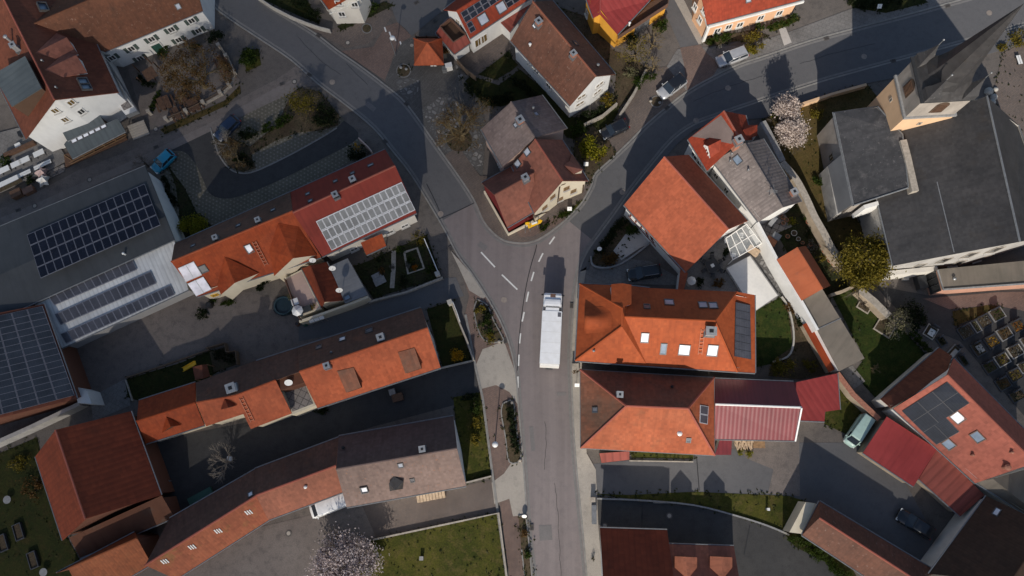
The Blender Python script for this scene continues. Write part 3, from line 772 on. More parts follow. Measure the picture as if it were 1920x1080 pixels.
# square with cobbles, upper middle
patch('square', [p for p in fk if 150 < p[1] <= 300 and 700 < p[0] < 900] + pxs(905, 330, 912, 250, 905, 195, 870, 150, 850, 118, 830, 70, 790, 70, 755, 78, 738, 110, 722, 150), .02, M['cobbles'], h=.06)
patch('pavement', pxs(640, 96, 700, 88, 722, 50, 745, 42, 762, 58, 772, 68, 752, 80, 737, 105, 724, 152), .05, M['pavers_red'])
patch('pavement', pxs(500, 2, 540, 22, 580, 43, 625, 55, 720, 5, 738, 25, 715, 60, 690, 82, 648, 90, 605, 68, 555, 38), .045, M['pavers_brown'])
patch('road', pxs(738, 25, 726, -10, 850, -40, 850, 5, 800, 45, 772, 68, 758, 52, 745, 42), .055, M['asphalt_old'])
for q in (pxs(740, 150, 765, 146, 785, 150, 784, 172, 768, 188, 750, 175), pxs(790, 205, 825, 182, 850, 180, 880, 220, 905, 255, 905, 310, 880, 315, 850, 300, 820, 268)):
    patch('cobbles', q, .075, M['cobbles_coarse'])
# right hand upper verge: paved forecourt by the two silver cars
patch('pavement', [p for p in fk if 170 <= p[1] <= 330 and p[0] >= 1110][::1] + pxs(1285, 168, 1250, 125, 1215, 130, 1160, 215, 1125, 290, 1112, 320), .02, M['pavers_brown'], h=.06)
patch('pavement', [p for p in fk if p[1] <= 176 and p[0] >= 1284] + pxs(1985, -45, 1830, -45, 1600, 15, 1480, 60, 1400, 85, 1300, 90, 1270, 92, 1250, 125), .02, M['slabs_grey'], h=.06)
patch('pavement', pxs(1275, 90, 1312, 84, 1325, 100, 1350, 122, 1335, 145, 1288, 170, 1282, 120), .075, M['pavers_red'])
patch('path', pxs(1230, 0, 1258, -12, 1310, 84, 1277, 92, 1250, 30), .05, M['asphalt_old'])
patch('path', pxs(1258, -12, 1275, -15, 1322, 80, 1310, 84), .07, M['concrete'])
patch('path', pxs(1460, 55, 1472, 50, 1484, 80, 1470, 86), .075, M['gravel_pale'])
# west lane between the inn and the hall, turning round the car park
patch('road', pxs(-40, 410, 60, 365, 150, 318, 225, 290, 300, 262, 400, 208, 440, 190, 520, 148, 560, 120, 600, 160, 560, 165, 480, 205, 400, 248, 330, 285, 272, 312, 150, 362, 0, 428, -40, 445), .045, M['yard'])
patch('path', pxs(-40, 425, 60, 385, 272, 290, 400, 228, 440, 207, 545, 150, 560, 168, 445, 222, 402, 243, 275, 304, 60, 399, -40, 440), .055, M['lane_paving'])
patch('car_park', pxs(300, 300, 400, 250, 470, 210, 530, 180, 560, 165, 600, 175, 650, 230, 690, 285, 545, 365, 480, 395, 400, 425, 340, 440, 310, 350), .02, M['grass_pavers'])
loop_out = smoothline(pxs(645, 226, 672, 258, 600, 300, 520, 340, 450, 368, 415, 372, 393, 362, 380, 335, 365, 305, 345, 285, 322, 282, 335, 268), 4)
loop_in = smoothline(pxs(395, 240, 402, 265, 412, 292, 430, 316, 452, 325, 480, 321, 540, 293, 600, 260, 632, 240), 4)
patch('road', loop_out + loop_in, .05, M['asphalt_new'])
gutterline(loop_in, .2, 0, .12, M['kerbstone'], 'kerb')
patch('island', pxs(402, 262, 420, 250, 440, 262, 470, 275, 520, 235, 545, 180, 560, 165, 600, 172, 636, 215, 634, 235, 600, 245, 560, 248, 520, 262, 470, 290, 480, 315, 455, 322, 430, 312), .06, M['soil'], h=.14)
# yards and drives, left
patch('yard', pxs(150, 640, 330, 560, 400, 540, 470, 548, 520, 560, 560, 610, 700, 590, 850, 530, 868, 555, 840, 565, 790, 580, 480, 675, 260, 750, 180, 760, 140, 690), .02, M['yard'])
patch('drive', pxs(560, 610, 690, 575, 830, 522, 855, 520, 870, 555, 845, 562, 790, 580, 640, 625, 560, 640), .035, M['asphalt_old'])
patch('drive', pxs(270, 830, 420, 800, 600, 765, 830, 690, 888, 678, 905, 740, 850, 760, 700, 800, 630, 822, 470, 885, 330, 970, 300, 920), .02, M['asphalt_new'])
patch('drive', pxs(330, 1130, 340, 1080, 480, 990, 650, 950, 870, 912, 922, 902, 935, 960, 860, 975, 720, 1010, 690, 1030, 560, 1130), .02, M['yard'])
patch('drive', pxs(680, 950, 920, 900, 932, 958, 860, 975, 705, 1008), .03, M['pavers_brown'])
patch('courtyard', pxs(170, 745, 235, 710, 245, 760, 175, 790), .04, M['slabs_grey'])
# lawns and gardens, left
for nm, q, m, z in (('lawn', pxs(235, 712, 340, 680, 400, 655, 420, 690, 370, 722, 262, 752, 240, 745), 'lawn_dark', .05),
                    ('lawn', pxs(800, 580, 845, 565, 885, 675, 830, 690, 822, 660), 'lawn_dark', .05),
                    ('lawn', pxs(850, 745, 903, 735, 922, 895, 872, 905, 855, 800), 'lawn', .05),
                    ('lawn', pxs(560, 1130, 700, 1012, 860, 978, 935, 963, 950, 1080, 955, 1130), 'lawn', .05),
                    ('lawn', pxs(-60, 880, 0, 850, 70, 820, 100, 960, 150, 1050, 120, 1130, -60, 1130), 'lawn_dark', .05),
                    ('garden', pxs(690, 490, 800, 440, 828, 520, 700, 560, 660, 500), 'garden', .05),
                    ('lawn', pxs(455, 95, 485, 92, 490, 122, 462, 135), 'lawn', .05),
                    ('flower_bed', pxs(240, 130, 300, 110, 385, 80, 410, 100, 450, 150, 440, 180, 300, 240, 265, 215), 'yard', .05),
                    ('grass_verge', pxs(300, 243, 420, 190, 450, 160, 452, 172, 425, 198, 310, 252), 'dry_grass', .06),
                    ('garden', pxs(315, 310, 330, 350, 340, 430, 352, 452, 400, 425, 370, 400, 345, 350), 'garden', .05),
                    ('garden', pxs(480, -20, 540, 5, 585, 30, 600, 45, 560, 30, 500, 2, 470, -15), 'lawn_dark', .06),
                    ('garden', pxs(560, -30, 600, 45, 555, 25, 520, 0, 500, -30), 'lawn_dark', .055),
                    ('grass_verge', pxs(632, 50, 720, 3, 740, 10, 640, 58), 'garden', .06)):
    patch(nm, q, z, M[m])
# gardens in the upper middle
patch('terrace', pxs(858, 115, 882, 98, 945, 55, 965, 70, 955, 95, 930, 112, 897, 138), .05, M['pavers_brown'])
for nm, q, m, z in (('lawn', pxs(897, 140, 954, 97, 960, 110, 972, 122, 960, 132, 930, 150), 'lawn_dark', .055),
                    ('garden', pxs(860, 130, 890, 145, 935, 160, 975, 130, 1010, 160, 1075, 220, 1100, 220, 1150, 195, 1160, 210, 1115, 280, 1060, 255, 1010, 180, 940, 200, 905, 198, 870, 165), 'lawn_dark', .05),
                    ('garden', pxs(1040, 10, 1110, 35, 1150, 95, 1190, 110, 1215, 130, 1200, 160, 1160, 205, 1150, 195, 1155, 140, 1060, 30), 'soil', .052),
                    ('garden', pxs(1080, 250, 1110, 235, 1140, 260, 1155, 290, 1120, 318, 1104, 350, 1098, 320, 1075, 290), 'soil', .115),
                    ('garden', pxs(1010, 425, 1040, 408, 1075, 388, 1098, 370, 1080, 392, 1050, 412, 1020, 425), 'lawn', .115),
                    ('path', pxs(965, 430, 990, 430, 1045, 405, 1060, 412, 1030, 430, 1000, 443, 975, 445), 'pavers_red', .12),
                    ('garden', pxs(1318, 80, 1350, 68, 1420, 55, 1440, 70, 1380, 78, 1330, 88), 'soil', .08),
                    ('garden', pxs(1440, 50, 1495, 30, 1500, 38, 1450, 60), 'lawn', .085),
                    ('garden', pxs(1570, -20, 1700, -30, 1740, 5, 1660, 25, 1600, 15), 'lawn_dark', .085)):
    patch(nm, q, z, M[m])
# right side
for nm, q, m, z in (('drive', pxs(1090, 530, 1100, 495, 1130, 480, 1220, 490, 1270, 520, 1285, 535), 'slabs_grey', .02),
                    ('garden', pxs(1108, 490, 1122, 462, 1165, 410, 1195, 425, 1180, 445, 1165, 480, 1140, 498, 1118, 498), 'soil', .05),
                    ('terrace', pxs(1150, 470, 1178, 432, 1205, 440, 1222, 455, 1200, 465, 1165, 488), 'gravel_pale', .06),
                    ('courtyard', pxs(1280, 520, 1350, 440, 1410, 415, 1470, 560, 1420, 585, 1380, 560, 1285, 545), 'slabs_grey', .03),
                    ('path', pxs(1408, 472, 1420, 465, 1478, 555, 1462, 562), 'cobbles_coarse', .045),
                    ('lawn', pxs(1412, 585, 1465, 556, 1478, 590, 1490, 640, 1488, 665, 1455, 680, 1412, 690), 'lawn_green', .05),
                    ('flower_bed', pxs(1465, 556, 1480, 560, 1512, 610, 1560, 700, 1500, 712, 1440, 705, 1450, 675, 1486, 650, 1478, 590), 'soil', .07),
                    ('churchyard', pxs(1430, 225, 1500, 197, 1625, 157, 1700, 250, 1600, 400, 1660, 500, 1640, 540, 1590, 500, 1520, 380, 1465, 300), 'dry_grass', .04),
                    ('garden', pxs(1440, 410, 1505, 375, 1590, 500, 1612, 540, 1555, 560, 1480, 480), 'garden', .045),
                    ('lawn', pxs(1560, 555, 1610, 535, 1667, 590, 1740, 670, 1655, 745, 1640, 745, 1600, 700, 1621, 672), 'lawn_green', .05),
                    ('terrace', pxs(1575, 695, 1598, 685, 1622, 715, 1600, 730), 'slabs_grey', .07),
                    ('lawn', pxs(1575, 720, 1600, 740, 1640, 790, 1600, 820, 1545, 795, 1548, 770), 'lawn', .05),
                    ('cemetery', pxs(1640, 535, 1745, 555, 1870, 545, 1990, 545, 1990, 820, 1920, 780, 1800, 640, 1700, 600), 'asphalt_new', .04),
                    ('path', pxs(1730, 560, 1870, 548, 1990, 545, 1990, 600, 1905, 580, 1860, 572, 1780, 580), 'pavers_red', .05),
                    ('grass_verge', pxs(1785, 584, 1850, 572, 1880, 575, 1840, 592, 1790, 612), 'dry_grass', .06),
                    ('churchyard', pxs(1880, 100, 1990, 40, 1990, 420, 1925, 300, 1860, 180), 'pavers_brown', .05),
                    ('drive', pxs(1112, 870, 1490, 830, 1600, 830, 1700, 910, 1750, 1000, 1740, 1080, 1690, 1060, 1540, 950, 1500, 935, 1300, 928, 1118, 930), 'asphalt_old', .02),
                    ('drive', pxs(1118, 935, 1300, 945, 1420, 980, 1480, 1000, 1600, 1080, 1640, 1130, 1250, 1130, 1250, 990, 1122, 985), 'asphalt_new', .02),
                    ('yard', pxs(1370, 825, 1498, 818, 1500, 930, 1440, 925, 1450, 880, 1400, 860), 'yard', .035),
                    ('lawn', pxs(1118, 926, 1180, 928, 1300, 922, 1480, 930, 1510, 940, 1490, 1000, 1440, 985, 1380, 965, 1300, 945, 1180, 935), 'lawn', .05),
                    ('lawn', pxs(1180, 845, 1300, 850, 1300, 860, 1185, 858), 'lawn', .05),
                    ('garden', pxs(1470, 1000, 1500, 1000, 1600, 1070, 1620, 1110, 1560, 1060, 1490, 1025), 'lawn_dark', .06),
                    ('garden', pxs(1690, 770, 1705, 740, 1730, 760, 1700, 790), 'lawn_dark', .06)):
    patch(nm, q, z, M[m])

# road markings
def dash(x0, y0, x1, y1, wd=.16):
    bm = bmesh.new(); a, b = P(x0, y0), P(x1, y1); strip(bm, [a, b], wd, .042, .052); struct('road_marking', bm, M['road_paint'])
for q in ((902, 473, 928, 501), (941, 515, 970, 543), (1040, 444, 1030, 458), (1018, 475, 1010, 491), (1001, 510, 996, 527), (991, 547, 987, 566), (983, 585, 979, 603), (976, 625, 974, 644), (973, 665, 972, 686), (971, 706, 971, 727)):
    dash(*q, wd=.2)
for q in ((721, 51, 724, 60), (730, 60, 733, 68), (739, 69, 742, 77), (750, 78, 753, 86)): dash(*q, wd=.2)
# tar seams
for l in ([(1006, 459), (1004, 470), (995, 500), (985, 545), (977, 600), (972, 650), (970, 695)], [(900, 375), (860, 395), (820, 412)], [(800, 345), (815, 375), (826, 400)], [(1306, 856), (1311, 920)], [(1205, 940), (1203, 990)], [(1406, 985), (1395, 1040)]):
    bm = bmesh.new(); strip(bm, [P(x, y) for x, y in smoothline(l, 3)], .1, .03, .056); struct('road_seam', bm, M['tar'])
for l in ([(873, 590), (892, 690), (905, 745), (925, 900), (950, 1080), (957, 1130)],):
    bm = bmesh.new(); strip(bm, [P(x, y) for x, y in l], .3, -.02, .16); struct('kerb', bm, M['kerbstone'])
for q, m_ in ((pxs(1010, 985, 1034, 984, 1036, 1012, 1012, 1014), 'asphalt_patch'), (pxs(1044, 735, 1062, 735, 1062, 742, 1044, 742), 'asphalt_patch'), (pxs(992, 800, 1000, 800, 1004, 845, 996, 846), 'asphalt_patch'), (pxs(690, 190, 706, 203, 700, 210, 684, 197), 'asphalt_patch'), (pxs(900, 452, 915, 462, 909, 471, 895, 460), 'asphalt_patch')):
    patch('road_patch', q, .047, M[m_])
rng = random.Random(5)
for l in ([(1052, 1079), (1048, 1010), (1046, 960), (1040, 905)], [(1020, 880), (1024, 840), (1022, 790)], [(560, 70), (600, 112), (640, 140)], [(650, 120), (690, 160)], [(1300, 190), (1360, 165), (1430, 142)], [(1500, 120), (1570, 98), (1640, 82)]):
    bm = bmesh.new(); pts = [(x + rng.uniform(-1, 1), y + rng.uniform(-1, 1)) for x, y in smoothline(l, 6)]; strip(bm, [P(x, y) for x, y in pts], .045, .03, .054); struct('road_seam', bm, M['tar'])
# planting islands on the west pavement
for q in (smoothline(pxs(895, 562, 914, 573, 925, 600, 940, 628, 943, 640, 920, 642, 903, 632, 893, 605, 889, 580, 895, 562), 3), smoothline(pxs(943, 757, 962, 752, 966, 790, 972, 830, 976, 862, 955, 866, 948, 820, 940, 775, 943, 757), 3), pxs(972, 968, 986, 965, 994, 1040, 998, 1090, 985, 1090, 978, 1030)):
    patch('planting_bed', q, .16, M['soil'], h=.20)
    gutterline(q, .16, 0, .24, M['kerbstone'], 'kerb')
for cx, cy, r in ((757, 133, 13), (688, 54, 9), (861, 262, 24), (1231, 191, 11)):
    pts = [(cx + r * math.cos(i * .3142), cy + r * .95 * math.sin(i * .3142)) for i in range(21)]
    patch('planting_bed', pts[:-1], .1, M['soil'], h=.11)
    if r < 20: gutterline(pts, .14, 0, .13, M['gutter_stone'], 'kerb')

# added veils out of view, dimming the sun on the left and lower right
def sun_dimmer(px, py, R, fmax, alt=420):
    g = P(px, py, 0); c = g + _sd * (alt / _sd.z); bm = bmesh.new(); bmesh.ops.create_icosphere(bm, subdivisions=4, radius=R)
    for v in bm.verts: v.co.z = v.co.z * .12 * (1 + .5 * noise.noise(v.co * .05))
    bmesh.ops.translate(bm, verts=bm.verts, vec=c)
    m, t, b = mat_base('sun_dimmer'); out = t.nodes['Material Output']; tr = t.nodes.new('ShaderNodeBsdfTransparent'); df = t.nodes.new('ShaderNodeBsdfDiffuse'); df.inputs[0].default_value = (.9, .9, .9, 1)
    tc = t.nodes.new('ShaderNodeTexCoord'); sp = t.nodes.new('ShaderNodeSeparateXYZ'); t.links.new(tc.outputs['Object'], sp.inputs[0]); cb = t.nodes.new('ShaderNodeCombineXYZ'); t.links.new(sp.outputs[0], cb.inputs[0]); t.links.new(sp.outputs[1], cb.inputs[1])
    ln = t.nodes.new('ShaderNodeVectorMath'); ln.operation = 'LENGTH'; t.links.new(cb.outputs[0], ln.inputs[0])
    n1 = tex(t, tc.outputs['Object'], .03, 3, .5); ad = t.nodes.new('ShaderNodeMath'); ad.operation = 'MULTIPLY_ADD'; t.links.new(n1, ad.inputs[0]); ad.inputs[1].default_value = R * .35; t.links.new(ln.outputs['Value'], ad.inputs[2])
    mr = t.nodes.new('ShaderNodeMapRange'); mr.interpolation_type = 'SMOOTHSTEP'; mr.inputs[1].default_value = R * .45; mr.inputs[2].default_value = R * 1.08; mr.inputs[3].default_value = fmax; mr.inputs[4].default_value = 0; t.links.new(ad.outputs[0], mr.inputs[0])
    mx = t.nodes.new('ShaderNodeMixShader'); t.links.new(mr.outputs[0], mx.inputs[0]); t.links.new(tr.outputs[0], mx.inputs[1]); t.links.new(df.outputs[0], mx.inputs[2]); t.links.new(mx.outputs[0], out.inputs['Surface'])
    o = newobj('sun_dimmer', bm, m, None, True, True); return tag(o, kind='structure')
sun_dimmer(610, 180, 64, .42); sun_dimmer(40, 380, 84, .15); sun_dimmer(-40, 960, 62, .36); sun_dimmer(1990, 1080, 52, .34)
# ================================================================ buildings
def gable(b, A, B, C, D, he, R, S, hr, m, wall, he2=None, **kw):
    """eave A-B, opposite eave D-C, ridge R (A/D end) to S (B/C end); pixels of the photograph at their heights"""
    h2 = he if he2 is None else he2
    def dist(p, q0, q1):
        e = Vector((q1.x - q0.x, q1.y - q0.y)).normalized(); v = Vector((p.x - q0.x, p.y - q0.y)); return abs(e.x * v.y - e.y * v.x)
    a, bb, c, d = P(*A, he), P(*B, he), P(*C, h2), P(*D, h2)
    best = min((abs(sum(dist(P(*q, z), a, bb) for q in (R, S)) - sum(dist(P(*q, z), d, c) for q in (R, S))), z) for z in [hr + k * .1 for k in range(-10, 31)])[1]
    w = (sum(dist(P(*q, best), a, bb) for q in (R, S)) + sum(dist(P(*q, best), d, c) for q in (R, S))) / 4
    best = min(max(best, he + w * kw.pop('pmin', .8)), he + w * kw.pop('pmax', 1.1))
    if DEBUG: print('%-20s hr %.1f -> %.1f  halfwidth %.1f pitch %.0f' % (b.root.name, hr, best, w, math.degrees(math.atan2(best - he, w))))
    hr = best
    V = {'a': (*A, he), 'b': (*B, he), 'c': (*C, h2), 'd': (*D, h2), 'r': (*R, hr), 's': (*S, hr)}
    kw.setdefault('ridge', ['rs'])
    return b.roof(V, ['absr', 'rscd'], m, wall, **kw)
def hip(b, A, B, C, D, he, R, S, hr, m, wall, **kw):
    V = {'a': (*A, he), 'b': (*B, he), 'c': (*C, he), 'd': (*D, he), 'r': (*R, hr), 's': (*S, hr)}
    kw.setdefault('ridge', ['rs', 'ar', 'dr', 'bs', 'cs'])
    return b.roof(V, ['absr', 'bcs', 'cdrs', 'dar'], m, wall, **kw)
DEBUG = False

# ---- inn with white gable, upper left
b = Building('inn', 'large white gabled inn with red tiled roof, two gabled dormers and grey flat dormer', 'inn'); inn = b
gable(b, (-62, 40), (48, 260), (222, 173), (128, -32), 6.0, (-8, -32), (102, 187), 10.5, M['tile_inn'], M['w_white'], ridge_m=M['tile_salmon'], over=.35)
for x, y in ((133, 192), (103, 207), (122, 224)): b.window(x, y, .8, 1.1, glass='glass_warm')
b.window(152, 209, .8, 1.1)
b.dormer({'r': (67, 99, .0), 's': (125, 70, 1.7), 'c': (146, 101, .5), 'd': (104, 110, 0), 'e': (106, 62, .3)}, ['rscd', 'rse'], M['tile_russet'], M['w_white'])
b.dormer({'r': (84, 131, .0), 's': (143, 103, 1.7), 'c': (163, 136, .5), 'd': (119, 145, 0), 'e': (124, 97, .3)}, ['rscd', 'rse'], M['tile_russet'], M['w_white'])
b.skylight(158, 159, 1.9, 1.2, double=True, glass='sky_glass_blue', raise_=.35); b.skylight(80, 15, 1.3, 1.1, glass='sky_glass_blue', raise_=.45)
b.dormer({'a': (47, 105, 1.0), 'b': (78, 165, 1.0), 'c': (22, 200, 3.4), 'd': (-14, 140, 3.4)}, ['abcd'], M['seam_green'], M['w_brownwood'], drop=3.2)
b.chimney(28, 88, .6, 1.4, 'cap_metal'); b.vent(24, 80, .18, 1.6, 'cap_metal')
b.vent(107, 165, .1, .4); b.vent(81, 115, .1, .4)
b.slab([(205, 178), (232, 176), (258, 208), (236, 216)], 2.6, 2.9, M['plastic_white'], 'balcony')
b.slab([(224, 194), (238, 188), (247, 200), (232, 207)], 2.9, 2.96, M['terrace_slabs'], 'balcony_floor')
bm = bmesh.new()
for p, q in (((186, 93), (258, 208)), ((258, 208), (236, 217))): strip(bm, [P(*p, 3.6), P(*q, 3.6)], .1, 2.9, 3.7)
newobj('balcony_railing', bm, M['zinc'], b.root)
bm = bmesh.new()
for i in range(6):
    p = P(262 + i * 2.4, 214 + i * 5.2, .1); M4 = frame(P(246, 238, 0), P(262, 232, 0) - P(246, 238, 0), (0, 0, 1)); box(bm, M4, (1.0, -.3 - i * .33, .75 - i * .12), (2.4, .33, .12))
newobj('steps', bm, M['concrete'], b.root)
# veranda in front of the gable
v = Building('veranda', 'low grey metal veranda roof with six roof lights against the white inn gable', 'veranda')
v.roof({'a': (113, 241, 3.9), 'b': (182, 208, 3.9), 'c': (196, 231, 3.3), 'd': (126, 264, 3.3)}, ['abcd'], M['seam_green'], M['w_brownwood'], over=.1, thick=.12)
v.roof({'a': (124, 265, 3.2), 'b': (197, 232, 3.2), 'e': (221, 222, 3.2), 'c': (235, 246, 2.5), 'd': (135, 297, 2.5), 'f': (120, 271, 3.1)}, ['abecd', 'adf'], M['seam_green'], None, over=.1, thick=.12, part='lower_roof')
for i in range(6): v.skylight(139 + i * 11, 263.5 - i * 5.4, .75, .55, 'sky_glass_white', raise_=.08)
bm = bmesh.new()
for x, y in ((140, 303), (160, 294), (180, 285), (200, 276), (220, 265), (238, 254)):
    p = P(x, y, 0); box(bm, Matrix.Translation(p), (0, 0, 1.2), (.16, .16, 2.5))
for z in (.45, .95): strip(bm, [P(137, 310, 0), P(160, 298, 0), P(240, 258, 0)], .06, z, z + .08)
newobj('veranda_frame', bm, M['wood'], v.root)
bm = bmesh.new(); prism(bm, [P(125, 315, 0), P(240, 262, 0), P(228, 240, 0), P(122, 292, 0)], 0, .3); newobj('deck', bm, M['wood_dark'], v.root)

# ---- long white house with green shutters
b = Building('guest_house', 'long white two storey house with grey green shutters and speckled brown roof', 'house')
gable(b, (197, 97), (380, 20), (330, -120), (150, -45), 5.0, (62, 46), (352, -80), 9.6, M['tile_speckled'], M['w_white'], over=.3)
for x, y in ((359, 38.5), (321, 55), (284, 73), (246, 91), (210, 108)): b.window(x, y, .85, 1.1, shutter='shutter_green')
for x, y in ((372, 57), (335, 74.5), (262.5, 109)): b.window(x, y, .85, 1.1, shutter='shutter_green')
b.door(300, 94, 1.3, 2.0)
b.skylight(334, 12, .6, .7, 'sky_glass')
# ---- half timbered house at the top edge
b = Building('timbered_house', 'pale half timbered house with white beams and orange roof at the top edge', 'house')
gable(b, (616, 17), (560, -62), (640, -100), (690, -20), 4.3, (664, -10), (604, -85), 8.2, M['tile_orange_deep'], M['w_offwhite'], over=.25)
b.window(635, 5, .9, 1.0); b.window(665, 8, .9, 1.1); b.window(641, 26, .9, 1.1); 
b.beams([((618, 26), (690, -9)), ((622, 18), (632, 12)), ((642, 4), (652, 16)), ((655, 2), (650, 14)), ((625, 15), (629, 24)), ((672, -6), (678, 4)), ((600, 4), (614, 26)), ((610, 8), (618, 30))], 'white_timber', .16)
# ---- pavilion
b = Building('shelter', 'small square bus shelter with steep orange pyramid roof', 'shelter')
b.roof({'a': (776, 72, 2.5), 'b': (829, 72, 2.5), 'c': (832, 121, 2.5), 'd': (777, 122, 2.5), 'e': (801, 81, 4.9)}, ['abe', 'bce', 'cde', 'dae'], M['tile_orange'], None, ridge=['ae', 'be', 'ce', 'de'], gutter=False)
for x, y in ((786, 124), (806, 124), (812, 124), (818, 124), (827, 123), (784, 84), (825, 84), (804, 84)):
    bm = bmesh.new(); p = P(x, y, 0); box(bm, Matrix.Translation(p), (0, 0, 1.3), (.14, .14, 2.7)); newobj('post', bm, M['timber'], b.root)
bm = bmesh.new(); strip(bm, [P(784, 84, 0), P(825, 84, 0)], .12, 0, 2.3); strip(bm, [P(784, 84, 0), P(784, 110, 0)], .12, 0, 2.3); newobj('back_wall', bm, M['wood_dark'], b.root)
for x, y in ((809.5, 122.5), (815.5, 122.5)):
    bm = bmesh.new(); box(bm, Matrix.Translation(P(x, y, 1.5)), (0, 0, 0), (.36, .06, .5)); newobj('notice', bm, M['plastic_white'], b.root)
# ---- white house with red roof and solar panels
b = Building('solar_house', 'white house with bright red roof, black solar panels and a roof terrace annexe', 'house')
gable(b, (881, 72), (1010, -14), (925, -55), (832, 18), 5.0, (856, 21), (962, -46), 8.0, M['tile_red'], M['w_white'], over=.35)
b.panels([(863, 24), (959, -36), (967.5, -20), (873, 43.5)], 8, 2, 'pv_black', fw=.04, fm='pv_frame_violet'); b.panels([(874, 44.5), (884, 38.5), (893, 56), (882.5, 63)], 1, 2, 'pv_black', fw=.04, fm='pv_frame_violet'); b.panels([(943, -2), (967, -17), (976, 0), (952.5, 15.5)], 2, 2, 'pv_black', fw=.04, fm='pv_frame_violet')
b.skylight(905.5, 36, 1.3, 1.3, 'sky_glass'); b.skylight(939.5, 14, 1.3, 1.3, 'sky_glass')
b.window(859, 41, .7, 1.2, 'white_paint', 'glass_warm'); b.window(865, 49, .5, 1.2, 'white_paint', 'glass_warm', mull=0)
b.window(896.5, 79, 1.1, 1.9, 'white_paint', 'glass_warm', sill=False); b.window(907, 72.5, 1.1, 1.9, 'white_paint', 'glass_warm', sill=False)
a = Building('terrace_annexe', 'dark red tiled annexe with a sunken roof terrace beside the red solar house', 'annexe')
a.roof({'a': (817, 62, 2.5), 'b': (852, 101, 2.5), 'c': (882, 80, 2.5), 'd': (840, 34, 2.5), 'e': (825, 50, 3.6), 'f': (850, 79, 3.6), 'g': (873, 65, 3.6), 'h': (845, 35, 3.6)}, ['abfe', 'bcgf', 'cdhg', 'daeh'], M['metal_red_ribs'], M['w_white'], over=.2, thick=.1)
bm = bmesh.new(); strip(bm, [P(825, 50, 3.6), P(850, 79, 3.6), P(873, 65, 3.6), P(845, 35, 3.6), P(825, 50, 3.6)], .14, 3.0, 3.75); newobj('parapet', bm, M['brown_frame'], a.root)
bm = bmesh.new(); prism(bm, [P(825, 50, 3.6), P(850, 79, 3.6), P(873, 65, 3.6), P(845, 35, 3.6)], 2.6, 2.75); newobj('terrace_floor', bm, M['w_brownwood'], a.root)
a = Building('link_roof', 'dark red ribbed lean-to roof squeezed between the solar house and the brown roofed house', 'annexe')
a.roof({'a': (938, 41, 3.2), 'b': (956, 60, 2.8), 'c': (1006, -8, 2.8), 'd': (988, -12, 3.2)}, ['abcd'], M['metal_red_ribs'], M['w_white'], over=.1)
# ---- long brown house
b = Building('long_house', 'long white house with weathered brown roof speckled by lichen, two chimneys', 'house')
gable(b, (957, 76), (1069, 198), (1154, 139), (1036, 1), 5.2, (999, 3), (1117, 143), 9.6, M['tile_brown'], M['w_white'], ridge_m=M['tile_rust'], over=.45)
for x, y in ((1124, 158), (1120, 172), (1090, 181), (1087, 194)): b.window(x, y, 1.3, .8, glass='glass_warm')
for x, y in ((995, 118), (1006, 133), (1029, 161)): b.window(x, y, .9, 1.2)
b.chimney(1075, 102, .6, 1.0, 'brick'); b.chimney(1010, 42, .7, 1.0, 'brick'); b.skylight(1004, 47, .6, .8, 'sky_glass_white')
b.skylight(1079, 81, .7, .8, 'sky_glass_dark'); b.vent(1121, 124, .14, .5); b.vent(994, 85, .14, .4, 'plastic_white')
# ---- ochre yellow house
b = Building('yellow_house', 'ochre yellow house with plum red roof and long balcony at the top edge', 'house')
b.roof({'a': (1096, -12, 5.0), 'b': (1112.5, 33, 5.0), 'c': (1125, 26, 5.6), 'd': (1158, 64, 4.4), 'e': (1216, 2, 4.4), 'f': (1262, -60, 4.4), 'g': (1126, -70, 9.0)}, ['abcg', 'cdefg'], M['metal_maroon_dull'], M['w_yellow'], over=.3, ridge=['cg'], base=-.1)
b.window(1101, 25, .8, 1.2)
a = b.slab([(1166, 60), (1160, 68), (1253, 8), (1256, -16), (1220, 4)], 2.8, 3.0, M['wood_dark'], 'balcony')
bm = bmesh.new(); strip(bm, [P(1159, 68, 3.8), P(1253, 7, 3.8)], .1, 3.0, 3.9); newobj('balcony_railing', bm, M['brown_frame'], b.root)
bm = bmesh.new(); prism(bm, [P(1160, 68, 2.8), P(1250, 8, 2.8), P(1243, -2, 2.8), P(1170, 50, 2.8)], -.1, 2.8); newobj('ground_floor', bm, M['w_yellow'], b.root)
hw = P(1199, 57, 0)
bm = bmesh.new(); M4 = frame(P(1200, 55, 0) , P(1215, 45, 0) - P(1185, 65, 0), (0, 0, 1)); box(bm, M4, (0, -.15, 1.1), (2.6, .2, 2.2)); newobj('garage_door', bm, M['zinc'], b.root)
b.vent(1180, 46, .12, .5, 'white_paint')
# ---- peach house
b = Building('peach_house', 'peach coloured house with white trim and red roof at the top edge', 'house')
gable(b, (1326, 46), (1508, -2), (1480, -110), (1305, -60), 4.3, (1313, -20), (1492, -65), 8.2, M['tile_red'], M['w_peach'], over=.35)
for x, y in ((1345, 57), (1366, 50), (1426, 33), (1461, 24), (1387, 46)): b.window(x, y, .9, 1.2)
for x, y in ((1304, 13), (1313, 37), (1321, 20)): b.window(x, y, .8, 1.2)
bm = bmesh.new(); strip(bm, [P(1328, 49, 4.0), P(1508, 1, 4.0)], .25, 3.55, 3.95); strip(bm, [P(1328, 49, 4.0), P(1306, -25, 4.0)], .25, 3.55, 3.95); newobj('cornice', bm, M['w_white'], b.root)
bm = bmesh.new(); strip(bm, [P(1327, 50, 4.0), P(1332, 48.5, 4.0)], .3, 0, 3.6); newobj('corner_pilaster', bm, M['w_white'], b.root)
b.skylight(1403, -2, .7, .9)
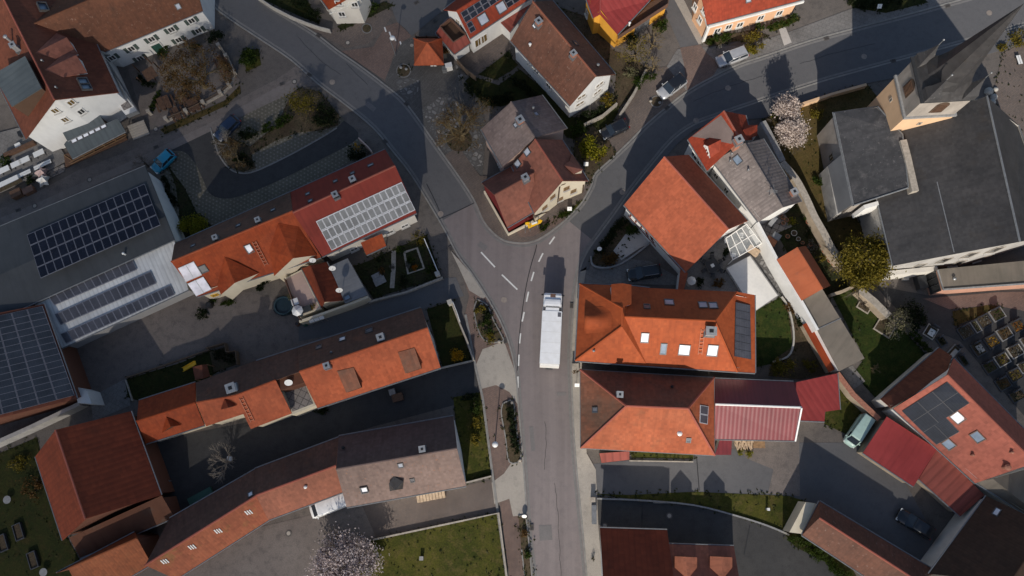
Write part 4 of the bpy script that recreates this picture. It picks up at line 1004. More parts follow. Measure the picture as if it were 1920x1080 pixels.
# ---- house at the far right of the top edge is only a garden wall
# ================================================================ church
ch = Building('church', 'grey slate church with tan tower and pointed spire leaning to the upper right', 'church')
ch.roof({'a': (1619, 262, 7), 'b': (1675, 498, 7), 'c': (1912, 453, 15), 'd': (1850, 180, 15), 'e': (1985, 440, 7), 'f': (1909, 234, 7)}, ['abcd', 'dcef'], M['slate'], M['w_church'], over=.4, ridge=['cd'], ridge_m=M['zinc'])
# choir block west of the tower
ch.roof({'a': (1563, 210, 7.2), 'b': (1600, 386, 7.0), 'c': (1704, 352, 10.0), 'd': (1694, 250, 10.2), 'e': (1646, 198, 8.9)}, ['abcde'], M['slate_pale'], M['w_sandgrey'], over=.25, part='choir_roof')
bm = bmesh.new(); V4 = [P(1553, 310, 3.6), P(1577, 290, 7.0), P(1597, 384, 6.9), P(1570, 401, 3.2)]
prism(bm, [P(1553, 310, 3.6), P(1577, 290, 6.8), P(1597, 384, 6.8), P(1570, 401, 3.6)], 0, 3.4); newobj('side_aisle', bm, M['w_church'], ch.root)
bm = bmesh.new(); vv = [bm.verts.new(p) for p in V4]; f = bm.faces.new(vv); f.normal_update()
if f.normal.z < 0: f.normal_flip()
lo = [bm.verts.new(p - Vector((0, 0, .3))) for p in V4]
for i in range(4): bm.faces.new((lo[i], lo[(i + 1) % 4], vv[(i + 1) % 4], vv[i]))
bmesh.ops.recalc_face_normals(bm, faces=bm.faces); newobj('aisle_roof', bm, M['sheet_zinc'], ch.root)
bm = bmesh.new(); strip(bm, [P(1622, 387, 7.2), P(1702, 362, 8.0)], .5, 3, 7.0); newobj('cornice', bm, M['w_white'], ch.root)
bm = bmesh.new(); strip(bm, [P(1694, 262, 10.3), P(1702, 292, 10.3), P(1717, 358, 10.3)], .8, 6, 10.3); newobj('parapet', bm, M['stone'], ch.root)
ch.window(1559, 295, .9, 1.4, 'stone', sill=False)
for r_ in range(3):
    for c_ in range(4):
        px, py = 1700 + c_ * 47 + r_ * 22 - (r_ * 0), 505 - c_ * 9.2 - r_ * 7.0
        hw = ch.wall_at(px, py)
for q in ((1722, 499), (1770, 488), (1818, 478), (1866, 468), (1796, 493), (1842, 484)): ch.window(q[0], q[1], 1.0, 2.6, 'stone', mull=0, sill=True)
# seams on the slate
for a_, c_ in (((1757, 341), (1789, 473)), ((1862, 190), (1919, 430))):
    M4 = ch.rframe(*a_, 0, None, along=c_) if a_[0] < 1850 else None
    if M4 is not None:
        bm = bmesh.new(); L = (ch.rp(*c_, 0, 0) - ch.rp(*a_, 0, 0)).length; box(bm, M4, (L / 2, 0, .02), (L, .1, .05)); newobj('roof_seam', bm, M['zinc'], ch.roofobj)
for a_, c_ in (((1564, 212), (1600, 384)), ((1646, 200), (1692, 252)), ((1692, 252), (1703, 351)), ((1601, 385), (1703, 352))):
    bm = bmesh.new(); p_, q_ = ch.rp(*a_), ch.rp(*c_); tube(bm, p_ + Vector((0, 0, .04)), q_ + Vector((0, 0, .04)), .09, .09, 6); newobj('edge_flashing', bm, M['zinc'], ch.roofobj)
# tower
HT = 18.0
TW = [P(1708, 108, HT), P(1727, 193, HT), P(1831, 187, HT)]
TC = TW[0] + TW[2] - TW[1]; TQ = [TW[0], TW[1], TW[2], TC]
cen = sum(TQ, Vector()) / 4
def tq(k, z): return [Vector((cen.x + (p.x - cen.x) * k, cen.y + (p.y - cen.y) * k, z)) for p in TQ]
bm = bmesh.new(); prism(bm, tq(.95, 0), 0, 13.6); tower = newobj('tower', bm, M['w_sandstone'], ch.root)
bm = bmesh.new(); prism(bm, tq(.92, 0), 13.6, HT); newobj('belfry', bm, M['w_sandgrey'], tower)
bm = bmesh.new(); prism(bm, tq(1.0, 0), 13.4, 13.75); newobj('string_course', bm, M['stone_grey'], tower)
bm = bmesh.new(); prism(bm, tq(1.02, 0), HT - .05, HT + .12); newobj('eaves', bm, M['dark_metal'], tower)
ch.walls = []
Q = tq(.92, HT); Q2 = tq(.95, 13.6)
n_ = 4
for src in (Q, Q2):
    ar = sum(src[i].x * src[(i + 1) % 4].y - src[(i + 1) % 4].x * src[i].y for i in range(4)); S_ = src if ar > 0 else src[::-1]
    for i in range(4):
        a_, b_ = S_[i], S_[(i + 1) % 4]; d = b_ - a_; ch.walls.append((a_, b_, Vector((d.y, -d.x, 0)).normalized()))
def louvre(px, py, zc):
    hw = ch.wall_at(px, py, .5)
    if not hw: print('no louvre'); return
    _, p, e, n = hw; M4 = frame(Vector((p.x, p.y, zc)), e, (0, 0, 1)); bm = bmesh.new()
    outer = [(-.75, -1.3), (.75, -1.3), (.75, .6)] + [(.75 * math.cos(t), .6 + .75 * math.sin(t)) for t in [math.pi * k / 8 for k in range(1, 8)]] + [(-.75, .6)]
    f0 = [bm.verts.new(M4 @ Vector((x, -.06, z))) for x, z in outer]; b0 = [bm.verts.new(M4 @ Vector((x, .3, z))) for x, z in outer]
    bm.faces.new(f0[::-1]); k = len(outer)
    for i in range(k): bm.faces.new((f0[i], f0[(i + 1) % k], b0[(i + 1) % k], b0[i]))
    bmesh.ops.recalc_face_normals(bm, faces=bm.faces); w_ = newobj('belfry_window', bm, M['timber'], tower)
    bm = bmesh.new()
    for i in range(7): box(bm, M4, (0, -.1, -1.1 + i * .3), (1.1, .1, .07))
    newobj('louvre', bm, M['wood_dark'], w_)
louvre(1706, 164, 15.9); louvre(1762, 202, 15.9)
for q in ((1671, 187), (1724, 231)): ch.window(q[0], q[1], .35, .6, 'stone', mull=0, sill=False)
# spire: flared skirt, octagonal needle
ax, ay = (TQ[1] - TQ[0]).normalized(), (TQ[3] - TQ[0]).normalized()
R0 = (TQ[1] - TQ[0]).length / 2
bm = bmesh.new(); uvl = bm.loops.layers.uv.new('UVMap')
rings = [(1.02, HT + .1, 0), (.80, HT + 1.2, .25), (.66, HT + 2.6, .75), (.56, HT + 4.2, 1)]
TIP = HT + 15.5
prev = None
sq = [Vector((x, y)) for x, y in ((-1, -1), (0, -1), (1, -1), (1, 0), (1, 1), (0, 1), (-1, 1), (-1, 0))]
ve = []
for k, z, t in rings:
    ring = []
    for i, s_ in enumerate(sq):
        an = math.atan2(s_.y, s_.x); o = Vector((math.cos(an), math.sin(an))) * 1.08
        q = s_ * (1 - t) + o * t; p = cen + ax * (q.x * R0 * k) + ay * (q.y * R0 * k); ring.append(bm.verts.new((p.x, p.y, z)))
    ve.append(ring)
tip = bm.verts.new((cen.x, cen.y, TIP))
for a_, b_ in zip(ve, ve[1:]):
    for i in range(8): bm.faces.new((a_[i], a_[(i + 1) % 8], b_[(i + 1) % 8], b_[i]))
for i in range(8): bm.faces.new((ve[-1][i], ve[-1][(i + 1) % 8], tip))
bmesh.ops.recalc_face_normals(bm, faces=bm.faces)
for f in bm.faces:
    for l in f.loops: l[uvl].uv = (l.vert.co.x + l.vert.co.y * .6, l.vert.co.z)
spire = newobj('spire', bm, M['slate'], ch.root)
for sx, sy in ((-1, -1), (1, -1), (1, 1), (-1, 1)):
    bm = bmesh.new(); p = cen + ax * (sx * R0 * .74) + ay * (sy * R0 * .74); r_ = R0 * .26
    pts = [p + ax * (x * r_) + ay * (y * r_) for x, y in ((-1, -1), (1, -1), (1, 1), (-1, 1))]
    pr = [[bm.verts.new((p.x + (q.x - p.x) * k, p.y + (q.y - p.y) * k, z)) for q in pts] for k, z in ((1, HT + .2), (1, HT + 1.0), (.62, HT + 1.9), (.3, HT + 3.0), (.02, HT + 4.2))]
    for a_, b_ in zip(pr, pr[1:]):
        for i in range(4): bm.faces.new((a_[i], a_[(i + 1) % 4], b_[(i + 1) % 4], b_[i]))
    bm.faces.new(pr[-1]); bmesh.ops.recalc_face_normals(bm, faces=bm.faces); pn = newobj('pinnacle', bm, M['slate_pale'], spire)
    bm = bmesh.new(); tube(bm, (p.x, p.y, HT + 4.1), (p.x, p.y, HT + 5.2), .05, .03, 6); bmesh.ops.create_icosphere(bm, subdivisions=1, radius=.14, matrix=Matrix.Translation((p.x, p.y, HT + 5.2))); newobj('finial', bm, M['zinc'], pn)
# low flat annexe in front of the nave
b = Building('vestry', 'low flat brown roofed vestry with pink plaster wall below the church gable', 'vestry')
b.roof({'a': (1758, 505, 4.0), 'b': (1769, 543, 4.0), 'c': (1990, 527, 4.0), 'd': (1990, 482, 4.0)}, ['abcd'], M['felt_brown'], M['w_salmonwall'], over=.1, thick=.3, gutter=False)
bm = bmesh.new(); strip(bm, [P(1758, 506, 4.1), P(1769, 543, 4.1), P(1990, 527, 4.1)], .2, 4.0, 4.18); newobj('parapet', bm, M['stone_grey'], b.root)
b.window(1750, 530, 2.6, 2.6, 'dark_metal', 'glass', mull=2, sill=False); b.vent(1788, 523, .15, .3)
bm = bmesh.new(); strip(bm, [P(1668, 512, 3), P(1758, 503, 3)], .6, 0, 3.0); w_ = tag(newobj('garden_wall', bm, M['w_offwhite'], top=True), 'white plastered wall running below the church gable to the vestry', 'wall')

# ================================================================ left middle: hall, canopies, barns
b = Building('flat_hall', 'big hall with smooth dark grey roof carrying sixty near black solar panels', 'hall')
b.roof({'a': (-120, 475, 5.2), 'b': (272, 311, 5.2), 'c': (300, 380, 6.0), 'f': (327, 449, 5.2), 'e': (10, 592, 5.2), 'd': (-90, 640, 5.2), 'g': (-100, 560, 6.0)}, ['abcg', 'gcfed'], M['sheet_grey'], M['w_white'], over=.3)
b.panels([(50, 440), (271, 344), (286, 383), (63, 481)], 15, 2, 'pv_dark', dh=.25, fi=0, fw=.05, fm='pv_frame_violet'); b.panels([(63, 481), (286, 383), (301, 422), (76, 522)], 15, 2, 'pv_dark', dh=.25, fi=0, fw=.05, fm='pv_frame_violet')
b.vent(235, 477, .12, .6, 'plastic_white')
b = Building('corrugated_canopy', 'white corrugated canopy with three rows of grey solar panels beside the dark hall', 'canopy')
b.roof({'a': (66, 571, 4.6), 'b': (327, 452, 4.6), 'c': (353, 543, 3.8), 'd': (110, 655, 3.8)}, ['abcd'], M['corrugated'], M['w_grey'], over=.5, thick=.12)
b.panels([(88, 552), (246, 482), (257, 506), (102, 573)], 12, 1, 'pv_slate', dh=.2, fm='pv_frame_violet'); b.panels([(102, 589), (282, 508), (293, 532), (114, 610)], 14, 1, 'pv_slate', dh=.2, fm='pv_frame_violet'); b.panels([(113, 626), (319, 534), (328, 553), (124, 645)], 17, 1, 'pv_slate', dh=.2, fm='pv_frame_violet')
b = Building('solar_barn', 'brick red barn almost covered by blue grey solar panels at the left edge', 'barn')
gable(b, (143, 747), (82, 571), (-160, 630), (-90, 810), 5.5, (20, 778), (-40, 600), 9, M['tile_barn_dark'], M['w_brickwall'], over=.5) if False else b.roof({'a': (-120, 610, 7.2), 'b': (82, 570, 5.4), 'c': (144, 747, 5.4), 'd': (-90, 806, 7.2)}, ['abcd'], M['tile_inn'], M['w_brickwall'], over=.5, thick=.3)
b.panels([(-96, 612), (80, 573.5), (140.5, 741), (-62, 794)], 6, 15, 'pv_blue', dh=.15, fw=.03, fm='pv_frame_violet')
b = Building('red_shed', 'small dark red roof at the left edge above the solar barn', 'shed')
b.roof({'a': (-50, 507, 4.0), 'b': (12, 502, 4.0), 'c': (38, 577, 3.4), 'd': (-30, 596, 3.4)}, ['abcd'], M['metal_maroon_dull'], M['w_grey'], over=.2)
bm = bmesh.new(); M4 = frame(P(153, 740, 0), P(163, 765, 0) - P(143, 720, 0), (0, 0, 1)); prism(bm, [P(138, 724, 3.2), P(163, 732, 3.2), P(172, 757, 3.2), P(146, 756, 3.2)], 0, 3.2)
tag(newobj('gate_pier', bm, M['w_white'], top=True), 'white plastered gate pier at the corner of the solar barn', 'pier')
bm = bmesh.new(); strip(bm, [P(-40, 845, 2), P(60, 800, 2), P(150, 757, 2)], .5, 0, 2.2); tag(newobj('boundary_wall', bm, M['w_church'], top=True), 'weathered white wall running along the foot of the solar barn', 'wall')

# ---- row A: crimson house with grey panels
b = Building('crimson_house', 'long crimson roofed house carrying forty five pale grey solar panels', 'house')
gable(b, (604, 481), (781, 399), (722, 280), (545, 360), 4.6, (549, 399), (741, 311), 7.6, M['tile_crimson'], M['w_offwhite'], ridge_m=M['tile_salmon'], over=.4)
b.panels([(592, 415), (753, 341), (779, 394), (622, 470)], 15, 3, 'pv_grey', dh=.12)
b.chimney(629, 366, .6, .9, 'black'); b.chimney(661.5, 337, .6, .9, 'cap_metal')
for x, y in ((577, 364), (582, 377), (629, 340), (661, 325)): b.skylight(x, y, .55, .75)
b.skylight(695, 310, .75, .75)
for x, y in ((664, 467), (731, 435), (759, 423)): b.window(x, y, 1.0, .9)
p_ = Building('orange_porch', 'small orange tiled porch roof on the crimson house', 'porch')
p_.roof({'a': (676, 455, 3.4), 'b': (716, 438, 3.4), 'c': (724, 461, 2.6), 'd': (687, 478, 2.6)}, ['abcd'], M['tile_orange_deep'], None)
for x, y in ((690, 480), (724, 465)):
    bm = bmesh.new(); box(bm, Matrix.Translation(P(x, y, 0)), (0, 0, 1.2), (.14, .14, 2.4)); newobj('post', bm, M['timber'], p_.root)
# ---- row A: orange house with cross gables
b = Building('cross_gable_house', 'orange roofed house with two cross gables and white solar collectors', 'house')
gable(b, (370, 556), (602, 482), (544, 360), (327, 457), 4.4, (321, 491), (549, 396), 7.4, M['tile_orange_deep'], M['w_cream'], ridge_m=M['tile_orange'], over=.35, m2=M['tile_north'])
b.dormer({'r': (521, 418, 0), 's': (549, 484, 3.4), 'a': (514, 517, .2), 'b': (594, 478, .2), 'c': (560, 425, 0), 'd': (505, 470, 0)}, ['rsad', 'rcbs'], M['tile_orange_deep'], M['w_cream'], drop=4.2)
b.dormer({'r': (421, 481, 0), 's': (440, 530, 2.6), 'a': (414, 552, .2), 'b': (485, 512, .2), 'd': (407, 535, 0)}, ['rsad', 'rbs'], M['tile_orange_deep'], M['w_cream'], drop=3.8)
bm = bmesh.new(); M4 = None
for q in ([(333, 503), (363, 490), (379, 516), (349, 529)], [(351, 532), (381, 518.5), (397, 543), (368, 556)]): b.panels(q, 2, 1, 'thermal', dh=.2)
b.skylight(381, 504, .9, 1.1, 'sky_glass_dark'); b.skylight(467, 466, .8, 1.3, 'sky_glass_white'); b.skylight(362, 461, .6, .7); b.skylight(447, 423, .6, .7); b.skylight(512, 394, .6, .7)
b.chimney(404, 446, .5, .7, 'cap_metal'); b.chimney(484, 413, .5, .7, 'cap_metal')
b.ladder((476, 452), (500, 497))
b.window(403, 553, .8, .8, 'yellow_paint', 'glass_warm')
# ---- courtyard buildings
b = Building('courtyard_cottage', 'narrow red brown gabled cottage with cream gable in the courtyard', 'cottage')
gable(b, (603, 577), (566, 503), (612, 491), (647, 563), 3.0, (608, 566), (582, 498), 5.0, M['tile_barn_dark'], M['w_cream'], over=.2)
b = Building('metal_lean_to', 'grey sheet metal lean-to beside the red brown courtyard cottage', 'lean-to')
b.roof({'a': (618, 499, 3.2), 'b': (652, 484, 2.9), 'c': (690, 553, 2.9), 'd': (647, 569, 3.2)}, ['abcd'], M['sheet_zinc'], M['w_grey'], over=.15, thick=.1)
b.skylight(651, 558, .6, .8, 'sky_glass_blue')
b = Building('roof_terrace', 'cream plastered terrace with pale pink floor between cottage and courtyard', 'terrace')
b.slab([(533, 522), (566, 505), (602, 578), (560, 595)], 0, 2.4, M['w_cream'], 'wall'); b.slab([(537, 523), (565, 509), (598, 577), (562, 591)], 2.4, 2.42, M['w_pink'], 'terrace_floor')
bm = bmesh.new(); strip(bm, [P(561, 603, 2.6), P(650, 572, 2.6), P(690, 556, 2.6)], .3, 0, 2.6); newobj('garden_wall', bm, M['w_cream'], b.root)
bm = bmesh.new(); strip(bm, [P(533, 522, 3.2), P(558, 592, 3.2), P(563, 600, 3.2)], .08, 2.4, 3.3); newobj('railing', bm, M['brown_frame'], b.root)
# ---- row B
b = Building('terracotta_house', 'long terracotta roofed house with two shed dormers beside the small lawn', 'house')
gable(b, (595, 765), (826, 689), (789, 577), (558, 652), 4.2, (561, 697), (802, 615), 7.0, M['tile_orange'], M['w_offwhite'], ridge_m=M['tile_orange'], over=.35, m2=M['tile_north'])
b.dormer({'a': (746, 661, .1), 'b': (777, 652, .1), 'c': (790, 690, 1.2), 'd': (760, 700, 1.2)}, ['abcd'], M['tile_hip_mossy'], M['w_brownwood'], drop=1.6)
b.dormer({'a': (632, 696, .1), 'b': (663, 689, .1), 'c': (677, 726, 1.2), 'd': (649, 736, 1.2)}, ['abcd'], M['tile_hip_mossy'], M['w_brownwood'], drop=1.6)
b.chimney(714, 633, .75, .8, 'plastic_white'); b.chimney(613, 686, .6, .7, 'brick')
b.skylight(692, 620, .9, 1.0, 'sky_glass_dark'); b.skylight(642, 636, .8, .9, 'sky_glass_white'); b.skylight(598, 651, .7, .8, 'sky_glass_dark'); b.vent(622, 661, .1, .4)
b = Building('recessed_house', 'narrow house with brown north roof and a recessed tiled balcony between terracotta roofs', 'house')
b.roof({'a': (480, 677, 4.2), 'b': (558, 652, 4.2), 'c': (561, 697, 6.9), 'd': (517, 713, 6.9)}, ['abcd'], M['tile_north'], M['w_cream'], over=.1)
b.slab([(527, 723), (562, 700), (592, 760), (546, 778)], 0, 3.4, M['w_cream'], 'lower_wall'); b.slab([(533, 731), (570, 719), (587, 757), (548, 772)], 3.4, 3.46, M['terrace_slabs'], 'balcony_floor')
b.slab([(517, 713), (561, 697), (570, 717), (526, 732)], 3.0, 6.2, M['felt_rust'], 'recess_roof')
b = Building('chimney_house', 'orange roofed house with square white chimney cap and tiny gabled dormer', 'house')
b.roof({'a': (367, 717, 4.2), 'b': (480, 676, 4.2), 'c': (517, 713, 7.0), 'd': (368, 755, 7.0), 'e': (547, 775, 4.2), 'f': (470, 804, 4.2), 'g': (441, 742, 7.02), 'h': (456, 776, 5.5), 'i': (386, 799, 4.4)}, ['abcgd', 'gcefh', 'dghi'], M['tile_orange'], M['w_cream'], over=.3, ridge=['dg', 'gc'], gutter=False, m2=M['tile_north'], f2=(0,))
b.chimney(434.5, 728, 1.0, 1.1, 'plastic_white')
b.dormer({'r': (421, 747, .0), 's': (428, 764, 1.2), 'a': (414, 768, .2), 'b': (444, 760, .2)}, ['rsa', 'rbs'], M['tile_barn_dark'], M['w_brownwood'], drop=1.2)
b.ladder((452, 745), (474, 790))
bm = bmesh.new(); M4 = frame(P(541, 716, 6.5), (1, .3, 0), (0, -.6, .5)); tube(bm, M4 @ Vector((0, 0, 0)), M4 @ Vector((0, 0, .15)), .15, .5, 14); tube(bm, P(541, 716, 5.5), P(541, 716, 6.6), .04, .04, 6)
tag(newobj('satellite_dish', bm, M['plastic_white'], top=True), 'white satellite dish above the recessed balcony', 'satellite dish')
b = Building('bright_cottage', 'small bright orange gabled cottage with one triangular dormer', 'cottage')
gable(b, (273, 832), (383, 797), (366, 717), (260, 751), 3.6, (256, 790), (366, 755), 6.0, M['tile_orange_deep'], M['w_cream'], over=.25)
b.dormer({'r': (312, 781, 0), 's': (320, 800, 1.3), 'a': (304, 811, .2), 'b': (340, 797, .2)}, ['rsa', 'rbs'], M['tile_orange_deep'], M['w_brownwood'], drop=1.2)
# ---- big dark barn with lean-to, row C
b = Building('dark_red_barn', 'big barn with dark rust ribbed roof and lean-to at the lower left', 'barn')
gable(b, (66, 856), (117, 1013), (302, 928), (245, 771), 5.0, (104, 806), (160, 973), 10.0, M['tile_barn_dark'], M['w_brickwall'], ridge_m=M['tile_salmon'], over=.4)
a = Building('barn_lean_to', 'rust brown lean-to roof along the south end of the big barn', 'lean-to')
a.roof({'a': (130, 1008, 4.4), 'b': (303, 929, 4.4), 'c': (327, 970, 2.8), 'd': (150, 1046, 2.8)}, ['abcd'], M['felt_rust'], M['w_brickwall'], over=.2)
b = Building('ochre_barn', 'ochre tiled gabled barn cut by the bottom edge at the lower left', 'barn')
gable(b, (160, 1130), (284, 1058), (252, 998), (105, 1075), 3.5, (128, 1066), (257, 1009), 5.5, M['tile_ochre'], M['w_brickwall'], over=.2)
b = Building('lichen_barn', 'long low barn with lichen covered ochre roof curving to the bottom edge', 'barn')
gable(b, (330, 1086), (504, 975), (478, 880), (318, 972), 3.6, (272, 1060), (480, 930), 6.6, M['tile_lichen'], M['w_brickwall'], over=.2, ridge_m=M['tile_salmon'], m2=M['tile_north'])
for x, y in ((310, 1053), (361, 1026), (410, 996), (467, 961)):
    p = b.rp(x, y); M4 = b.rframe(x, y); bm = bmesh.new()
    for i in range(3): box(bm, M4, (-.25 + i * .25, .2 - .1 * i, .06), (.12, .7, .06))
    newobj('snow_guard', bm, M['plastic_white'], b.roofobj)
b.skylight(470, 927, .6, .7, 'sky_glass_white')
b = Building('rust_barn', 'red rust roofed barn section behind the parked white van', 'barn')
gable(b, (503, 975), (642, 923), (635, 820), (478, 879), 3.8, (480, 929), (630, 873), 6.8, M['tile_rust'], M['w_brickwall'], over=.2, ridge_m=M['tile_salmon'], m2=M['tile_north'])
b.vent(574, 913, .14, .35, 'plastic_white')
b = Building('patchy_house', 'long house with patchy grey brown roof, orange stained tiles and slate dormer', 'house')
gable(b, (650, 951), (874, 911), (850, 780), (635, 818), 4.2, (630, 880), (857, 841), 7.4, M['tile_patchy'], M['w_white'], over=.3, m2=M['tile_north_grey'])
b.dormer({'r': (738, 893, 0), 's': (741, 919, 1.6), 'a': (729, 907, .7), 'b': (756, 903, .7), 'c': (755, 917, .2), 'd': (731, 921, .2)}, ['rsda', 'rbcs'], M['slate'], M['w_grey'], drop=1.4)
b.skylight(683, 917, .8, 1.0, 'sky_glass_white', raise_=.25); b.skylight(751, 872, .6, .7); b.skylight(773, 900, .5, .6, 'sky_glass_dark'); b.chimney(792, 842, .6, .8, 'black'); b.vent(645, 839, .14, .5, 'black')

# ================================================================ centre: timbered corner house group
b = Building('grey_brown_house', 'pink walled house with weathered grey brown roof behind the corner house', 'house')
gable(b, (902, 242), (942, 313), (1063, 241), (1016, 178), 5.2, (958, 191), (1003, 258), 9.2, M['tile_greybrown'], M['w_pink'], over=.3, ridge_m=M['tile_greybrown'])
b.chimney(975, 226, .8, .9, 'brick'); b.vent(1000, 204, .12, .5); b.skylight(1005, 214, .6, .7, 'sky_glass'); b.skylight(969, 233, .6, .9, 'sky_glass')
b.window(936, 313, .8, 1.1)
b = Building('corner_house', 'cream half timbered corner house with rust brown roof facing the junction', 'house')
gable(b, (960, 312), (1002, 400), (1103, 339), (1054, 262), 5.0, (1003, 261), (1055, 339), 9.4, M['tile_russet'], M['w_cream'], over=.25, ridge_m=M['tile_salmon'])
b.skylight(989, 285, .8, 1.0); b.skylight(971, 307, .8, 1.0)
b.dormer({'r': (1068, 302, .6), 's': (1093, 318, 1.6), 'a': (1056, 310, 0), 'd': (1077, 326, .4), 'b': (1072, 288, .0)}, ['rsda', 'rbs'], M['tile_russet'], M['w_cream'], drop=1.6)
for x, y in ((1062, 353), (1075, 358), (1036, 369), (1050, 373), (1021, 389)): b.window(x, y, .7, 1.0, 'wood', 'glass_warm', mull=1)
b.beams([((1049, 350), (1043, 398)), ((1050, 378), (1096, 362)), ((1003, 404), (1042, 392)), ((1004, 412), (1045, 396)), ((1050, 391), (1095, 371)), ((1094, 346), (1091, 371)), ((1052, 347), (1060, 344))], 'timber', .2)
b = Building('red_wing', 'low wing with dark red boarded walls and russet roof pointing at the junction', 'house')
gable(b, (951, 426), (1002, 396), (962, 310), (903, 343), 3.8, (927, 366), (1001, 325), 6.6, M['tile_russet'], M['w_red'], over=.2, ridge_m=M['tile_russet'])
b.chimney(985, 334, .7, 1.0, 'cap_metal')
bm = bmesh.new(); strip(bm, [P(908, 358, 1), P(953, 438, 1), P(1000, 414, 1)], .2, 0, 1.0); newobj('plinth', bm, M['w_cream'], b.root)
bm = bmesh.new(); Mz = frame(P(1001, 326, 6.7), P(1002, 396, 4.4) - P(1001, 326, 6.7), (0, 0, 1)); L = (P(1002, 396, 4.2) - P(1001, 326, 6.7)).length; box(bm, Mz, (L / 2, 0, .05), (L, .35, .25)); newobj('valley_flashing', bm, M['stone_light'], b.root)

# ================================================================ right: hip houses, barn
b = Building('orange_hip_house', 'large orange hipped house beside the lorry with skylights and eyebrow dormer', 'house')
he, hr = 5.6, 10.2
b.roof({'a': (1087, 532, he), 'b': (1079, 676, he), 'c': (1214, 686, he), 'e': (1382, 697, he), 'f': (1416, 699, he), 'g': (1415, 553, he), 'h': (1381, 547, he + .6), 'i': (1184, 536, he), 'r': (1166, 577, hr), 's': (1166, 612, hr - .3), 't': (1171, 594, hr - .4), 'u': (1340, 602, hr - .4), 'v': (1218, 540, he)},
       ['absr', 'bcs', 'cetus'[0:1] + 'euts', 'efghu', 'utvh', 'tvir', 'iar', 'rst'], M['tile_hip'], M['w_white'], over=.5, ridge=['rs', 'tu', 'bs', 'ar', 'uh', 'ue'], ridge_m=M['tile_hip'])
b.panels([(1379, 566), (1407, 572), (1409, 674), (1377, 668)], 1, 7, 'pv_slate', dh=.1, fi=3, fw=.03, fm='pv_frame_black')
for x, y, g, w_, h_ in ((1213, 575, 'sky_glass_dark', .7, .8), (1254.5, 567, 'sky_glass', 1.1, 1.1), (1318, 572, 'sky_glass', 1.0, 1.1), (1337, 573, 'sky_glass', 1.0, 1.1), (1209, 633, 'sky_glass_white', .9, 1.3), (1244, 654, 'sky_glass_blue', .7, 1.5), (1283, 656, 'sky_glass_white', 1.3, 1.4), (1336, 657, 'sky_glass_white', 1.2, 1.5)):
    b.skylight(x, y, w_, h_, g)
b.chimney(1332, 622, 1.1, 1.4, 'cap_metal', dp=.9); b.ladder((1318, 616), (1312, 664)); b.vent(1113, 658, .12, .4)
# eyebrow dormer on the west slope
face = b.faces[0]; bm = bmesh.new(); uvl = bm.loops.layers.uv.new('UVMap')
p0, p1 = b.rp(1096, 573, 0, 0), b.rp(1095, 626, 0, 0); ee_ = (p1 - p0); up = b.rp(1150, 594, 0, 0) - b.rp(1096, 594, 0, 0)
rows = []
for j in range(9):
    v_ = j / 8; row = []
    for i in range(13):
        u_ = i / 12; bulge = math.sin(math.pi * u_) ** 2 * 1.5 * (1 - v_) ** 1.0
        p = p0 + ee_ * (u_ * (1 - .15 * v_) + .075 * v_) + up * v_ * .95 + Vector((0, 0, bulge + .03)); row.append(bm.verts.new(p))
    rows.append(row)
for j in range(8):
    for i in range(12):
        f = bm.faces.new((rows[j][i], rows[j][i + 1], rows[j + 1][i + 1], rows[j + 1][i]))
        for l in f.loops: l[uvl].uv = (l.vert.co.y, l.vert.co.x)
lowr = [bm.verts.new(p0 + ee_ * (i / 12) - Vector((0, 0, .2))) for i in range(13)]
for i in range(12): bm.faces.new((lowr[i], lowr[i + 1], rows[0][i + 1], rows[0][i]))
bmesh.ops.recalc_face_normals(bm, faces=bm.faces); newobj('eyebrow_dormer', bm, M['tile_hip'], b.roofobj, smooth=True)
b.dormer({'r': (1166, 576, .0), 'a': (1146, 533, 2.4), 'b': (1184, 534, 2.4), 's': (1166, 531, 3.0), 'c': (1146, 566, .1), 'd': (1184, 570, .1)}, ['rsac', 'rdbs'], M['tile_hip'], M['w_white'], drop=3, fi=6)
b = Building('old_hip_house', 'hipped house with mossy brown and faded orange slopes south of the bright hip roof', 'house')
V = {'a': (1088, 693, 5), 'b': (1089, 840, 5), 'c': (1340, 854, 5), 'd': (1339, 708, 5), 'r': (1174, 761, 9), 's': (1290, 766, 9)}
b.roof(V, ['bcsr', 'cds'], M['tile_hip_old'], None, over=.3, gutter=False)
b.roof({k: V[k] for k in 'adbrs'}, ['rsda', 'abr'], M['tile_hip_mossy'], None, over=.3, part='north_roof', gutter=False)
bm = bmesh.new(); prism(bm, [P(1094, 699, 5), P(1095, 835, 5), P(1334, 848, 5), P(1333, 714, 5)], -.1, 4.85); newobj('wall', bm, M['w_offwhite'], b.root)
bm = bmesh.new()
for q in ('rs', 'ar', 'br', 'ds', 'cs'): tube(bm, P(*V[q[0]]) + Vector((0, 0, .03)), P(*V[q[1]]) + Vector((0, 0, .03)), .13, .13, 6)
newobj('ridge_cap', bm, M['tile_salmon'], b.root)
bm = bmesh.new(); cs = [P(*V[k]) for k in 'abcda']
for p, q in zip(cs, cs[1:]): tube(bm, p - Vector((0, 0, .1)), q - Vector((0, 0, .1)), .08, .08, 6)
newobj('gutter', bm, M['zinc'], b.root)
b.chimney(1162, 740, .6, .9, 'brick'); b.skylight(1116, 769, .6, .7, 'sky_glass_dark'); b.skylight(1291, 825, .5, .6, 'sky_glass_dark'); b.vent(1274, 813, .2, .2, 'plastic_white'); b.vent(1259, 725, .12, .5, 'black')
b.panels([(1313, 759), (1329, 762), (1327, 796), (1312, 793)], 1, 2, 'pv_slate', dh=.1, fi=1)
b = Building('maroon_workshop', 'maroon ribbed metal roof with white verge next to the old hip roof', 'workshop')
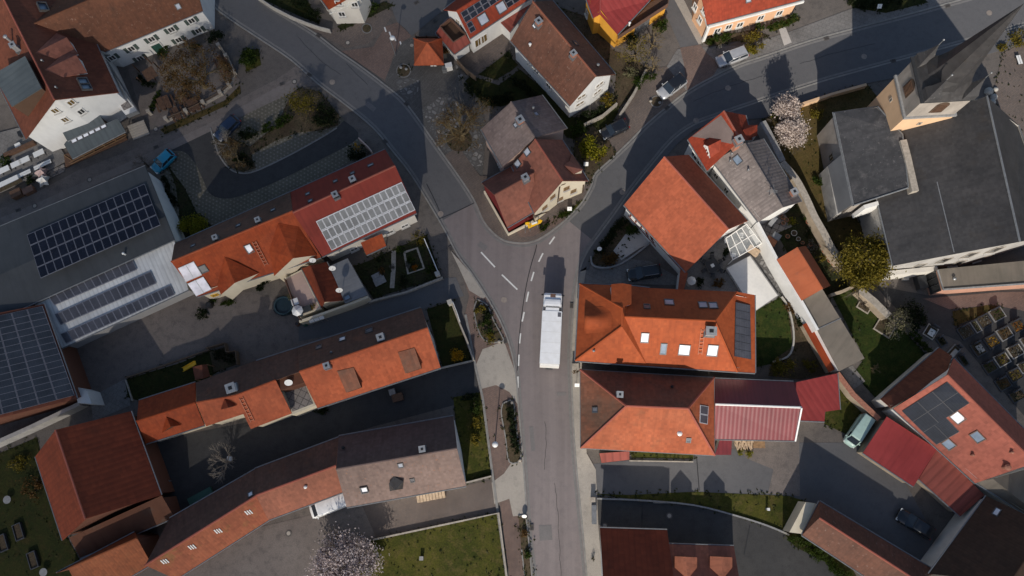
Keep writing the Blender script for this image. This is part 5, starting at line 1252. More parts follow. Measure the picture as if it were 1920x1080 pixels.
gable(b, (1341, 823), (1491, 826), (1488, 716), (1340, 710), 3.6, (1341, 758), (1503, 764), 5.6, M['metal_maroon'], M['w_offwhite'], pmin=.3, pmax=.5, over=.25, ridge_m=M['plastic_white'])
bm = bmesh.new(); strip(bm, [P(1503, 764, 5.6), P(1491, 826, 3.6)], .25, 3.4, 3.8)
bm.free(); bm = bmesh.new(); a_, c_ = P(1503, 765, 5.65), P(1491, 827, 3.65); Mz = frame(a_, c_ - a_, (0, 0, 1)); L = (c_ - a_).length; box(bm, Mz, (L / 2, 0, -.05), (L, .18, .3)); newobj('verge_board', bm, M['plastic_white'], b.roofobj)
b = Building('maroon_carport', 'flat maroon striped carport roof at the end of the maroon workshop', 'carport')
b.roof({'a': (1487, 718, 3.3), 'b': (1570, 700, 3.0), 'c': (1575, 768, 2.8), 'd': (1547, 772, 2.8), 'e': (1546, 790, 2.7), 'f': (1501, 788, 2.8)}, ['abcdef'], M['metal_maroon_dull'], M['w_offwhite'], over=.3, thick=.12)
b = Building('maroon_canopy', 'small maroon ribbed canopy at the corner of the old hip roof', 'canopy')
b.roof({'a': (1353, 812, 2.8), 'b': (1373, 814, 2.8), 'c': (1371, 853, 2.5), 'd': (1340, 853, 2.5), 'e': (1345, 840, 2.6)}, ['abcde'], M['metal_maroon'], M['w_offwhite'], over=.25, thick=.1)
b = Building('garden_shed', 'brown red slatted shed roof under the south eave of the old hip roof', 'shed')
b.roof({'a': (1124, 850, 2.2), 'b': (1180, 846, 2.2), 'c': (1180, 862, 2.0), 'd': (1128, 868, 2.0)}, ['abcd'], M['metal_red_ribs'], M['w_brownwood'], over=.1, thick=.1)
# big terracotta barn
b = Building('terracotta_barn', 'half timbered barn with broad plain terracotta roof east of the junction', 'barn')
gable(b, (1170, 384), (1286, 510), (1402, 414), (1291, 290), 4.4, (1245, 294), (1366, 430), 9.4, M['tile_orange_barn'], M['w_white'], pmin=.55, pmax=.6, over=.35, ridge_m=M['tile_salmon'])
b.beams([((1176, 393), (1280, 508)), ((1185, 398), (1182, 406)), ((1195, 409), (1192, 417)), ((1205, 420), (1202, 428)), ((1215, 431), (1212, 439)), ((1225, 442), (1222, 450)), ((1178, 404), (1230, 462)), ((1210, 432), (1216, 444)), ((1220, 443), (1226, 455))], 'timber_red', .22)
b = Building('barn_annexe', 'narrow terracotta roof strip running south from the barn corner', 'lean-to')
b.roof({'a': (1276, 505, 3.0), 'b': (1290, 512, 3.0), 'c': (1282, 545, 2.7), 'd': (1271, 545, 2.7)}, ['abcd'], M['tile_orange_barn'], M['w_white'], over=.1)
# house on the bend
b = Building('bend_house', 'orange gabled house with a large grey patch on its roof by the bend', 'house')
gable(b, (1290, 261), (1326, 320), (1410, 262), (1398, 216), 5.0, (1357, 208), (1388, 262), 9.0, M['tile_red'], M['w_white'], over=.3, ridge_m=M['tile_salmon'])
_, n, c = b.faces[0]; bm = bmesh.new(); q = [b.rp(x, y, .03, 0) for x, y in ((1352, 216), (1376, 250), (1372, 270), (1335, 262), (1297, 256))]; uvl = bm.loops.layers.uv.new('UVMap')
f = bm.faces.new([bm.verts.new(p) for p in q]); f.normal_update()
if f.normal.z < 0: f.normal_flip()
newobj('grey_patch', bm, M['tile_greybrown'], b.roofobj)  # flat grey-brown sheet laid just above the west slope
b.dormer({'r': (1352, 262, .1), 's': (1328, 274, 1.7), 'a': (1319, 270, .7), 'b': (1332, 295, .7), 'c': (1350, 284, .0), 'd': (1330, 258, 0)}, ['rsad', 'rcbs'], M['tile_red'], M['w_white'], drop=1.6, fi=0)
b.window(1326, 284, .9, .9)
b.dormer({'r': (1392, 244, .1), 's': (1420, 234, 1.4), 'a': (1420, 254, .4), 'c': (1402, 260, 0), 'b': (1397, 235, 0)}, ['rsac', 'rbs'], M['tile_red'], M['w_white'], drop=1.6, fi=1)
b.chimney(1385, 263, .8, .9, 'brick')
b.window(1302, 292, 1.2, 1.0); b.window(1312, 308, 1.0, 1.0)
b = Building('grey_roof_house', 'white walled house with grey lichen spotted roof and blue skylight', 'house')
gable(b, (1337, 303), (1422, 416), (1503, 378), (1431, 260), 5.0, (1396, 269), (1467, 389), 8.4, M['tile_grey'], M['w_white'], over=.3, ridge_m=M['tile_grey'])
b.skylight(1383, 300, 1.1, .9, 'sky_glass_blue'); b.chimney(1488, 361, .7, 1.0, 'brick')
for x, y in ((1343, 330), (1362, 357)): b.window(x, y, .8, 1.2)
for x, y in ((1371, 290), (1368, 303), (1402, 320)): b.vent(x, y, .1, .5)
bm = bmesh.new(); p = b.rp(1442, 366); tube(bm, p, p + Vector((0, 0, 2.2)), .04, .04, 6)
for z in (1.2, 1.6, 2.0):
    tube(bm, p + Vector((-.9 + z * .2, .1, z)), p + Vector((.9 - z * .2, -.1, z)), .025, .025, 5)
tube(bm, p + Vector((0, -.7, 2.1)), p + Vector((0, .7, 2.1)), .025, .025, 5); newobj('antenna', bm, M['zinc'], b.roofobj)
# tall white boundary wall
bm = bmesh.new(); strip(bm, [P(1421, 416, 4), P(1457, 484, 4), P(1503, 563, 4), P(1531, 620, 3.4)], .35, 0, 3.9); tag(newobj('boundary_wall', bm, M['w_white'], top=True), 'tall sunlit white wall between the patio and the rust roofed shed', 'wall')
b = Building('rusty_shed', 'gabled shed with rust stained orange roof behind the tall white wall', 'shed')
gable(b, (1456, 487), (1503, 564), (1557, 535), (1511, 461), 3.9, (1494, 464), (1542, 542), 5.6, M['tile_rustpatch'], M['w_white'], over=.1, gutter=False)
b = Building('felt_shed', 'long flat brown felt roof continuing from the rust roofed shed', 'shed')
b.roof({'a': (1504, 564, 3.6), 'b': (1542, 542, 3.8), 'c': (1621, 672, 3.5), 'd': (1574, 696, 3.3)}, ['abcd'], M['felt_brown'], M['w_white'], over=.1, gutter=False)
M4 = b.rframe(1533, 617, 0, None, along=(1574, 598)); bm = bmesh.new(); box(bm, M4, (1.6, 0, .03), (3.3, .1, .06)); newobj('roof_seam', bm, M['zinc'], b.roofobj)
bm = bmesh.new()
for w0, z0, z1, mi in ((.35, 0, 1.9, 0),): strip(bm, [P(1511, 607, 2), P(1560, 696, 2)], w0, z0, z1, mi)
wl = newobj('garden_wall', bm, M['w_beige'], top=True); tag(wl, 'garden wall with bright orange tile coping east of the lawn', 'wall')
bm = bmesh.new(); uvl = bm.loops.layers.uv.new('UVMap'); a1, c1 = strip_pts([P(1511, 606, 2.2), P(1560, 695, 2.2)], 1.0)
vv = [bm.verts.new((p.x, p.y, z)) for p, z in ((a1[0], 2.0), (a1[1], 2.0), (c1[1], 2.4), (c1[0], 2.4))]; bm.faces.new(vv); lo = [bm.verts.new(v_.co - Vector((0, 0, .12))) for v_ in vv]
for i in range(4): bm.faces.new((lo[i], lo[(i + 1) % 4], vv[(i + 1) % 4], vv[i]))
bmesh.ops.recalc_face_normals(bm, faces=bm.faces); newobj('coping', bm, M['tile_orange_deep'], wl)

# ---- lower right
b = Building('salmon_house', 'large house with pale salmon roof, black L shaped solar array and three skylights', 'house')
gable(b, (1675, 766), (1829, 906), (1965, 850), (1789, 672), 4.8, (1776, 703), (1940, 868), 9.0, M['tile_salmon'], M['w_white'], over=.4, ridge_m=M['tile_salmon'])
b.panels([(1691, 771), (1776, 716), (1818, 756), (1731, 811)], 3, 2, 'pv_black', dh=.12, fi=0, gap=.012, fw=.03, fm='pv_frame_black'); b.panels([(1731, 811), (1773, 782.5), (1799, 810), (1756, 834)], 2, 1, 'pv_black', dh=.12, fi=0, gap=.012, fw=.03, fm='pv_frame_black')
b.skylight(1796, 783, 1.3, 1.2, 'sky_glass_white', 'brown_frame'); b.skylight(1779, 833, 1.2, 1.1, 'sky_glass_blue', 'brown_frame'); b.skylight(1833, 819, 1.3, 1.1, 'sky_glass_blue', 'brown_frame')
b.vent(1821, 853, .12, .5, 'brick'); b.vent(1894, 848, .12, .5, 'brick'); b.vent(1883, 876, .25, .8, 'brick')
a = Building('dark_annexe', 'annexe with dark brick red roof against the north gable of the salmon house', 'annexe')
a.roof({'a': (1651, 748, 3.6), 'b': (1761, 652, 3.6), 'c': (1785, 667, 4.6), 'd': (1774, 702, 6.2), 'e': (1671, 765, 4.6)}, ['abcde'], M['tile_inn'], M['w_offwhite'], over=.2)
b = Building('cherry_garage', 'garage with smooth cherry red sheet roof and white posts', 'garage')
b.roof({'a': (1663, 781, 3.4), 'b': (1757, 842, 3.4), 'c': (1713, 912, 2.9), 'd': (1618, 849, 2.9)}, ['abcd'], M['metal_red_flat'], M['w_beige'], over=.25, thick=.15)
b = Building('striped_carport', 'brownish red striped carport roof next to the cherry red garage', 'carport')
b.roof({'a': (1757, 842, 3.3), 'b': (1846, 928, 3.3), 'c': (1801, 968, 2.8), 'd': (1723, 898, 2.8)}, ['abcd'], M['metal_red_ribs'], M['w_beige'], over=.3, thick=.12)
b = Building('dark_brown_house', 'house with large near black brown roof in the bottom right corner', 'house')
gable(b, (1742, 1076), (1850, 930), (2040, 1040), (1960, 1170), 4.6, (1893, 1092), (1965, 985), 8.6, M['tile_darkbrown'], M['w_offwhite'], over=.3)
b.skylight(1869, 960, .9, .6, 'sky_glass_white')
b = Building('white_gable', 'white gabled extension with brown felt roof at the right edge', 'annexe')
b.roof({'a': (1829, 903, 4.6), 'b': (1862, 898, 6.0), 'c': (1960, 975, 6.0), 'd': (1925, 965, 4.6), 'e': (1960, 870, 5.0), 'f': (1890, 890, 5.4)}, ['abcd', 'bfec'], M['felt_brown'], M['w_white'], over=.15)
b = Building('long_barn', 'long low barn with speckled russet south slope and cream end wall at the lower right', 'barn')
b.roof({'a': (1504, 1003, 3.4), 'b': (1652, 1100, 3.4), 'c': (1760, 1074, 3.4), 'd': (1537, 940, 3.4), 'r': (1536, 971, 5.6), 's': (1716, 1087, 5.6), 'e': (1496, 997, 3.4), 'f': (1526, 941, 3.4)}, ['abs' + 'r', 'rscd', 'aefr'[0:4], 'rfd'] if False else ['absr', 'rscd', 'adr'], M['tile_brown'], M['w_cream'], over=.3, ridge=['rs'], ridge_m=M['tile_salmon'])
bm = bmesh.new(); prism(bm, [P(1480, 998, 2.8), P(1510, 942, 2.8), P(1530, 944, 2.8), P(1503, 1001, 2.8)], 0, 2.8); newobj('end_wall', bm, M['w_cream'], b.root)
b = Building('lower_house', 'house with plain dark brown roof beside the road at the bottom edge', 'house')
gable(b, (1264, 1140), (1251, 994), (1125, 990), (1132, 1145), 4.6, (1195, 1180), (1195, 1180), 8, M['tile_russet'], M['w_white']) if False else b.roof({'a': (1125, 990, 4.4), 'b': (1251, 994, 4.4), 'c': (1268, 1120, 8.5), 'd': (1133, 1118, 8.5), 'e': (1262, 1240, 4.4), 'f': (1130, 1240, 4.4)}, ['abcd', 'dcef'], M['tile_barn_dark'], M['w_white'], over=.35)
b = Building('twin_dormer_wing', 'wing with two matching orange gabled dormers at the bottom edge', 'house')
b.roof({'a': (1247, 1020, 3.4), 'b': (1376, 1024, 3.4), 'c': (1392, 1120, 6.4), 'd': (1259, 1118, 6.4), 'e': (1388, 1200, 3.4), 'f': (1255, 1200, 3.4)}, ['abcd', 'dcef'], M['tile_russet'], M['w_white'], over=.25)
for x0 in (1265, 1331):
    b.dormer({'a': (x0, 1043, 1.0), 's': (x0 + 21, 1044, 1.9), 'b': (x0 + 42, 1045, 1.0), 'c': (x0 + 42, 1064, .1), 'r': (x0 + 24, 1086, .1), 'd': (x0, 1064, .1)}, ['asrd', 'sbcr'], M['tile_rust'], M['w_brownwood'], drop=1.6, fi=0)
# ================================================================ vehicles
for nm, c in dict(car_silver=(.50, .50, .50), car_black=(.012, .013, .016), car_blue=(.01, .26, .40), car_navy=(.012, .025, .06), car_mint=(.40, .54, .48), car_white=(.78, .78, .77), truck_white=(.89, .885, .87)).items():
    paint(nm, c, .28, .7, .35 if nm == 'car_silver' else 0)
def loft(bm, rings, mi=0):
    R = [[bm.verts.new(p) for p in r] for r in rings]; k = len(R[0])
    for a, b in zip(R, R[1:]):
        for i in range(k): bm.faces.new((a[i], a[(i + 1) % k], b[(i + 1) % k], b[i])).material_index = mi
    bm.faces.new(R[0][::-1]).material_index = mi; bm.faces.new(R[-1]).material_index = mi
    bmesh.ops.recalc_face_normals(bm, faces=bm.faces)
def heading(front, rear, h=0.0):
    a, b = P(*front, h), P(*rear, h); d = a - b; return (a + b) / 2, math.atan2(d.y, d.x), d.length
def wheel(root, x, y, r=.33, wd=.22):
    bm = bmesh.new(); s = 1 if y > 0 else -1
    tube(bm, (x, y - wd / 2, r), (x, y + wd / 2, r), r, r, 18); w_ = newobj('wheel', bm, M['tyre'], root, True)
    bm = bmesh.new(); tube(bm, (x, y + s * wd / 2, r), (x, y + s * (wd / 2 + .015), r), r * .62, r * .55, 14); newobj('rim', bm, M['rim'], w_)
def car(name, label, front, rear, mat, L=4.4, W=1.8, Hh=1.5, style='hatch', roof=None, rails=False, z=.06, group=None):
    c, a, _ = heading(front, rear, 1.9 if style == 'van' else .9); root = thing(name, label, 'van' if style == 'van' else 'car', (0, 0, 0), group)
    w = W / 2; bm = bmesh.new()
    van = style == 'van'
    belt = 1.05 if van else .95
    prof = [(-.5, .70, .40, .70, .80), (-.485, .86, .30, .78, belt - .04), (-.44, .98, .24, .80, belt), (-.25, 1, .22, .80, belt + .02), (.05, 1, .22, .80, belt), (.2 if not van else .36, .99, .22, .78, belt - .05), (.36 if not van else .42, .96, .22, .72, .86 if not van else .98), (.455, .86, .24, .62, .76 if not van else .85), (.488, .72, .28, .55, .64 if not van else .7), (.5, .54, .36, .5, .54)]
    rings = []
    for x, k, zb, zs, zt in prof:
        ww = w * k; X = x * L
        rings.append([Vector((X, -ww * .93, zb)), Vector((X, -ww, zb + .14)), Vector((X, -ww, zs)), Vector((X, -ww * .86, zt)), Vector((X, -ww * .4, zt + .035)), Vector((X, ww * .4, zt + .035)), Vector((X, ww * .86, zt)), Vector((X, ww, zs)), Vector((X, ww, zb + .14)), Vector((X, ww * .93, zb))])
    loft(bm, rings); newobj('body', bm, mat, root, True)
    if van: g = [(-.492, -.49), (.40, .27)]
    elif style == 'wagon': g = [(-.475, -.43), (.25, .07)]
    else: g = [(-.465, -.385), (.24, .06)]
    (x0, x1), (x3, x2) = g
    zb, zt = belt - .03, Hh - .09
    def ring(z, xr, xf, ww): return [Vector((xr * L, -ww * .94, z)), Vector((xr * L, ww * .94, z)), Vector((xf * L * .96, ww, z)), Vector((xf * L, ww * .7, z)), Vector((xf * L, -ww * .7, z)), Vector((xf * L * .96, -ww, z))]
    bm = bmesh.new(); tw = .90 if van else .80
    loft(bm, [ring(zb, x0, x3, w * .92), ring(zt, x1, x2, w * tw)])
    newobj('upper_body' if van else 'glasshouse', bm, mat if van else M['car_glass'], root)
    if van:
        bm = bmesh.new(); k = .012
        q = [Vector((x3 * L + k, -w * .78, zb + .1)), Vector((x3 * L + k, w * .78, zb + .1)), Vector((x2 * L + k + .02, w * .70, zt - .06)), Vector((x2 * L + k + .02, -w * .70, zt - .06))]
        q = [p + Vector((.03, 0, .02)) for p in q]; f = [bm.verts.new(p) for p in q]; bk = [bm.verts.new(p - Vector((.05, 0, .03))) for p in q]; bm.faces.new(f); bm.faces.new(bk[::-1])
        for i in range(4): bm.faces.new((f[i], bk[i], bk[(i + 1) % 4], f[(i + 1) % 4]))
        bmesh.ops.recalc_face_normals(bm, faces=bm.faces); newobj('windscreen', bm, M['car_glass'], root)
        bm = bmesh.new(); box(bm, I4, (-.493 * L - .01, 0, 1.45), (.05, W * .74, .55)); newobj('rear_window', bm, M['car_glass'], root)
        for s in (-1, 1):
            bm = bmesh.new(); box(bm, I4, (.24 * L, s * w * .915, 1.42), (.7, .04, .5)); newobj('side_window', bm, M['car_glass'], root)
    # roof panel with rounded edge, pillars in body colour
    bm = bmesh.new()
    loft(bm, [ring(zt - .01, x1 - .004, x2 + .006, w * (tw + .02)), ring(zt + .05, x1 + .004, x2 - .006, w * (tw - .03)), ring(zt + .085, x1 + .035, x2 - .04, w * (tw - .16))])
    newobj('roof', bm, roof or mat, root, True)
    if not van:
        for s in (-1, 1):
            for xa, xb, t in ((x0 + .012, x1 + .008, .11), (x3 - .004, x2 - .002, .09), ((x0 + x3) / 2, (x1 + x2) / 2, .07)):
                bm = bmesh.new(); tube(bm, (xa * L * (.96 if xa > .1 else 1), s * w * .92, zb), (xb * L * (.96 if xb > .02 else 1), s * w * (tw + .005), zt + .02), t / 2, t / 2, 6); newobj('pillar', bm, mat, root)
    for sx in (-.31, .31):
        for sy in (-1, 1): wheel(root, sx * L, sy * (w - .12))
    for s in (-1, 1):
        bm = bmesh.new(); box(bm, I4, (.455 * L, s * w * .68, .66), (.26, .36, .12)); newobj('headlight', bm, M['lamp_white'], root)
        bm = bmesh.new(); box(bm, I4, (-.488 * L, s * w * .76, .80), (.10, .24, .22)); newobj('tail_light', bm, M['lamp_red'], root)
        bm = bmesh.new(); box(bm, I4, (x3 * L * .82, s * (w + .08), belt + .05), (.14, .2, .14)); newobj('mirror', bm, mat, root)
        if rails:
            bm = bmesh.new(); tube(bm, (x1 * L + .2, s * w * .70, zt + .11), (x2 * L - .25, s * w * .70, zt + .11), .03, .03, 6); newobj('roof_rail', bm, M['cap_metal'], root)
    root.location = (c.x, c.y, z); root.rotation_euler = (0, 0, a); return root
car('parked_car', 'silver estate car with roof rails parked before the peach house', (1350, 114), (1396, 97), M['car_silver'], 4.5, 1.78, 1.5, 'wagon', rails=True, z=.07)
car('parked_car', 'silver car with black roof parked on the paved forecourt beside the planted circle', (1239, 177), (1281, 146), M['car_silver'], 4.4, 1.85, 1.6, 'wagon', roof=M['car_black'], z=.06)
car('parked_car', 'small black car parked between the lime bush and the bend', (1132, 251), (1172, 232), M['car_black'], 4.0, 1.72, 1.45, z=.05)
car('parked_car', 'black estate car in the slabbed drive between barn and orange hip house', (1179, 515), (1237, 506), M['car_black'], 4.5, 1.82, 1.5, 'wagon', rails=True)
car('parked_car', 'black car in the dark yard beside the striped carport', (1684, 962), (1750, 1003), M['car_black'], 4.6, 1.82, 1.5, 'wagon')
car('parked_car', 'turquoise blue hatchback parked at the corner of the flat grey hall', (288, 318), (322, 286), M['car_blue'], 3.7, 1.65, 1.5)
car('parked_car', 'navy blue car half hidden under branches on the car park island', (407, 257), (443, 222), M['car_navy'], 4.1, 1.75, 1.5)
car('parked_van', 'white van parked against the red rust roofed barn', (580, 961), (645, 936), M['car_white'], 5.0, 1.92, 1.95, 'van')

car('parked_van', 'pale mint green old van parked beside the garden wall', (1600, 830), (1630, 785), M['car_mint'], 4.4, 1.72, 1.95, 'van')
# ---- lorry
def lorry():
    c, a, L = heading((1035.5, 583), (1030.5, 682), 3.8); root = thing('box_truck', 'white box lorry driving up the road towards the junction', 'lorry')
    hb = L / 2; mt = M['truck_white']
    bm = bmesh.new(); rings = []
    for x, k in ((-hb, .97), (-hb + .08, 1), (hb - .08, 1), (hb, .97)):
        w, z0, z1 = 1.27 * k, 1.05, 3.8
        rings.append([Vector((x, -w, z0)), Vector((x, -w, z1 - .06)), Vector((x, -w + .06, z1)), Vector((x, w - .06, z1)), Vector((x, w, z1 - .06)), Vector((x, w, z0))])
    loft(bm, rings); newobj('cargo_box', bm, mt, root)
    bm = bmesh.new(); box(bm, I4, (-hb - .12, 0, 2.2), (.2, 2.44, 2.6)); tl = newobj('tail_lift', bm, M['plastic_white'], root)
    bm = bmesh.new()
    for y in (-.55, 0, .55): box(bm, I4, (-hb - .13, y, 3.52), (.16, .06, .05))
    bm.free()
    bm = bmesh.new(); box(bm, I4, (.8, 0, .8), (L + 2.4, .9, .28)); newobj('chassis', bm, M['dark_metal'], root)
    for k in range(1, 5):
        bm = bmesh.new(); box(bm, I4, (-hb + L * k / 5, 0, 3.803), (.05, 2.4, .012)); newobj('roof_seam', bm, M['plastic_white'], root)
    # refrigeration unit on the box front
    bm = bmesh.new(); box(bm, I4, (hb + .22, 0, 3.1), (.42, 1.7, 1.3)); ru = newobj('cooling_unit', bm, mt, root)
    for y, m_ in ((-.95, 'sky_glass_dark'), (.95, 'cap_metal')):
        bm = bmesh.new(); box(bm, I4, (hb - .45, y * .98, 3.815), (.55, .42, .03)); newobj('roof_hatch', bm, M[m_], root)
        break
    bm = bmesh.new()
    for y in (-1.22, 1.22): tube(bm, (hb + .02, y, 3.83), (hb + .5, y, 3.83), .03, .03, 6)
    tube(bm, (hb + .5, -1.22, 3.83), (hb + .5, 1.22, 3.83), .03, .03, 6); newobj('guard_rail', bm, M['cap_metal'], root)
    # cab
    x0 = hb + .62; Lc = 2.05; bm = bmesh.new(); rings = []
    for x, w, z0, z1 in ((0, 1.17, .9, 3.5), (.1, 1.2, .6, 3.58), (.9, 1.2, .5, 3.6), (1.45, 1.18, .5, 3.6), (1.76, 1.12, .48, 3.42), (1.95, 1.1, .48, 2.2), (2.05, 1.04, .5, 1.5)):
        X = x0 + x; rings.append([Vector((X, -w, z0)), Vector((X, -w, z1 - .3)), Vector((X, -w * .95, z1 - .08)), Vector((X, -w * .8, z1)), Vector((X, w * .8, z1)), Vector((X, w * .95, z1 - .08)), Vector((X, w, z1 - .3)), Vector((X, w, z0))])
    loft(bm, rings); cab = newobj('cab', bm, mt, root, False)
    bm = bmesh.new(); rings = []
    for x, z in ((.02, 3.86), (.25, 3.88), (.6, 3.86), (.86, 3.80), (.98, 3.62)):
        w = 1.12 - x * .12; X = x0 + x; rings.append([Vector((X, -w, 3.3)), Vector((X, -w, z - .06)), Vector((X, -w * .9, z)), Vector((X, w * .9, z)), Vector((X, w, z - .06)), Vector((X, w, 3.3))])
    loft(bm, rings); newobj('wind_deflector', bm, mt, root)
    bm = bmesh.new(); box(bm, I4, (x0 + 1.42, 0, 3.6), (.45, .66, .06)); newobj('roof_hatch', bm, M['brown_frame'], cab)
    bm = bmesh.new(); q = [Vector((x0 + 2.0, -1.0, 2.0)), Vector((x0 + 2.0, 1.0, 2.0)), Vector((x0 + 1.8, .95, 2.85)), Vector((x0 + 1.8, -.95, 2.85))]
    f = [bm.verts.new(p + Vector((.03, 0, .02))) for p in q]; bk = [bm.verts.new(p - Vector((.06, 0, .0))) for p in q]; bm.faces.new(f)
    for i in range(4): bm.faces.new((f[i], bk[i], bk[(i + 1) % 4], f[(i + 1) % 4]))
    bmesh.ops.recalc_face_normals(bm, faces=bm.faces); newobj('windscreen', bm, M['car_glass'], cab)
    for s in (-1, 1):
        bm = bmesh.new(); box(bm, I4, (x0 + 1.75, s * 1.36, 2.2), (.12, .26, .55)); tube(bm, (x0 + 1.7, s * 1.15, 2.5), (x0 + 1.75, s * 1.3, 2.45), .03, .03, 6); newobj('mirror', bm, M['plastic_black'], cab)
        bm = bmesh.new(); box(bm, I4, (x0 + 1.98, s * .85, .85), (.1, .4, .2)); newobj('headlight', bm, M['lamp_white'], cab)
        bm = bmesh.new(); box(bm, I4, (x0 + 1.0, s * 1.205, 2.2), (.9, .03, .7)); newobj('side_window', bm, M['car_glass'], cab)
        bm = bmesh.new(); box(bm, I4, (-hb - .15, s * 1.0, .95), (.1, .36, .16)); newobj('tail_light', bm, M['lamp_red'], root)
        for x in (-hb + 1.6, -hb + 2.7, x0 + 1.1): wheel(root, x, s * 1.05, .5, .3)
    root.location = (c.x, c.y, .03); root.rotation_euler = (0, 0, a)
lorry()

# ================================================================ plants
def leafball(bm, c, rad, n, size, clumps=14, rng=random, up=.35):
    cl = []
    for i in range(clumps):
        while True:
            v = Vector((rng.uniform(-1, 1), rng.uniform(-1, 1), rng.uniform(-.9, 1)))
            if .2 < v.length < 1: break
        v = v.normalized() * (v.length ** .45) * rng.uniform(.6, 1.0)
        cl.append((Vector((v.x * rad[0], v.y * rad[1], v.z * rad[2])) * .78, rng.uniform(.22, .42)))
    for i in range(n):
        cc, k = rng.choice(cl)
        o = Vector((rng.gauss(0, 1) * rad[0], rng.gauss(0, 1) * rad[1], rng.gauss(0, 1) * rad[2])) * k * .46
        p = c + cc + o
        nrm = Vector((rng.gauss(0, 1), rng.gauss(0, 1), rng.gauss(up, 1))).normalized()
        t = nrm.orthogonal().normalized(); s = size * rng.uniform(.6, 1.35); an = rng.uniform(0, 6.28)
        t = Matrix.Rotation(an, 3, nrm) @ t; b2 = nrm.cross(t)
        q = [p + t * s, p + b2 * s * .55, p - t * s, p - b2 * s * .55]
        bm.faces.new([bm.verts.new(x) for x in q])
def branches(bm, p, d, ln, r, depth, rng, spread=.75, kids=3, tips=None, flat=.0):
    e = p + d * ln + Vector((0, 0, 0)); tube(bm, p, e, r, r * .62, 5 if depth > 2 else 3, False)
    if depth == 0:
        if tips is not None: tips.append(e)
        return
    for i in range(kids if depth > 1 else kids + 1):
        ax_ = d.orthogonal().normalized(); ax_ = Matrix.Rotation(rng.uniform(0, 6.28), 3, d) @ ax_
        nd = (Matrix.Rotation(rng.uniform(.35, 1.0) * spread, 3, ax_) @ d)
        nd.z = nd.z * (1 - flat) + .06; nd.normalize()
        branches(bm, p + d * ln * rng.uniform(.6, 1), nd, ln * rng.uniform(.62, .85), r * .58, depth - 1, rng, spread, kids, tips, flat)
def tree(label, px, py, h, r, bark='bark', leaf=None, n=0, size=.14, seed=1, depth=5, kids=3, name='tree', group=None, solid=None, crown_z=.62, twig=.03):
    rng = random.Random(seed); c = P(px, py, h * crown_z); root = thing(name, label, 'tree', (c.x, c.y, 0), group)
    b0 = Vector((c.x, c.y, -.1)); hh = h * .3; bm = bmesh.new(); tr = max(.09, r * .055)
    tube(bm, b0, b0 + Vector((rng.uniform(-.1, .1), rng.uniform(-.1, .1), hh + .1)), tr * 1.3, tr, 8, False)
    tube(bm, b0 - Vector((0, 0, .05)), b0 + Vector((0, 0, .5)), tr * 1.9, tr * 1.2, 8, False)
    newobj('trunk', bm, M[bark], root, True)
    bm = bmesh.new(); tips = []; k = 6
    L0 = r * .42
    for i in range(k):
        an = 6.283 * i / k + rng.uniform(-.4, .4); el = rng.uniform(.35, .95) if i else 1.4
        d = Vector((math.cos(an) * math.cos(el), math.sin(an) * math.cos(el), math.sin(el)))
        branches(bm, b0 + Vector((0, 0, hh * rng.uniform(.8, 1.05))), d, L0 * rng.uniform(.8, 1.15), tr * .62, depth - 1, rng, .72, kids, tips)
    newobj('limbs', bm, M[bark], root)
    if leaf:
        bm = bmesh.new()
        if solid: leafball(bm, Vector((c.x, c.y, h * crown_z)), (r, r, h * .36), n, size, solid, rng)
        else:
            for i in range(n):
                p = rng.choice(tips) + Vector((rng.gauss(0, .22), rng.gauss(0, .22), rng.gauss(0, .18)))
                nrm = Vector((rng.gauss(0, 1), rng.gauss(0, 1), rng.gauss(.4, 1))).normalized(); t = nrm.orthogonal().normalized(); b2 = nrm.cross(t); s = size * rng.uniform(.6, 1.3)
                bm.faces.new([bm.verts.new(x) for x in (p + t * s, p + b2 * s * .7, p - t * s, p - b2 * s * .7)])
        newobj('crown', bm, M[leaf], root)
    return root
def shrub(label, px, py, rx, h, leaf, n=500, size=.13, ry=None, seed=None, name='shrub', ang=0, clumps=12, cat='shrub', group=None, z=0.0):
    rng = random.Random(seed if seed is not None else int(px * 7 + py)); c = P(px, py, h * .6 + z); root = thing(name, label, cat, (c.x, c.y, z), group); ry = ry or rx
    bm = bmesh.new()
    leafball(bm, Vector((0, 0, 0)), (rx, ry, h * .5), n, size, clumps, rng)
    bmesh.ops.rotate(bm, verts=bm.verts, cent=(0, 0, 0), matrix=Matrix.Rotation(ang, 3, 'Z'))
    for v in bm.verts: v.co += Vector((c.x, c.y, z + h * .55)); v.co.z = max(v.co.z, z + .03)
    newobj('foliage', bm, M[leaf], root)
    bm = bmesh.new()
    for i in range(7):
        an = rng.uniform(0, 6.28); e = Vector((c.x + math.cos(an) * rx * .6, c.y + math.sin(an) * ry * .6, z + h * rng.uniform(.5, .8))); tube(bm, (c.x + .05 * math.cos(an), c.y + .05 * math.sin(an), z - .1), e, .035, .012, 4, False)
    newobj('stem', bm, M['bark'], root)
    return root
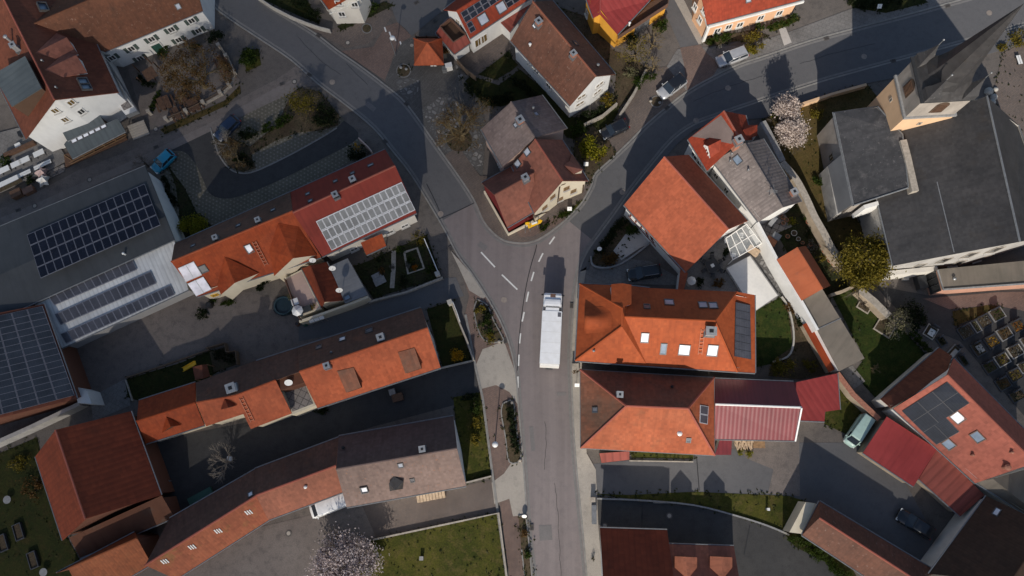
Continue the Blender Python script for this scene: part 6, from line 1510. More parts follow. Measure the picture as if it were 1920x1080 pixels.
def hedge(label, line, wd, h, leaf, dens=130, size=.1, name='hedge', z=0):
    L = [P(x, y, h * .6 + z) for x, y in line]; L = [Vector((p.x, p.y, 0)) for p in L]; rng = random.Random(int(line[0][0] * 3)); c = sum(L, Vector()) / len(L)
    root = thing(name, label, 'hedge', (c.x, c.y, z)); bm = bmesh.new()
    for a, b in zip(L, L[1:]):
        d = b - a; ln = d.length; k = int(ln / (wd * .55)) + 1; nrm = Vector((-d.y, d.x, 0)).normalized()
        for i in range(k):
            p = a + d * ((i + .5) / k) + nrm * rng.uniform(-.15, .15) * wd; leafball(bm, Vector((p.x, p.y, z + h * .55)), (wd * .6, wd * .6, h * .55), int(dens * wd), size, 7, rng)
    for v in bm.verts: v.co.z = max(v.co.z, z + .03)
    newobj('foliage', bm, M[leaf], root); bm = bmesh.new()
    for a, b in zip(L, L[1:]):
        k = int((b - a).length / 1.2) + 1
        for i in range(k):
            p = a + (b - a) * ((i + .5) / k); tube(bm, (p.x, p.y, z - .1), (p.x + rng.uniform(-.3, .3), p.y + rng.uniform(-.3, .3), z + h * .7), .05, .02, 4, False)
    newobj('stem', bm, M['bark'], root); return root

tree('wide russet budded tree spreading over the beer garden tables', 365, 140, 6.0, 4.6, 'bark_olive', 'leaf_russet', 5500, .10, seed=3, depth=6)
tree('bare brown tree standing in the round cobbled bed of the square', 862, 236, 7.0, 4.6, 'bark_olive', 'leaf_russet', 3500, .07, seed=5, depth=6)
tree('olive brown tree with tangled twigs at the tip of the car park island', 570, 188, 5, 2.7, 'bark_olive', 'leaf_olive', 1300, .12, seed=9, solid=12)
tree('leafless pale tree above the parked navy car on the car park island', 418, 262, 4.5, 2.3, 'bark_pale', None, seed=11, depth=5)
tree('brown twiggy tree at the rounded end of the car park island', 436, 285, 4.5, 2.3, 'bark_olive', 'leaf_russet', 500, .09, seed=12, depth=5)
tree('bare gnarled tree in front of the ochre yellow house', 1196, 90, 5.5, 2.6, 'bark_olive', 'leaf_olive', 500, .1, seed=14, depth=5)
tree('second bare tree of olive twigs nearer the garage of the yellow house', 1226, 72, 4.5, 2.0, 'bark_olive', None, seed=15, depth=5)
tree('small bare tree beside the garden path end at the paved forecourt', 1228, 118, 4.0, 1.7, 'bark_olive', None, seed=16, depth=5)
tree('white blossoming tree between the grey roofed house and the church', 1474, 203, 6, 2.3, 'bark', 'leaf_blossom', 6500, .13, seed=17, solid=22)
tree('fuller white blossoming tree, the southern of the pair by the church wall', 1483, 243, 5.5, 2.6, 'bark', 'leaf_blossom', 8000, .13, seed=18, solid=24)
tree('large olive green tree leaning over the churchyard wall below the slate roof', 1622, 492, 7.5, 4.2, 'bark', 'leaf_olive', 11500, .16, seed=19, solid=32)
tree('small pale budding tree at the end of the churchyard wall', 1692, 607, 3.8, 2.2, 'bark_pale', 'leaf_pale', 900, .1, seed=20, depth=5)
tree('big pink white blossoming tree cut by the bottom edge', 648, 1068, 5.2, 4.9, 'bark', 'leaf_blossom_pink', 17000, .14, seed=21, solid=60)
tree('bare pale tree in the dark yard behind the lichen barn', 415, 866, 5, 2.8, 'bark_pale', None, seed=22, depth=5)
tree('thin bare tree beside the veranda at the lane', 262, 300, 4, 1.8, 'bark', None, seed=23, depth=4)
tree('bare sapling in a square bed on the church lawn', 1625, 568, 2.6, 1.0, 'bark', None, seed=24, depth=4)
tree('low bare sapling on the sunlit lawn by the felt roofed shed', 1645, 690, 2.2, .9, 'bark_olive', None, seed=25, depth=4)
tree('bare yellowish tree against the garden wall by the salmon house corner', 1700, 775, 2.4, 1.0, 'bark_olive', 'leaf_yellow', 160, .06, seed=26, depth=4)

shrub('dark evergreen shrub at the street end of the car park island', 607, 215, 2.7, 1.8, 'leaf_dark', 1600, ry=2.0, ang=-.6)
shrub('green shrub in the middle of the car park island', 530, 226, 1.7, 1.4, 'leaf_green', 700, ry=1.0, ang=.5)
shrub('low dark shrub beside the middle of the car park island kerb', 502, 238, 1.5, 1.1, 'leaf_green', 500, ry=.9, ang=.5)
shrub('dark rounded shrub behind the navy car', 462, 250, 1.9, 1.5, 'leaf_dark', 800, ry=1.4)
shrub('dark green shrub at the rounded end of the car park island', 455, 298, 1.8, 1.4, 'leaf_dark', 800, ry=1.1)
shrub('bright lime yellow shrub between the hall and the orange house', 360, 423, 2.2, 2.6, 'leaf_lime', 2000, .14)
shrub('round clipped green shrub on the street corner near the beer garden', 463, 108, 1.9, 1.8, 'leaf_green', 1300)
shrub('dark green shrub at the corner of the white shuttered house', 404, 70, 1.5, 2.0, 'leaf_dark', 700)
shrub('small yellow flowering shrub by the white shuttered facade', 286, 88, .8, 1.1, 'leaf_yellow', 260, .09)
shrub('green shrub beside the yellow flowering one on the shuttered facade', 305, 96, 1.2, 1.0, 'leaf_green', 350)
shrub('planting along the facade of the shuttered house near its corner', 365, 84, 1.5, .9, 'leaf_green', 350, ry=.7, ang=.4)
shrub('dark shrub with yellow flowers at the gable of the crimson house', 672, 284, 1.8, 1.8, 'leaf_dark', 800)
shrub('yellow flowering top of the planting at the crimson house corner', 668, 276, .8, 2.0, 'leaf_yellow', 180, .08)
shrub('lime green shrub on the slope above the bend', 1112, 272, 2.2, 2.8, 'leaf_lime', 1900, .15)
shrub('dark shrub against the wall of the ochre yellow house', 1180, 75, 1.9, 2.0, 'leaf_dark', 900)
shrub('green shrub at the right corner of the yellow house', 1240, 47, 1.4, 1.6, 'leaf_green', 700)
hedge('lush green hedge beside the garden path at the forecourt', [(1193, 160), (1225, 138)], 2.0, 1.5, 'leaf_green', 240)
shrub('grey brown round shrub above the lush hedge', 1182, 136, 1.2, 1.2, 'leaf_pale', 350)
shrub('yellow green flowering shrub below the gable of the long brown house', 1142, 189, 1.5, 1.4, 'leaf_olive', 550)
shrub('golden flowers at the foot of the long brown house gable', 1138, 182, .7, 1.5, 'leaf_yellow', 120, .08)
hedge('dark hedge below the gable of the long brown house', [(1082, 222), (1110, 212), (1135, 203)], 1.3, 1.2, 'leaf_dark', 200)
shrub('green shrub near the car by the pink walled house', 1082, 240, 1.6, 1.5, 'leaf_green', 700)
shrub('light green shrub next to the silver estate car', 1415, 78, 1.9, 1.9, 'leaf_olive', 850)
shrub('lime green low shrub in front of the light green one', 1408, 92, 1.0, .9, 'leaf_lime', 350)
hedge('green hedge under the windows of the peach house', [(1328, 77), (1348, 71), (1370, 65)], 1.3, 1.0, 'leaf_green', 200)
hedge('clipped hedge under the right hand windows of the peach house', [(1440, 54), (1470, 42), (1492, 33)], 1.3, 1.0, 'leaf_green', 200)
shrub('small green shrub between the peach house hedges', 1425, 50, .9, .8, 'leaf_green', 250)
shrub('olive shrub in the stone edged bed south of the garden lawn', 1473, 688, 2.2, 2.0, 'leaf_olive', 1300)
shrub('dark shrub against the white wall behind the curved bed', 1503, 600, 1.0, 1.4, 'leaf_dark', 400)
shrub('brown dry shrub in the curved stone edged bed', 1485, 575, 1.2, .8, 'leaf_russet', 350)
shrub('small olive shrub beside the orange coped wall', 1520, 685, 1.2, 1.1, 'leaf_olive', 350)
hedge('dark hedge between the east pavement and the barn', [(1122, 478), (1135, 456), (1150, 436), (1168, 410)], 1.6, 1.2, 'leaf_dark', 220)
shrub('green shrub by the half timbered wall of the barn', 1186, 430, 1.3, 1.2, 'leaf_green', 500)
shrub('reddish brown shrub at the curve of the slabbed drive', 1142, 488, 1.7, 1.0, 'leaf_russet', 650)
shrub('golden orange forsythia at the corner of the little lawn', 857, 667, 1.2, 1.2, 'leaf_yellow', 650, .1)
shrub('yellow green shrub, the upper of the row on the narrow lawn', 890, 765, 1.1, 1.1, 'leaf_green', 350)
shrub('yellow green shrub, the middle of the row on the narrow lawn', 893, 792, 1.1, 1.1, 'leaf_olive', 350)
shrub('yellow green shrub, the lowest of the row on the narrow lawn', 893, 824, 1.1, 1.1, 'leaf_olive', 350)
shrub('dark shrub at the top of the narrow lawn', 880, 745, 1.6, 1.0, 'leaf_dark', 400, ry=.8)
shrub('pale green shrub at the top of the teardrop planting island', 900, 582, .9, .7, 'leaf_olive', 250, z=.2)
shrub('dark shrub at the kerb of the teardrop planting island', 912, 590, 1.0, .8, 'leaf_dark', 300, z=.2)
shrub('grey green shrub in the middle of the teardrop planting island', 912, 612, 1.3, .7, 'leaf_green', 350, z=.2)
shrub('olive shrub at the foot of the teardrop planting island', 920, 632, 1.0, .6, 'leaf_olive', 250, z=.2)
hedge('dark hedge filling the long planting island on the pavement', [(958, 765), (961, 800), (967, 850)], 1.2, .9, 'leaf_dark', 180, z=.2)
shrub('small shrub in the narrow bed near the bottom of the pavement', 990, 1040, .7, .7, 'leaf_green', 180, z=.2)
shrub('dry brown shrub in the narrow bed by the bottom kerb', 983, 1000, .6, .5, 'leaf_russet', 140, z=.2)
shrub('dark evergreen shrub beside the pale budding tree', 1708, 585, 2.2, 1.8, 'leaf_dark', 900)
shrub('second dark evergreen shrub towards the framed grave', 1725, 603, 1.6, 1.4, 'leaf_dark', 600)
hedge('thin green hedge along the cemetery edge above the dark annexe roof', [(1708, 620), (1728, 640), (1745, 660)], 1.0, .9, 'leaf_green', 180)
shrub('yellow green shrub in the church garden by the street wall', 1532, 214, 1.2, 1.2, 'leaf_olive', 450)
shrub('green shrub in the church garden beside the sloped aisle roof', 1537, 340, 1.1, 1.0, 'leaf_green', 380)
shrub('low green plants at the foot of the blossoming trees', 1450, 215, 1.0, .8, 'leaf_lime', 250)
shrub('orange flowering shrub beside the blossoming trees', 1500, 206, .7, 1.2, 'leaf_yellow', 140, .08)
hedge('dark hedge inside the white fence of the half timbered house', [(548, 2), (575, 15), (598, 33)], 1.7, 1.2, 'leaf_dark', 220)
shrub('green shrub by the right corner of the half timbered house', 696, 12, 1.2, 1.2, 'leaf_green', 420)
hedge('tall dark hedge along the pavement at the top of the right street', [(1595, -5), (1622, 8), (1650, 5), (1690, -6)], 2.2, 2.0, 'leaf_dark', 260)
hedge('dark hedge along the lower side of the garden lawn by the square', [(872, 160), (900, 178), (935, 188), (958, 175)], 1.6, 1.2, 'leaf_dark', 200)
hedge('row of dark bushes between the lawn and the long brown house', [(955, 150), (985, 160), (1005, 185)], 1.5, 1.1, 'leaf_dark', 180)
shrub('clipped conical bush at the corner of the solar house lawn', 953, 103, .7, 1.6, 'leaf_dark', 300)
shrub('dark bush between the pavilion and the brown garden fence', 838, 96, .9, 1.0, 'leaf_russet', 260)
hedge('untidy hedge along the verge of the lowest right drive', [(1478, 1008), (1510, 1022), (1545, 1048), (1590, 1085)], 1.6, 1.0, 'leaf_green', 190)
shrub('left one of two yellow green bushes by the firewood stack', 1388, 847, .65, .7, 'leaf_lime', 260, .08)
shrub('right one of two yellow green bushes by the firewood stack', 1406, 850, .65, .7, 'leaf_lime', 260, .08)
shrub('brown dry shrub in the dark garden west of the big barn', 60, 915, 2.0, 1.0, 'leaf_russet', 500)
shrub('olive shrub in the dark garden north west of the big barn', 35, 870, 1.6, 1.0, 'leaf_olive', 400)
hedge('ivy and weeds along the foot of the white hall gable', [(305, 330), (318, 360), (330, 385)], 1.0, .7, 'leaf_dark', 150)
shrub('dark shrub under the eave of the terracotta house', 605, 770, 1.2, .7, 'leaf_dark', 260, ry=.6)
shrub('green strip of planting at the white gable of the orange house', 425, 568, 1.6, .5, 'leaf_green', 350, ry=.6, ang=.35)
shrub('small bush with orange berries beside the terrace tables', 8, 302, 1.3, 1.0, 'leaf_green', 350)
shrub('green potted greenery beside the folded parasols', 57, 336, 1.0, .9, 'leaf_dark', 260)
shrub('low green bush below the yellow direction signs', 1020, 425, 1.2, .6, 'leaf_green', 260, ry=.6, ang=.5)
shrub('green bush under the cream gable of the corner house', 1062, 400, 1.6, .6, 'leaf_green', 320, ry=.7, ang=.5)
shrub('grass and weeds on the slope between lime shrub and kerb', 1125, 292, 1.3, .6, 'leaf_olive', 300, ry=.8, ang=.8)
# kitchen garden plants
for x, y, r_, lf, lb in ((785, 448, 1.3, 'leaf_olive', 'olive flowering bush in the top corner of the kitchen garden'), (750, 468, .9, 'leaf_green', 'green bush at the upper path of the kitchen garden'),
                         (710, 480, 1.0, 'leaf_dark', 'dark bush behind the orange porch in the kitchen garden'), (770, 490, .8, 'leaf_green', 'green plant inside the square bed of the kitchen garden'),
                         (778, 502, .6, 'leaf_orange', 'orange flowers inside the square bed of the kitchen garden'), (765, 497, .5, 'leaf_white', 'white flowers inside the square bed of the kitchen garden'),
                         (805, 505, .9, 'leaf_green', 'bush at the pavement fence of the kitchen garden'), (715, 510, .7, 'leaf_russet', 'brown plant near the grey slab in the kitchen garden'), (735, 500, .5, 'leaf_white', 'little white flower clump on the kitchen garden path'),
                         (757, 525, 1.0, 'leaf_dark', 'dark bush at the foot of the kitchen garden')):
    shrub(lb, x, y, r_, .7, lf, int(220 * r_) + 60, .1)
# ================================================================ small things
def single(name, bm, m, label, cat, group=None): return tag(newobj(name, bm, m, top=True), label, cat, group)
# manhole covers: iron ring and concrete centre
def manhole(px, py, label, r=.42, z=.06, pale=False):
    p = P(px, py, z); root = thing('manhole_cover', label, 'manhole cover', (p.x, p.y, 0)); bm = bmesh.new(); disc(bm, p, r, z - .06, z + .008, 20); newobj('iron_ring', bm, M['iron_pale' if pale else 'iron'], root)
    bm = bmesh.new(); disc(bm, p, r * .62, z - .04, z + .014, 18); newobj('concrete_centre', bm, M['concrete' if not pale else 'iron_pale'], root)
for q in ((652, 80, 'manhole cover on the brown pavement before the half timbered house', .07), (552, 153, 'manhole cover at the street end of the inn lane', .07), (623, 154, 'pale round manhole cover in the left street', .05, 1), (772, 85, 'manhole cover beside the bus shelter roof', .08),
          (823, 247, 'manhole cover on the cobbles west of the bare tree', .09), (168, 337, 'manhole cover in the lane behind the blue car', .06), (65, 386, 'manhole cover in the lane near the left edge', .06), (292, 242, 'manhole cover in front of the beer garden gate', .03),
          (826, 401, 'pale manhole cover on the tar seam of the left street', .05, 1), (1167, 360, 'manhole cover in the shaded right street beside the barn', .06, 1), (1365, 165, 'pale manhole cover in the right street below the silver estate car', .06, 1), (1305, 226, 'manhole cover in the right street above the bend house', .06, 1),
          (1620, 106, 'manhole cover in the right street left of the tower shadow tip', .06, 1), (1855, 24, 'manhole cover at the top right end of the street', .06, 1), (945, 562, 'pale manhole cover in the junction left of the lorry', .05, 1), (1255, 967, 'manhole cover in the lower right drive', .05), (1134, 986, 'manhole cover at the corner of the lower house', .05), (541, 1000, 'dark square drain lid in the yard by the white van', .05)):
    manhole(*q[:2], q[2], .40, q[3], len(q) > 4)
def grate(px, py, label, ang, z=.05):
    p = P(px, py, z); Mz = Matrix.Translation(p) @ Matrix.Rotation(ang, 4, 'Z'); root = thing('drain_grate', label, 'drain', (p.x, p.y, 0)); bm = bmesh.new()
    for a in (-1, 1): box(bm, Mz, (0, a * .2, 0), (.7, .07, .08)); box(bm, Mz, (a * .315, 0, 0), (.07, .33, .08))
    for i in range(6): box(bm, Mz, (-.25 + i * .1, 0, -.005), (.05, .34, .07))
    newobj('frame', bm, M['iron'], root); bm = bmesh.new(); box(bm, Mz, (0, 0, -.02), (.6, .36, .05)); newobj('pit', bm, M['black'], root)
for q in ((781, 5, 'drain grate at the top of the side street', .6), (815, 39, 'drain grate by the kerb above the roof terrace', .6), (580, 140, 'drain grate at the kerb near the car park island', -.65), (529, 157, 'drain grate in the paving of the inn lane', .4), (762, 195, 'drain grate at the kerb of the cobbled square', -.65), (722, 265, 'drain grate at the kerb near the crimson roof ridge', -.8),
          (597, 67, 'drain grate at the kerb below the half timbered house', -.6), (34, 394, 'drain grate in the lane at the left edge', .4), (292, 276, 'drain grate in the lane above the blue car', .4), (1251, 202, 'drain grate at the kerb below the round planting bed', .75), (1675, 114, 'drain grate at the lower kerb left of the tower', .25), (1550, 72, 'drain grate at the upper kerb before the peach house forecourt', .3),
          (1777, 11, 'drain grate at the upper kerb near the tower spire', .3), (845, 466, 'drain grate at the kerb by the kitchen garden corner', -1.0), (947, 639, 'drain grate at the foot of the teardrop island', -1.3), (997, 989, 'drain grate at the bottom left kerb', -1.5), (1072, 573, 'drain grate at the kerb opposite the lorry cab', 1.5)):
    grate(*q[:2], q[2], q[3], .13 if q[0] in (580, 762, 722, 597, 1251, 1675, 1550, 1777, 845, 947, 997, 1072) else .06)

# ---- beer garden furniture: one table set, copied
def picnic_set(m):
    root = thing('picnic_table', 'x', 'table', (0, 0, 0)); 
    bm = bmesh.new(); 
    for i in range(4): box(bm, I4, (0, -.3 + i * .2, .75), (1.9, .185, .05))
    for x in (-.8, .8): box(bm, I4, (x, 0, .70), (.08, .74, .06))
    newobj('tabletop', bm, m, root)
    for s in (-1, 1):
        bm = bmesh.new()
        for i in range(2): box(bm, I4, (0, s * (.66 + i * .15), .45), (1.9, .14, .045))
        for x in (-.75, .75): box(bm, I4, (x, s * .73, .22), (.06, .2, .42))
        newobj('bench', bm, m, root)
    for x in (-.7, .7):
        bm = bmesh.new(); box(bm, I4, (x, 0, .34), (.08, .5, .66)); newobj('leg', bm, m, root)
    return root
tproto = picnic_set(M['wood_dark']); first = True
for px, py, an, lb in ((413, 115, -62, 'brown picnic table in the upper corner of the beer garden wall'), (423, 132, -62, 'brown picnic table second from the top along the beer garden wall'), (342, 180, -58, 'reddish brown picnic table under the edge of the russet tree'),
                       (302, 194, -62, 'large brown table left of the pair by the lower beer garden hedge'), (313, 190, -62, 'brown table right of the pair by the lower beer garden hedge'), (331, 212, -62, 'small brown table against the front beer garden wall, left one'), (357, 198, -62, 'brown table against the front beer garden wall, middle one'), (367, 194, -62, 'brown table against the front beer garden wall, right one')):
    o = tproto if first else copy_tree(tproto); first = False
    p = P(px, py, .75); o.location = (p.x, p.y, .06); o.rotation_euler = (0, 0, math.radians(an)); o['label'] = lb; o['group'] = 'picnic tables in the beer garden'
# planter enclosure in front of the white house
root = thing('planted_arbour', 'dark wooden arbour with bench and planting before the shuttered house', 'arbour', P(278, 137, 0)); bm = bmesh.new()
cq = [(262, 135), (285, 120), (300, 130), (292, 150), (270, 158)]
for x, y in cq: box(bm, Matrix.Translation(P(x, y, 0)), (0, 0, 1.1), (.12, .12, 2.2))
newobj('post', bm, M['wood_dark'], root)
bm = bmesh.new(); pts = [P(x, y, 2.2) for x, y in ((266, 136), (285, 124), (296, 140), (276, 152))]; d = pts[1] - pts[0]; e = pts[3] - pts[0]
for i in range(8):
    a = pts[0] + e * (i / 7); Mz = frame(a, d, (0, 0, 1)); box(bm, Mz, (d.length / 2, 0, 0), (d.length, .22, .08))
newobj('slatted_roof', bm, M['wood_dark'], root)
hedge('dark hedge round the wooden arbour in the beer garden', [(258, 140), (270, 158), (290, 158)], 1.0, 1.0, 'leaf_dark', 150)
hedge('green hedge behind the lower pair of beer garden tables', [(283, 205), (292, 180), (302, 172)], .9, .9, 'leaf_green', 150)
# beer garden wall with pillars
root = thing('garden_fence', 'low beer garden fence of wooden rails between pale stone pillars', 'fence', P(380, 190, 0))
pil = [(284, 214), (316, 227), (353, 212), (385, 196), (417, 178), (433, 163), (442, 139), (428, 110), (414, 90)]
for x, y in pil:
    bm = bmesh.new(); Mz = Matrix.Translation(P(x, y, 0)) @ Matrix.Rotation(.45, 4, 'Z'); box(bm, Mz, (0, 0, .55), (.4, .4, 1.1)); box(bm, Mz, (0, 0, 1.12), (.5, .5, .1)); newobj('pillar', bm, M['stone'], root)
for i in range(1, len(pil) - 1):
    a, b_ = P(*pil[i], 0), P(*pil[i + 1], 0); bm = bmesh.new(); strip(bm, [a, b_], .28, 0, .35); newobj('low_wall', bm, M['stone'], root)
    bm = bmesh.new(); 
    for z in (.6, .95): strip(bm, [a, b_], .06, z, z + .1)
    newobj('rail', bm, M['fence_wood'], root)
# ---- inn terrace tables
patch('terrace', pxs(-20, 255, 60, 235, 105, 262, 128, 300, 100, 318, 60, 335, -20, 372), .07, M['slabs_grey'], h=.25)
for q in ((110, 330, 135, 318, 140, 312, 88, 330, 92, 336),):
    bm = bmesh.new()
    for i in range(3): strip(bm, [P(88, 327 + i * 4, 0), P(122, 311 + i * 4, 0)], .35, 0, .24 - i * .07)
    tag(newobj('steps', bm, M['terrace_slabs'], top=True), 'pale stone steps leading down from the inn terrace', 'steps')
def terrace_table(wd):
    root = thing('terrace_table', 'x', 'table', (0, 0, 0)); bm = bmesh.new(); box(bm, I4, (0, 0, .74), (wd, .8, .04)); newobj('tabletop', bm, M['plastic_white'], root)
    bm = bmesh.new()
    for x in (-wd * .4, wd * .4): tube(bm, (x, 0, 0), (x, 0, .72), .04, .04, 6)
    for x in (-wd * .4, wd * .4): box(bm, I4, (x, 0, .03), (.1, .6, .05))
    newobj('frame', bm, M['dark_metal'], root); return root
t1 = terrace_table(1.5); first = True
for px, py, an, lb in ((72, 287, 27, 'white terrace table nearest the inn veranda'), (45, 300, 27, 'white terrace table, right one of the touching pair'), (30, 307, 27, 'white terrace table, left one of the touching pair'), (7, 318, 27, 'white terrace table at the left picture edge')):
    o = t1 if first else copy_tree(t1); first = False; p = P(px, py, 1.0); o.location = (p.x, p.y, .25); o.rotation_euler = (0, 0, math.radians(an)); o['label'] = lb; o['group'] = 'white tables on the inn terrace'
def bench():
    root = thing('bench', 'x', 'bench', (0, 0, 0)); bm = bmesh.new()
    for i in range(2): box(bm, I4, (0, -.16 + i * .32, .45), (1.3, .26, .05))
    newobj('seat', bm, M['plastic_white'], root)
    for x in (-.5, .5):
        bm = bmesh.new(); box(bm, I4, (x, 0, .22), (.06, .5, .42)); newobj('leg', bm, M['dark_metal'], root)
    return root
b1 = bench(); first = True
for px, py, lb in ((87, 305, 'white slatted bench closest to the terrace steps'), (72, 312.5, 'white slatted bench second from the terrace steps'), (49, 323.5, 'white slatted bench behind the folded parasols'), (33, 331, 'white slatted bench left of the potted greenery'), (10, 342.5, 'white slatted bench at the left picture edge')):
    o = b1 if first else copy_tree(b1); first = False; p = P(px, py, .7); o.location = (p.x, p.y, .25); o.rotation_euler = (0, 0, math.radians(27)); o['label'] = lb; o['group'] = 'white benches on the inn terrace'
bm = bmesh.new(); strip(bm, [P(-20, 366, 0), P(42, 337, 0)], .9, .2, 1.0); root = single('planter', bm, M['plastic_white'], 'long white planter box along the edge of the inn terrace', 'planter')
bm = bmesh.new(); strip(bm, [P(-18, 365, 1), P(41, 337, 1)], .6, .98, 1.04); newobj('soil', bm, M['soil'], root)
bm = bmesh.new(); strip(bm, [P(14, 295, 0), P(70, 270, 0)], .5, .2, .9); single('planter', bm, M['wood_dark'], 'dark long planter box across the inn terrace', 'planter')
def parasol(px, py, r, h, m, label, tilt=0, n=8):
    p = P(px, py, h); root = thing('parasol', label, 'parasol', (p.x, p.y, 0)); bm = bmesh.new()
    t = bm.verts.new((p.x, p.y, h + .35)); R = [bm.verts.new((p.x + r * math.cos(6.283 * i / n), p.y + r * math.sin(6.283 * i / n), h - .1 - (.0 if i % 2 else .04))) for i in range(n)]
    for i in range(n): bm.faces.new((t, R[i], R[(i + 1) % n]))
    c = bm.verts.new((p.x, p.y, h + .25))
    for i in range(n): bm.faces.new((c, R[(i + 1) % n], R[i]))
    newobj('canopy', bm, M[m], root); bm = bmesh.new(); tube(bm, (p.x, p.y, 0), (p.x, p.y, h + .45), .03, .03, 6); newobj('pole', bm, M['zinc'], root)
    bm = bmesh.new(); disc(bm, p, .3, 0, .12, 12); newobj('base', bm, M['stone_grey'], root)
parasol(557, 582, .75, 3.6, 'plastic_white', 'small white parasol on the cream roof terrace'); parasol(1297, 526, .6, 2.3, 'canvas_white', 'small white parasol in the shaded patio behind the barn')
for (x, y, m, lb) in ((76, 324, 'canvas_pink', 'folded pink parasol lying over the terrace edge'), (79, 338, 'canvas_white', 'folded white parasol standing below the pink one')):
    p = P(x, y, .8); bm = bmesh.new(); rng = random.Random(x); R = []
    for k, (z, r) in enumerate(((.3, .25), (.5, .85), (1.0, .75), (1.5, .5), (2.0, .06))):
        R.append([Vector((p.x + r * (1.25 if i % 2 else .7) * math.cos(6.283 * i / 10) + (z - .5) * .5, p.y + r * (1.2 if i % 2 else .7) * math.sin(6.283 * i / 10), z)) for i in range(10)])
    loft(bm, R); root = single('folded_parasol', bm, M[m], lb, 'parasol'); bm = bmesh.new(); tube(bm, (p.x, p.y, 0), (p.x + .2, p.y, 1.0), .03, .03, 6); newobj('pole', bm, M['zinc'], root)
def crate(x, y, w_, d_, h_, m, lb, an=27, z=.05, name='crate', cat='crate'):
    p = P(x, y, h_ + z); Mz = Matrix.Translation((p.x, p.y, z)) @ Matrix.Rotation(math.radians(an), 4, 'Z'); bm = bmesh.new(); box(bm, Mz, (0, 0, h_ / 2), (w_, d_, h_)); box(bm, Mz, (0, 0, h_ + .03), (w_ + .08, d_ + .08, .08)); return single(name, bm, M[m], lb, cat)
crate(29, 362, 1.4, 1.0, .9, 'wood_dark', 'dark wooden hatch box with papers below the terrace planter'); crate(52, 356, 1.4, .8, .8, 'brown_frame', 'dark red brown box beside the wooden hatch box')
crate(33, 272, .7, .5, .5, 'plastic_white', 'small white box in the yard above the terrace tables'); crate(37, 250, .5, .7, .8, 'plastic_black', 'black bin against the inn wall by the yard')

# ---- courtyard things
p = P(531, 573, 1.0); root = thing('plunge_pool', 'round dark blue plunge pool beside the cream roof terrace', 'pool', (p.x, p.y, 0)); bm = bmesh.new()
ring = [Vector((p.x + 1.15 * math.cos(6.283 * i / 24), p.y + 1.15 * math.sin(6.283 * i / 24), 0)) for i in range(25)]; strip(bm, ring, .16, 0, 1.05); newobj('rim', bm, M['blue_plastic'], root)
bm = bmesh.new(); disc(bm, p, 1.08, .1, .8, 24); newobj('water', bm, M['pool_blue'], root)
bm = bmesh.new(); loft(bm, [[Vector((p.x - .3 + 1.5 * math.cos(6.283 * i / 10 + .3), p.y + .15 + 1.4 * math.sin(6.283 * i / 10 + .3), z)) for i in range(10)] for z in (.02, .25)]); newobj('ground_cover', bm, M['canvas_dark'], root)
crate(553, 566, .8, .8, .7, 'plastic_white', 'white framed garden chair on the roof terrace', 20, 2.4, 'garden_chair', 'chair'); crate(571, 580, 1.6, .7, .5, 'canvas_dark', 'dark covered lounger on the roof terrace by the parasol', 20, 2.4, 'lounger', 'lounger')
shrub('pot plants on the roof terrace beside the parasol', 585, 575, .6, .6, 'leaf_olive', 160, .08, z=2.45); shrub('pot plants at the corner of the roof terrace near the pool', 543, 556, .6, .6, 'leaf_pale', 160, .08, z=2.45)
shrub('dark potted shrub at the doorway of the orange house', 495, 527, .9, 1.2, 'leaf_dark', 260); shrub('green plants under the middle gable of the orange house', 487, 540, .7, .6, 'leaf_dark', 180)
# awning on the cream wall
root = thing('awning', 'white translucent awning on the cream courtyard wall', 'awning', P(590, 600, 0)); bm = bmesh.new(); q = [P(577, 599, 2.2), P(604, 586, 2.2), P(609, 597, 1.9), P(581, 606, 1.9)]
vv = [bm.verts.new(x) for x in q]; lo = [bm.verts.new(x - Vector((0, 0, .05))) for x in q]; bm.faces.new(vv); bm.faces.new(lo[::-1])
for i in range(4): bm.faces.new((lo[i], lo[(i + 1) % 4], vv[(i + 1) % 4], vv[i]))
bmesh.ops.recalc_face_normals(bm, faces=bm.faces); newobj('sheet', bm, M['canvas_white'], root)
bm = bmesh.new()
for k in range(4):
    a = q[0] + (q[1] - q[0]) * k / 3; b_ = q[3] + (q[2] - q[3]) * k / 3; tube(bm, a + Vector((0, 0, .03)), b_ + Vector((0, 0, .03)), .03, .03, 5); tube(bm, b_, (b_.x, b_.y, 0), .03, .03, 5)
newobj('frame', bm, M['zinc'], root)
for x, y, r_, h_, m, lb in ((570, 606, .35, .9, 'plastic_green', 'green barrel by the end of the cream wall'), (556, 607, .3, .8, 'brown_frame', 'brown barrel left of the green one'), (390, 571, .42, 1.0, 'plastic_black', 'black water butt at the gable of the orange house'), (687, 557, .35, .9, 'blue_plastic', 'dark blue rain barrel under the metal lean-to')):
    p = P(x, y, h_); bm = bmesh.new(); tube(bm, (p.x, p.y, 0), (p.x, p.y, h_ * .5), r_ * .88, r_, 14); tube(bm, (p.x, p.y, h_ * .5), (p.x, p.y, h_), r_, r_ * .85, 14); root = single('barrel', bm, M[m], lb, 'barrel')
    bm = bmesh.new(); disc(bm, p, r_ * .7, h_ - .02, h_ + .02, 14); newobj('lid', bm, M['plastic_black'], root)
shrub('bicycle and dark pot plants heap in the yard below the orange house', 378, 590, 1.1, .9, 'leaf_dark', 320); shrub('pot plants beside the black water butt', 396, 566, .8, .7, 'leaf_green', 220)
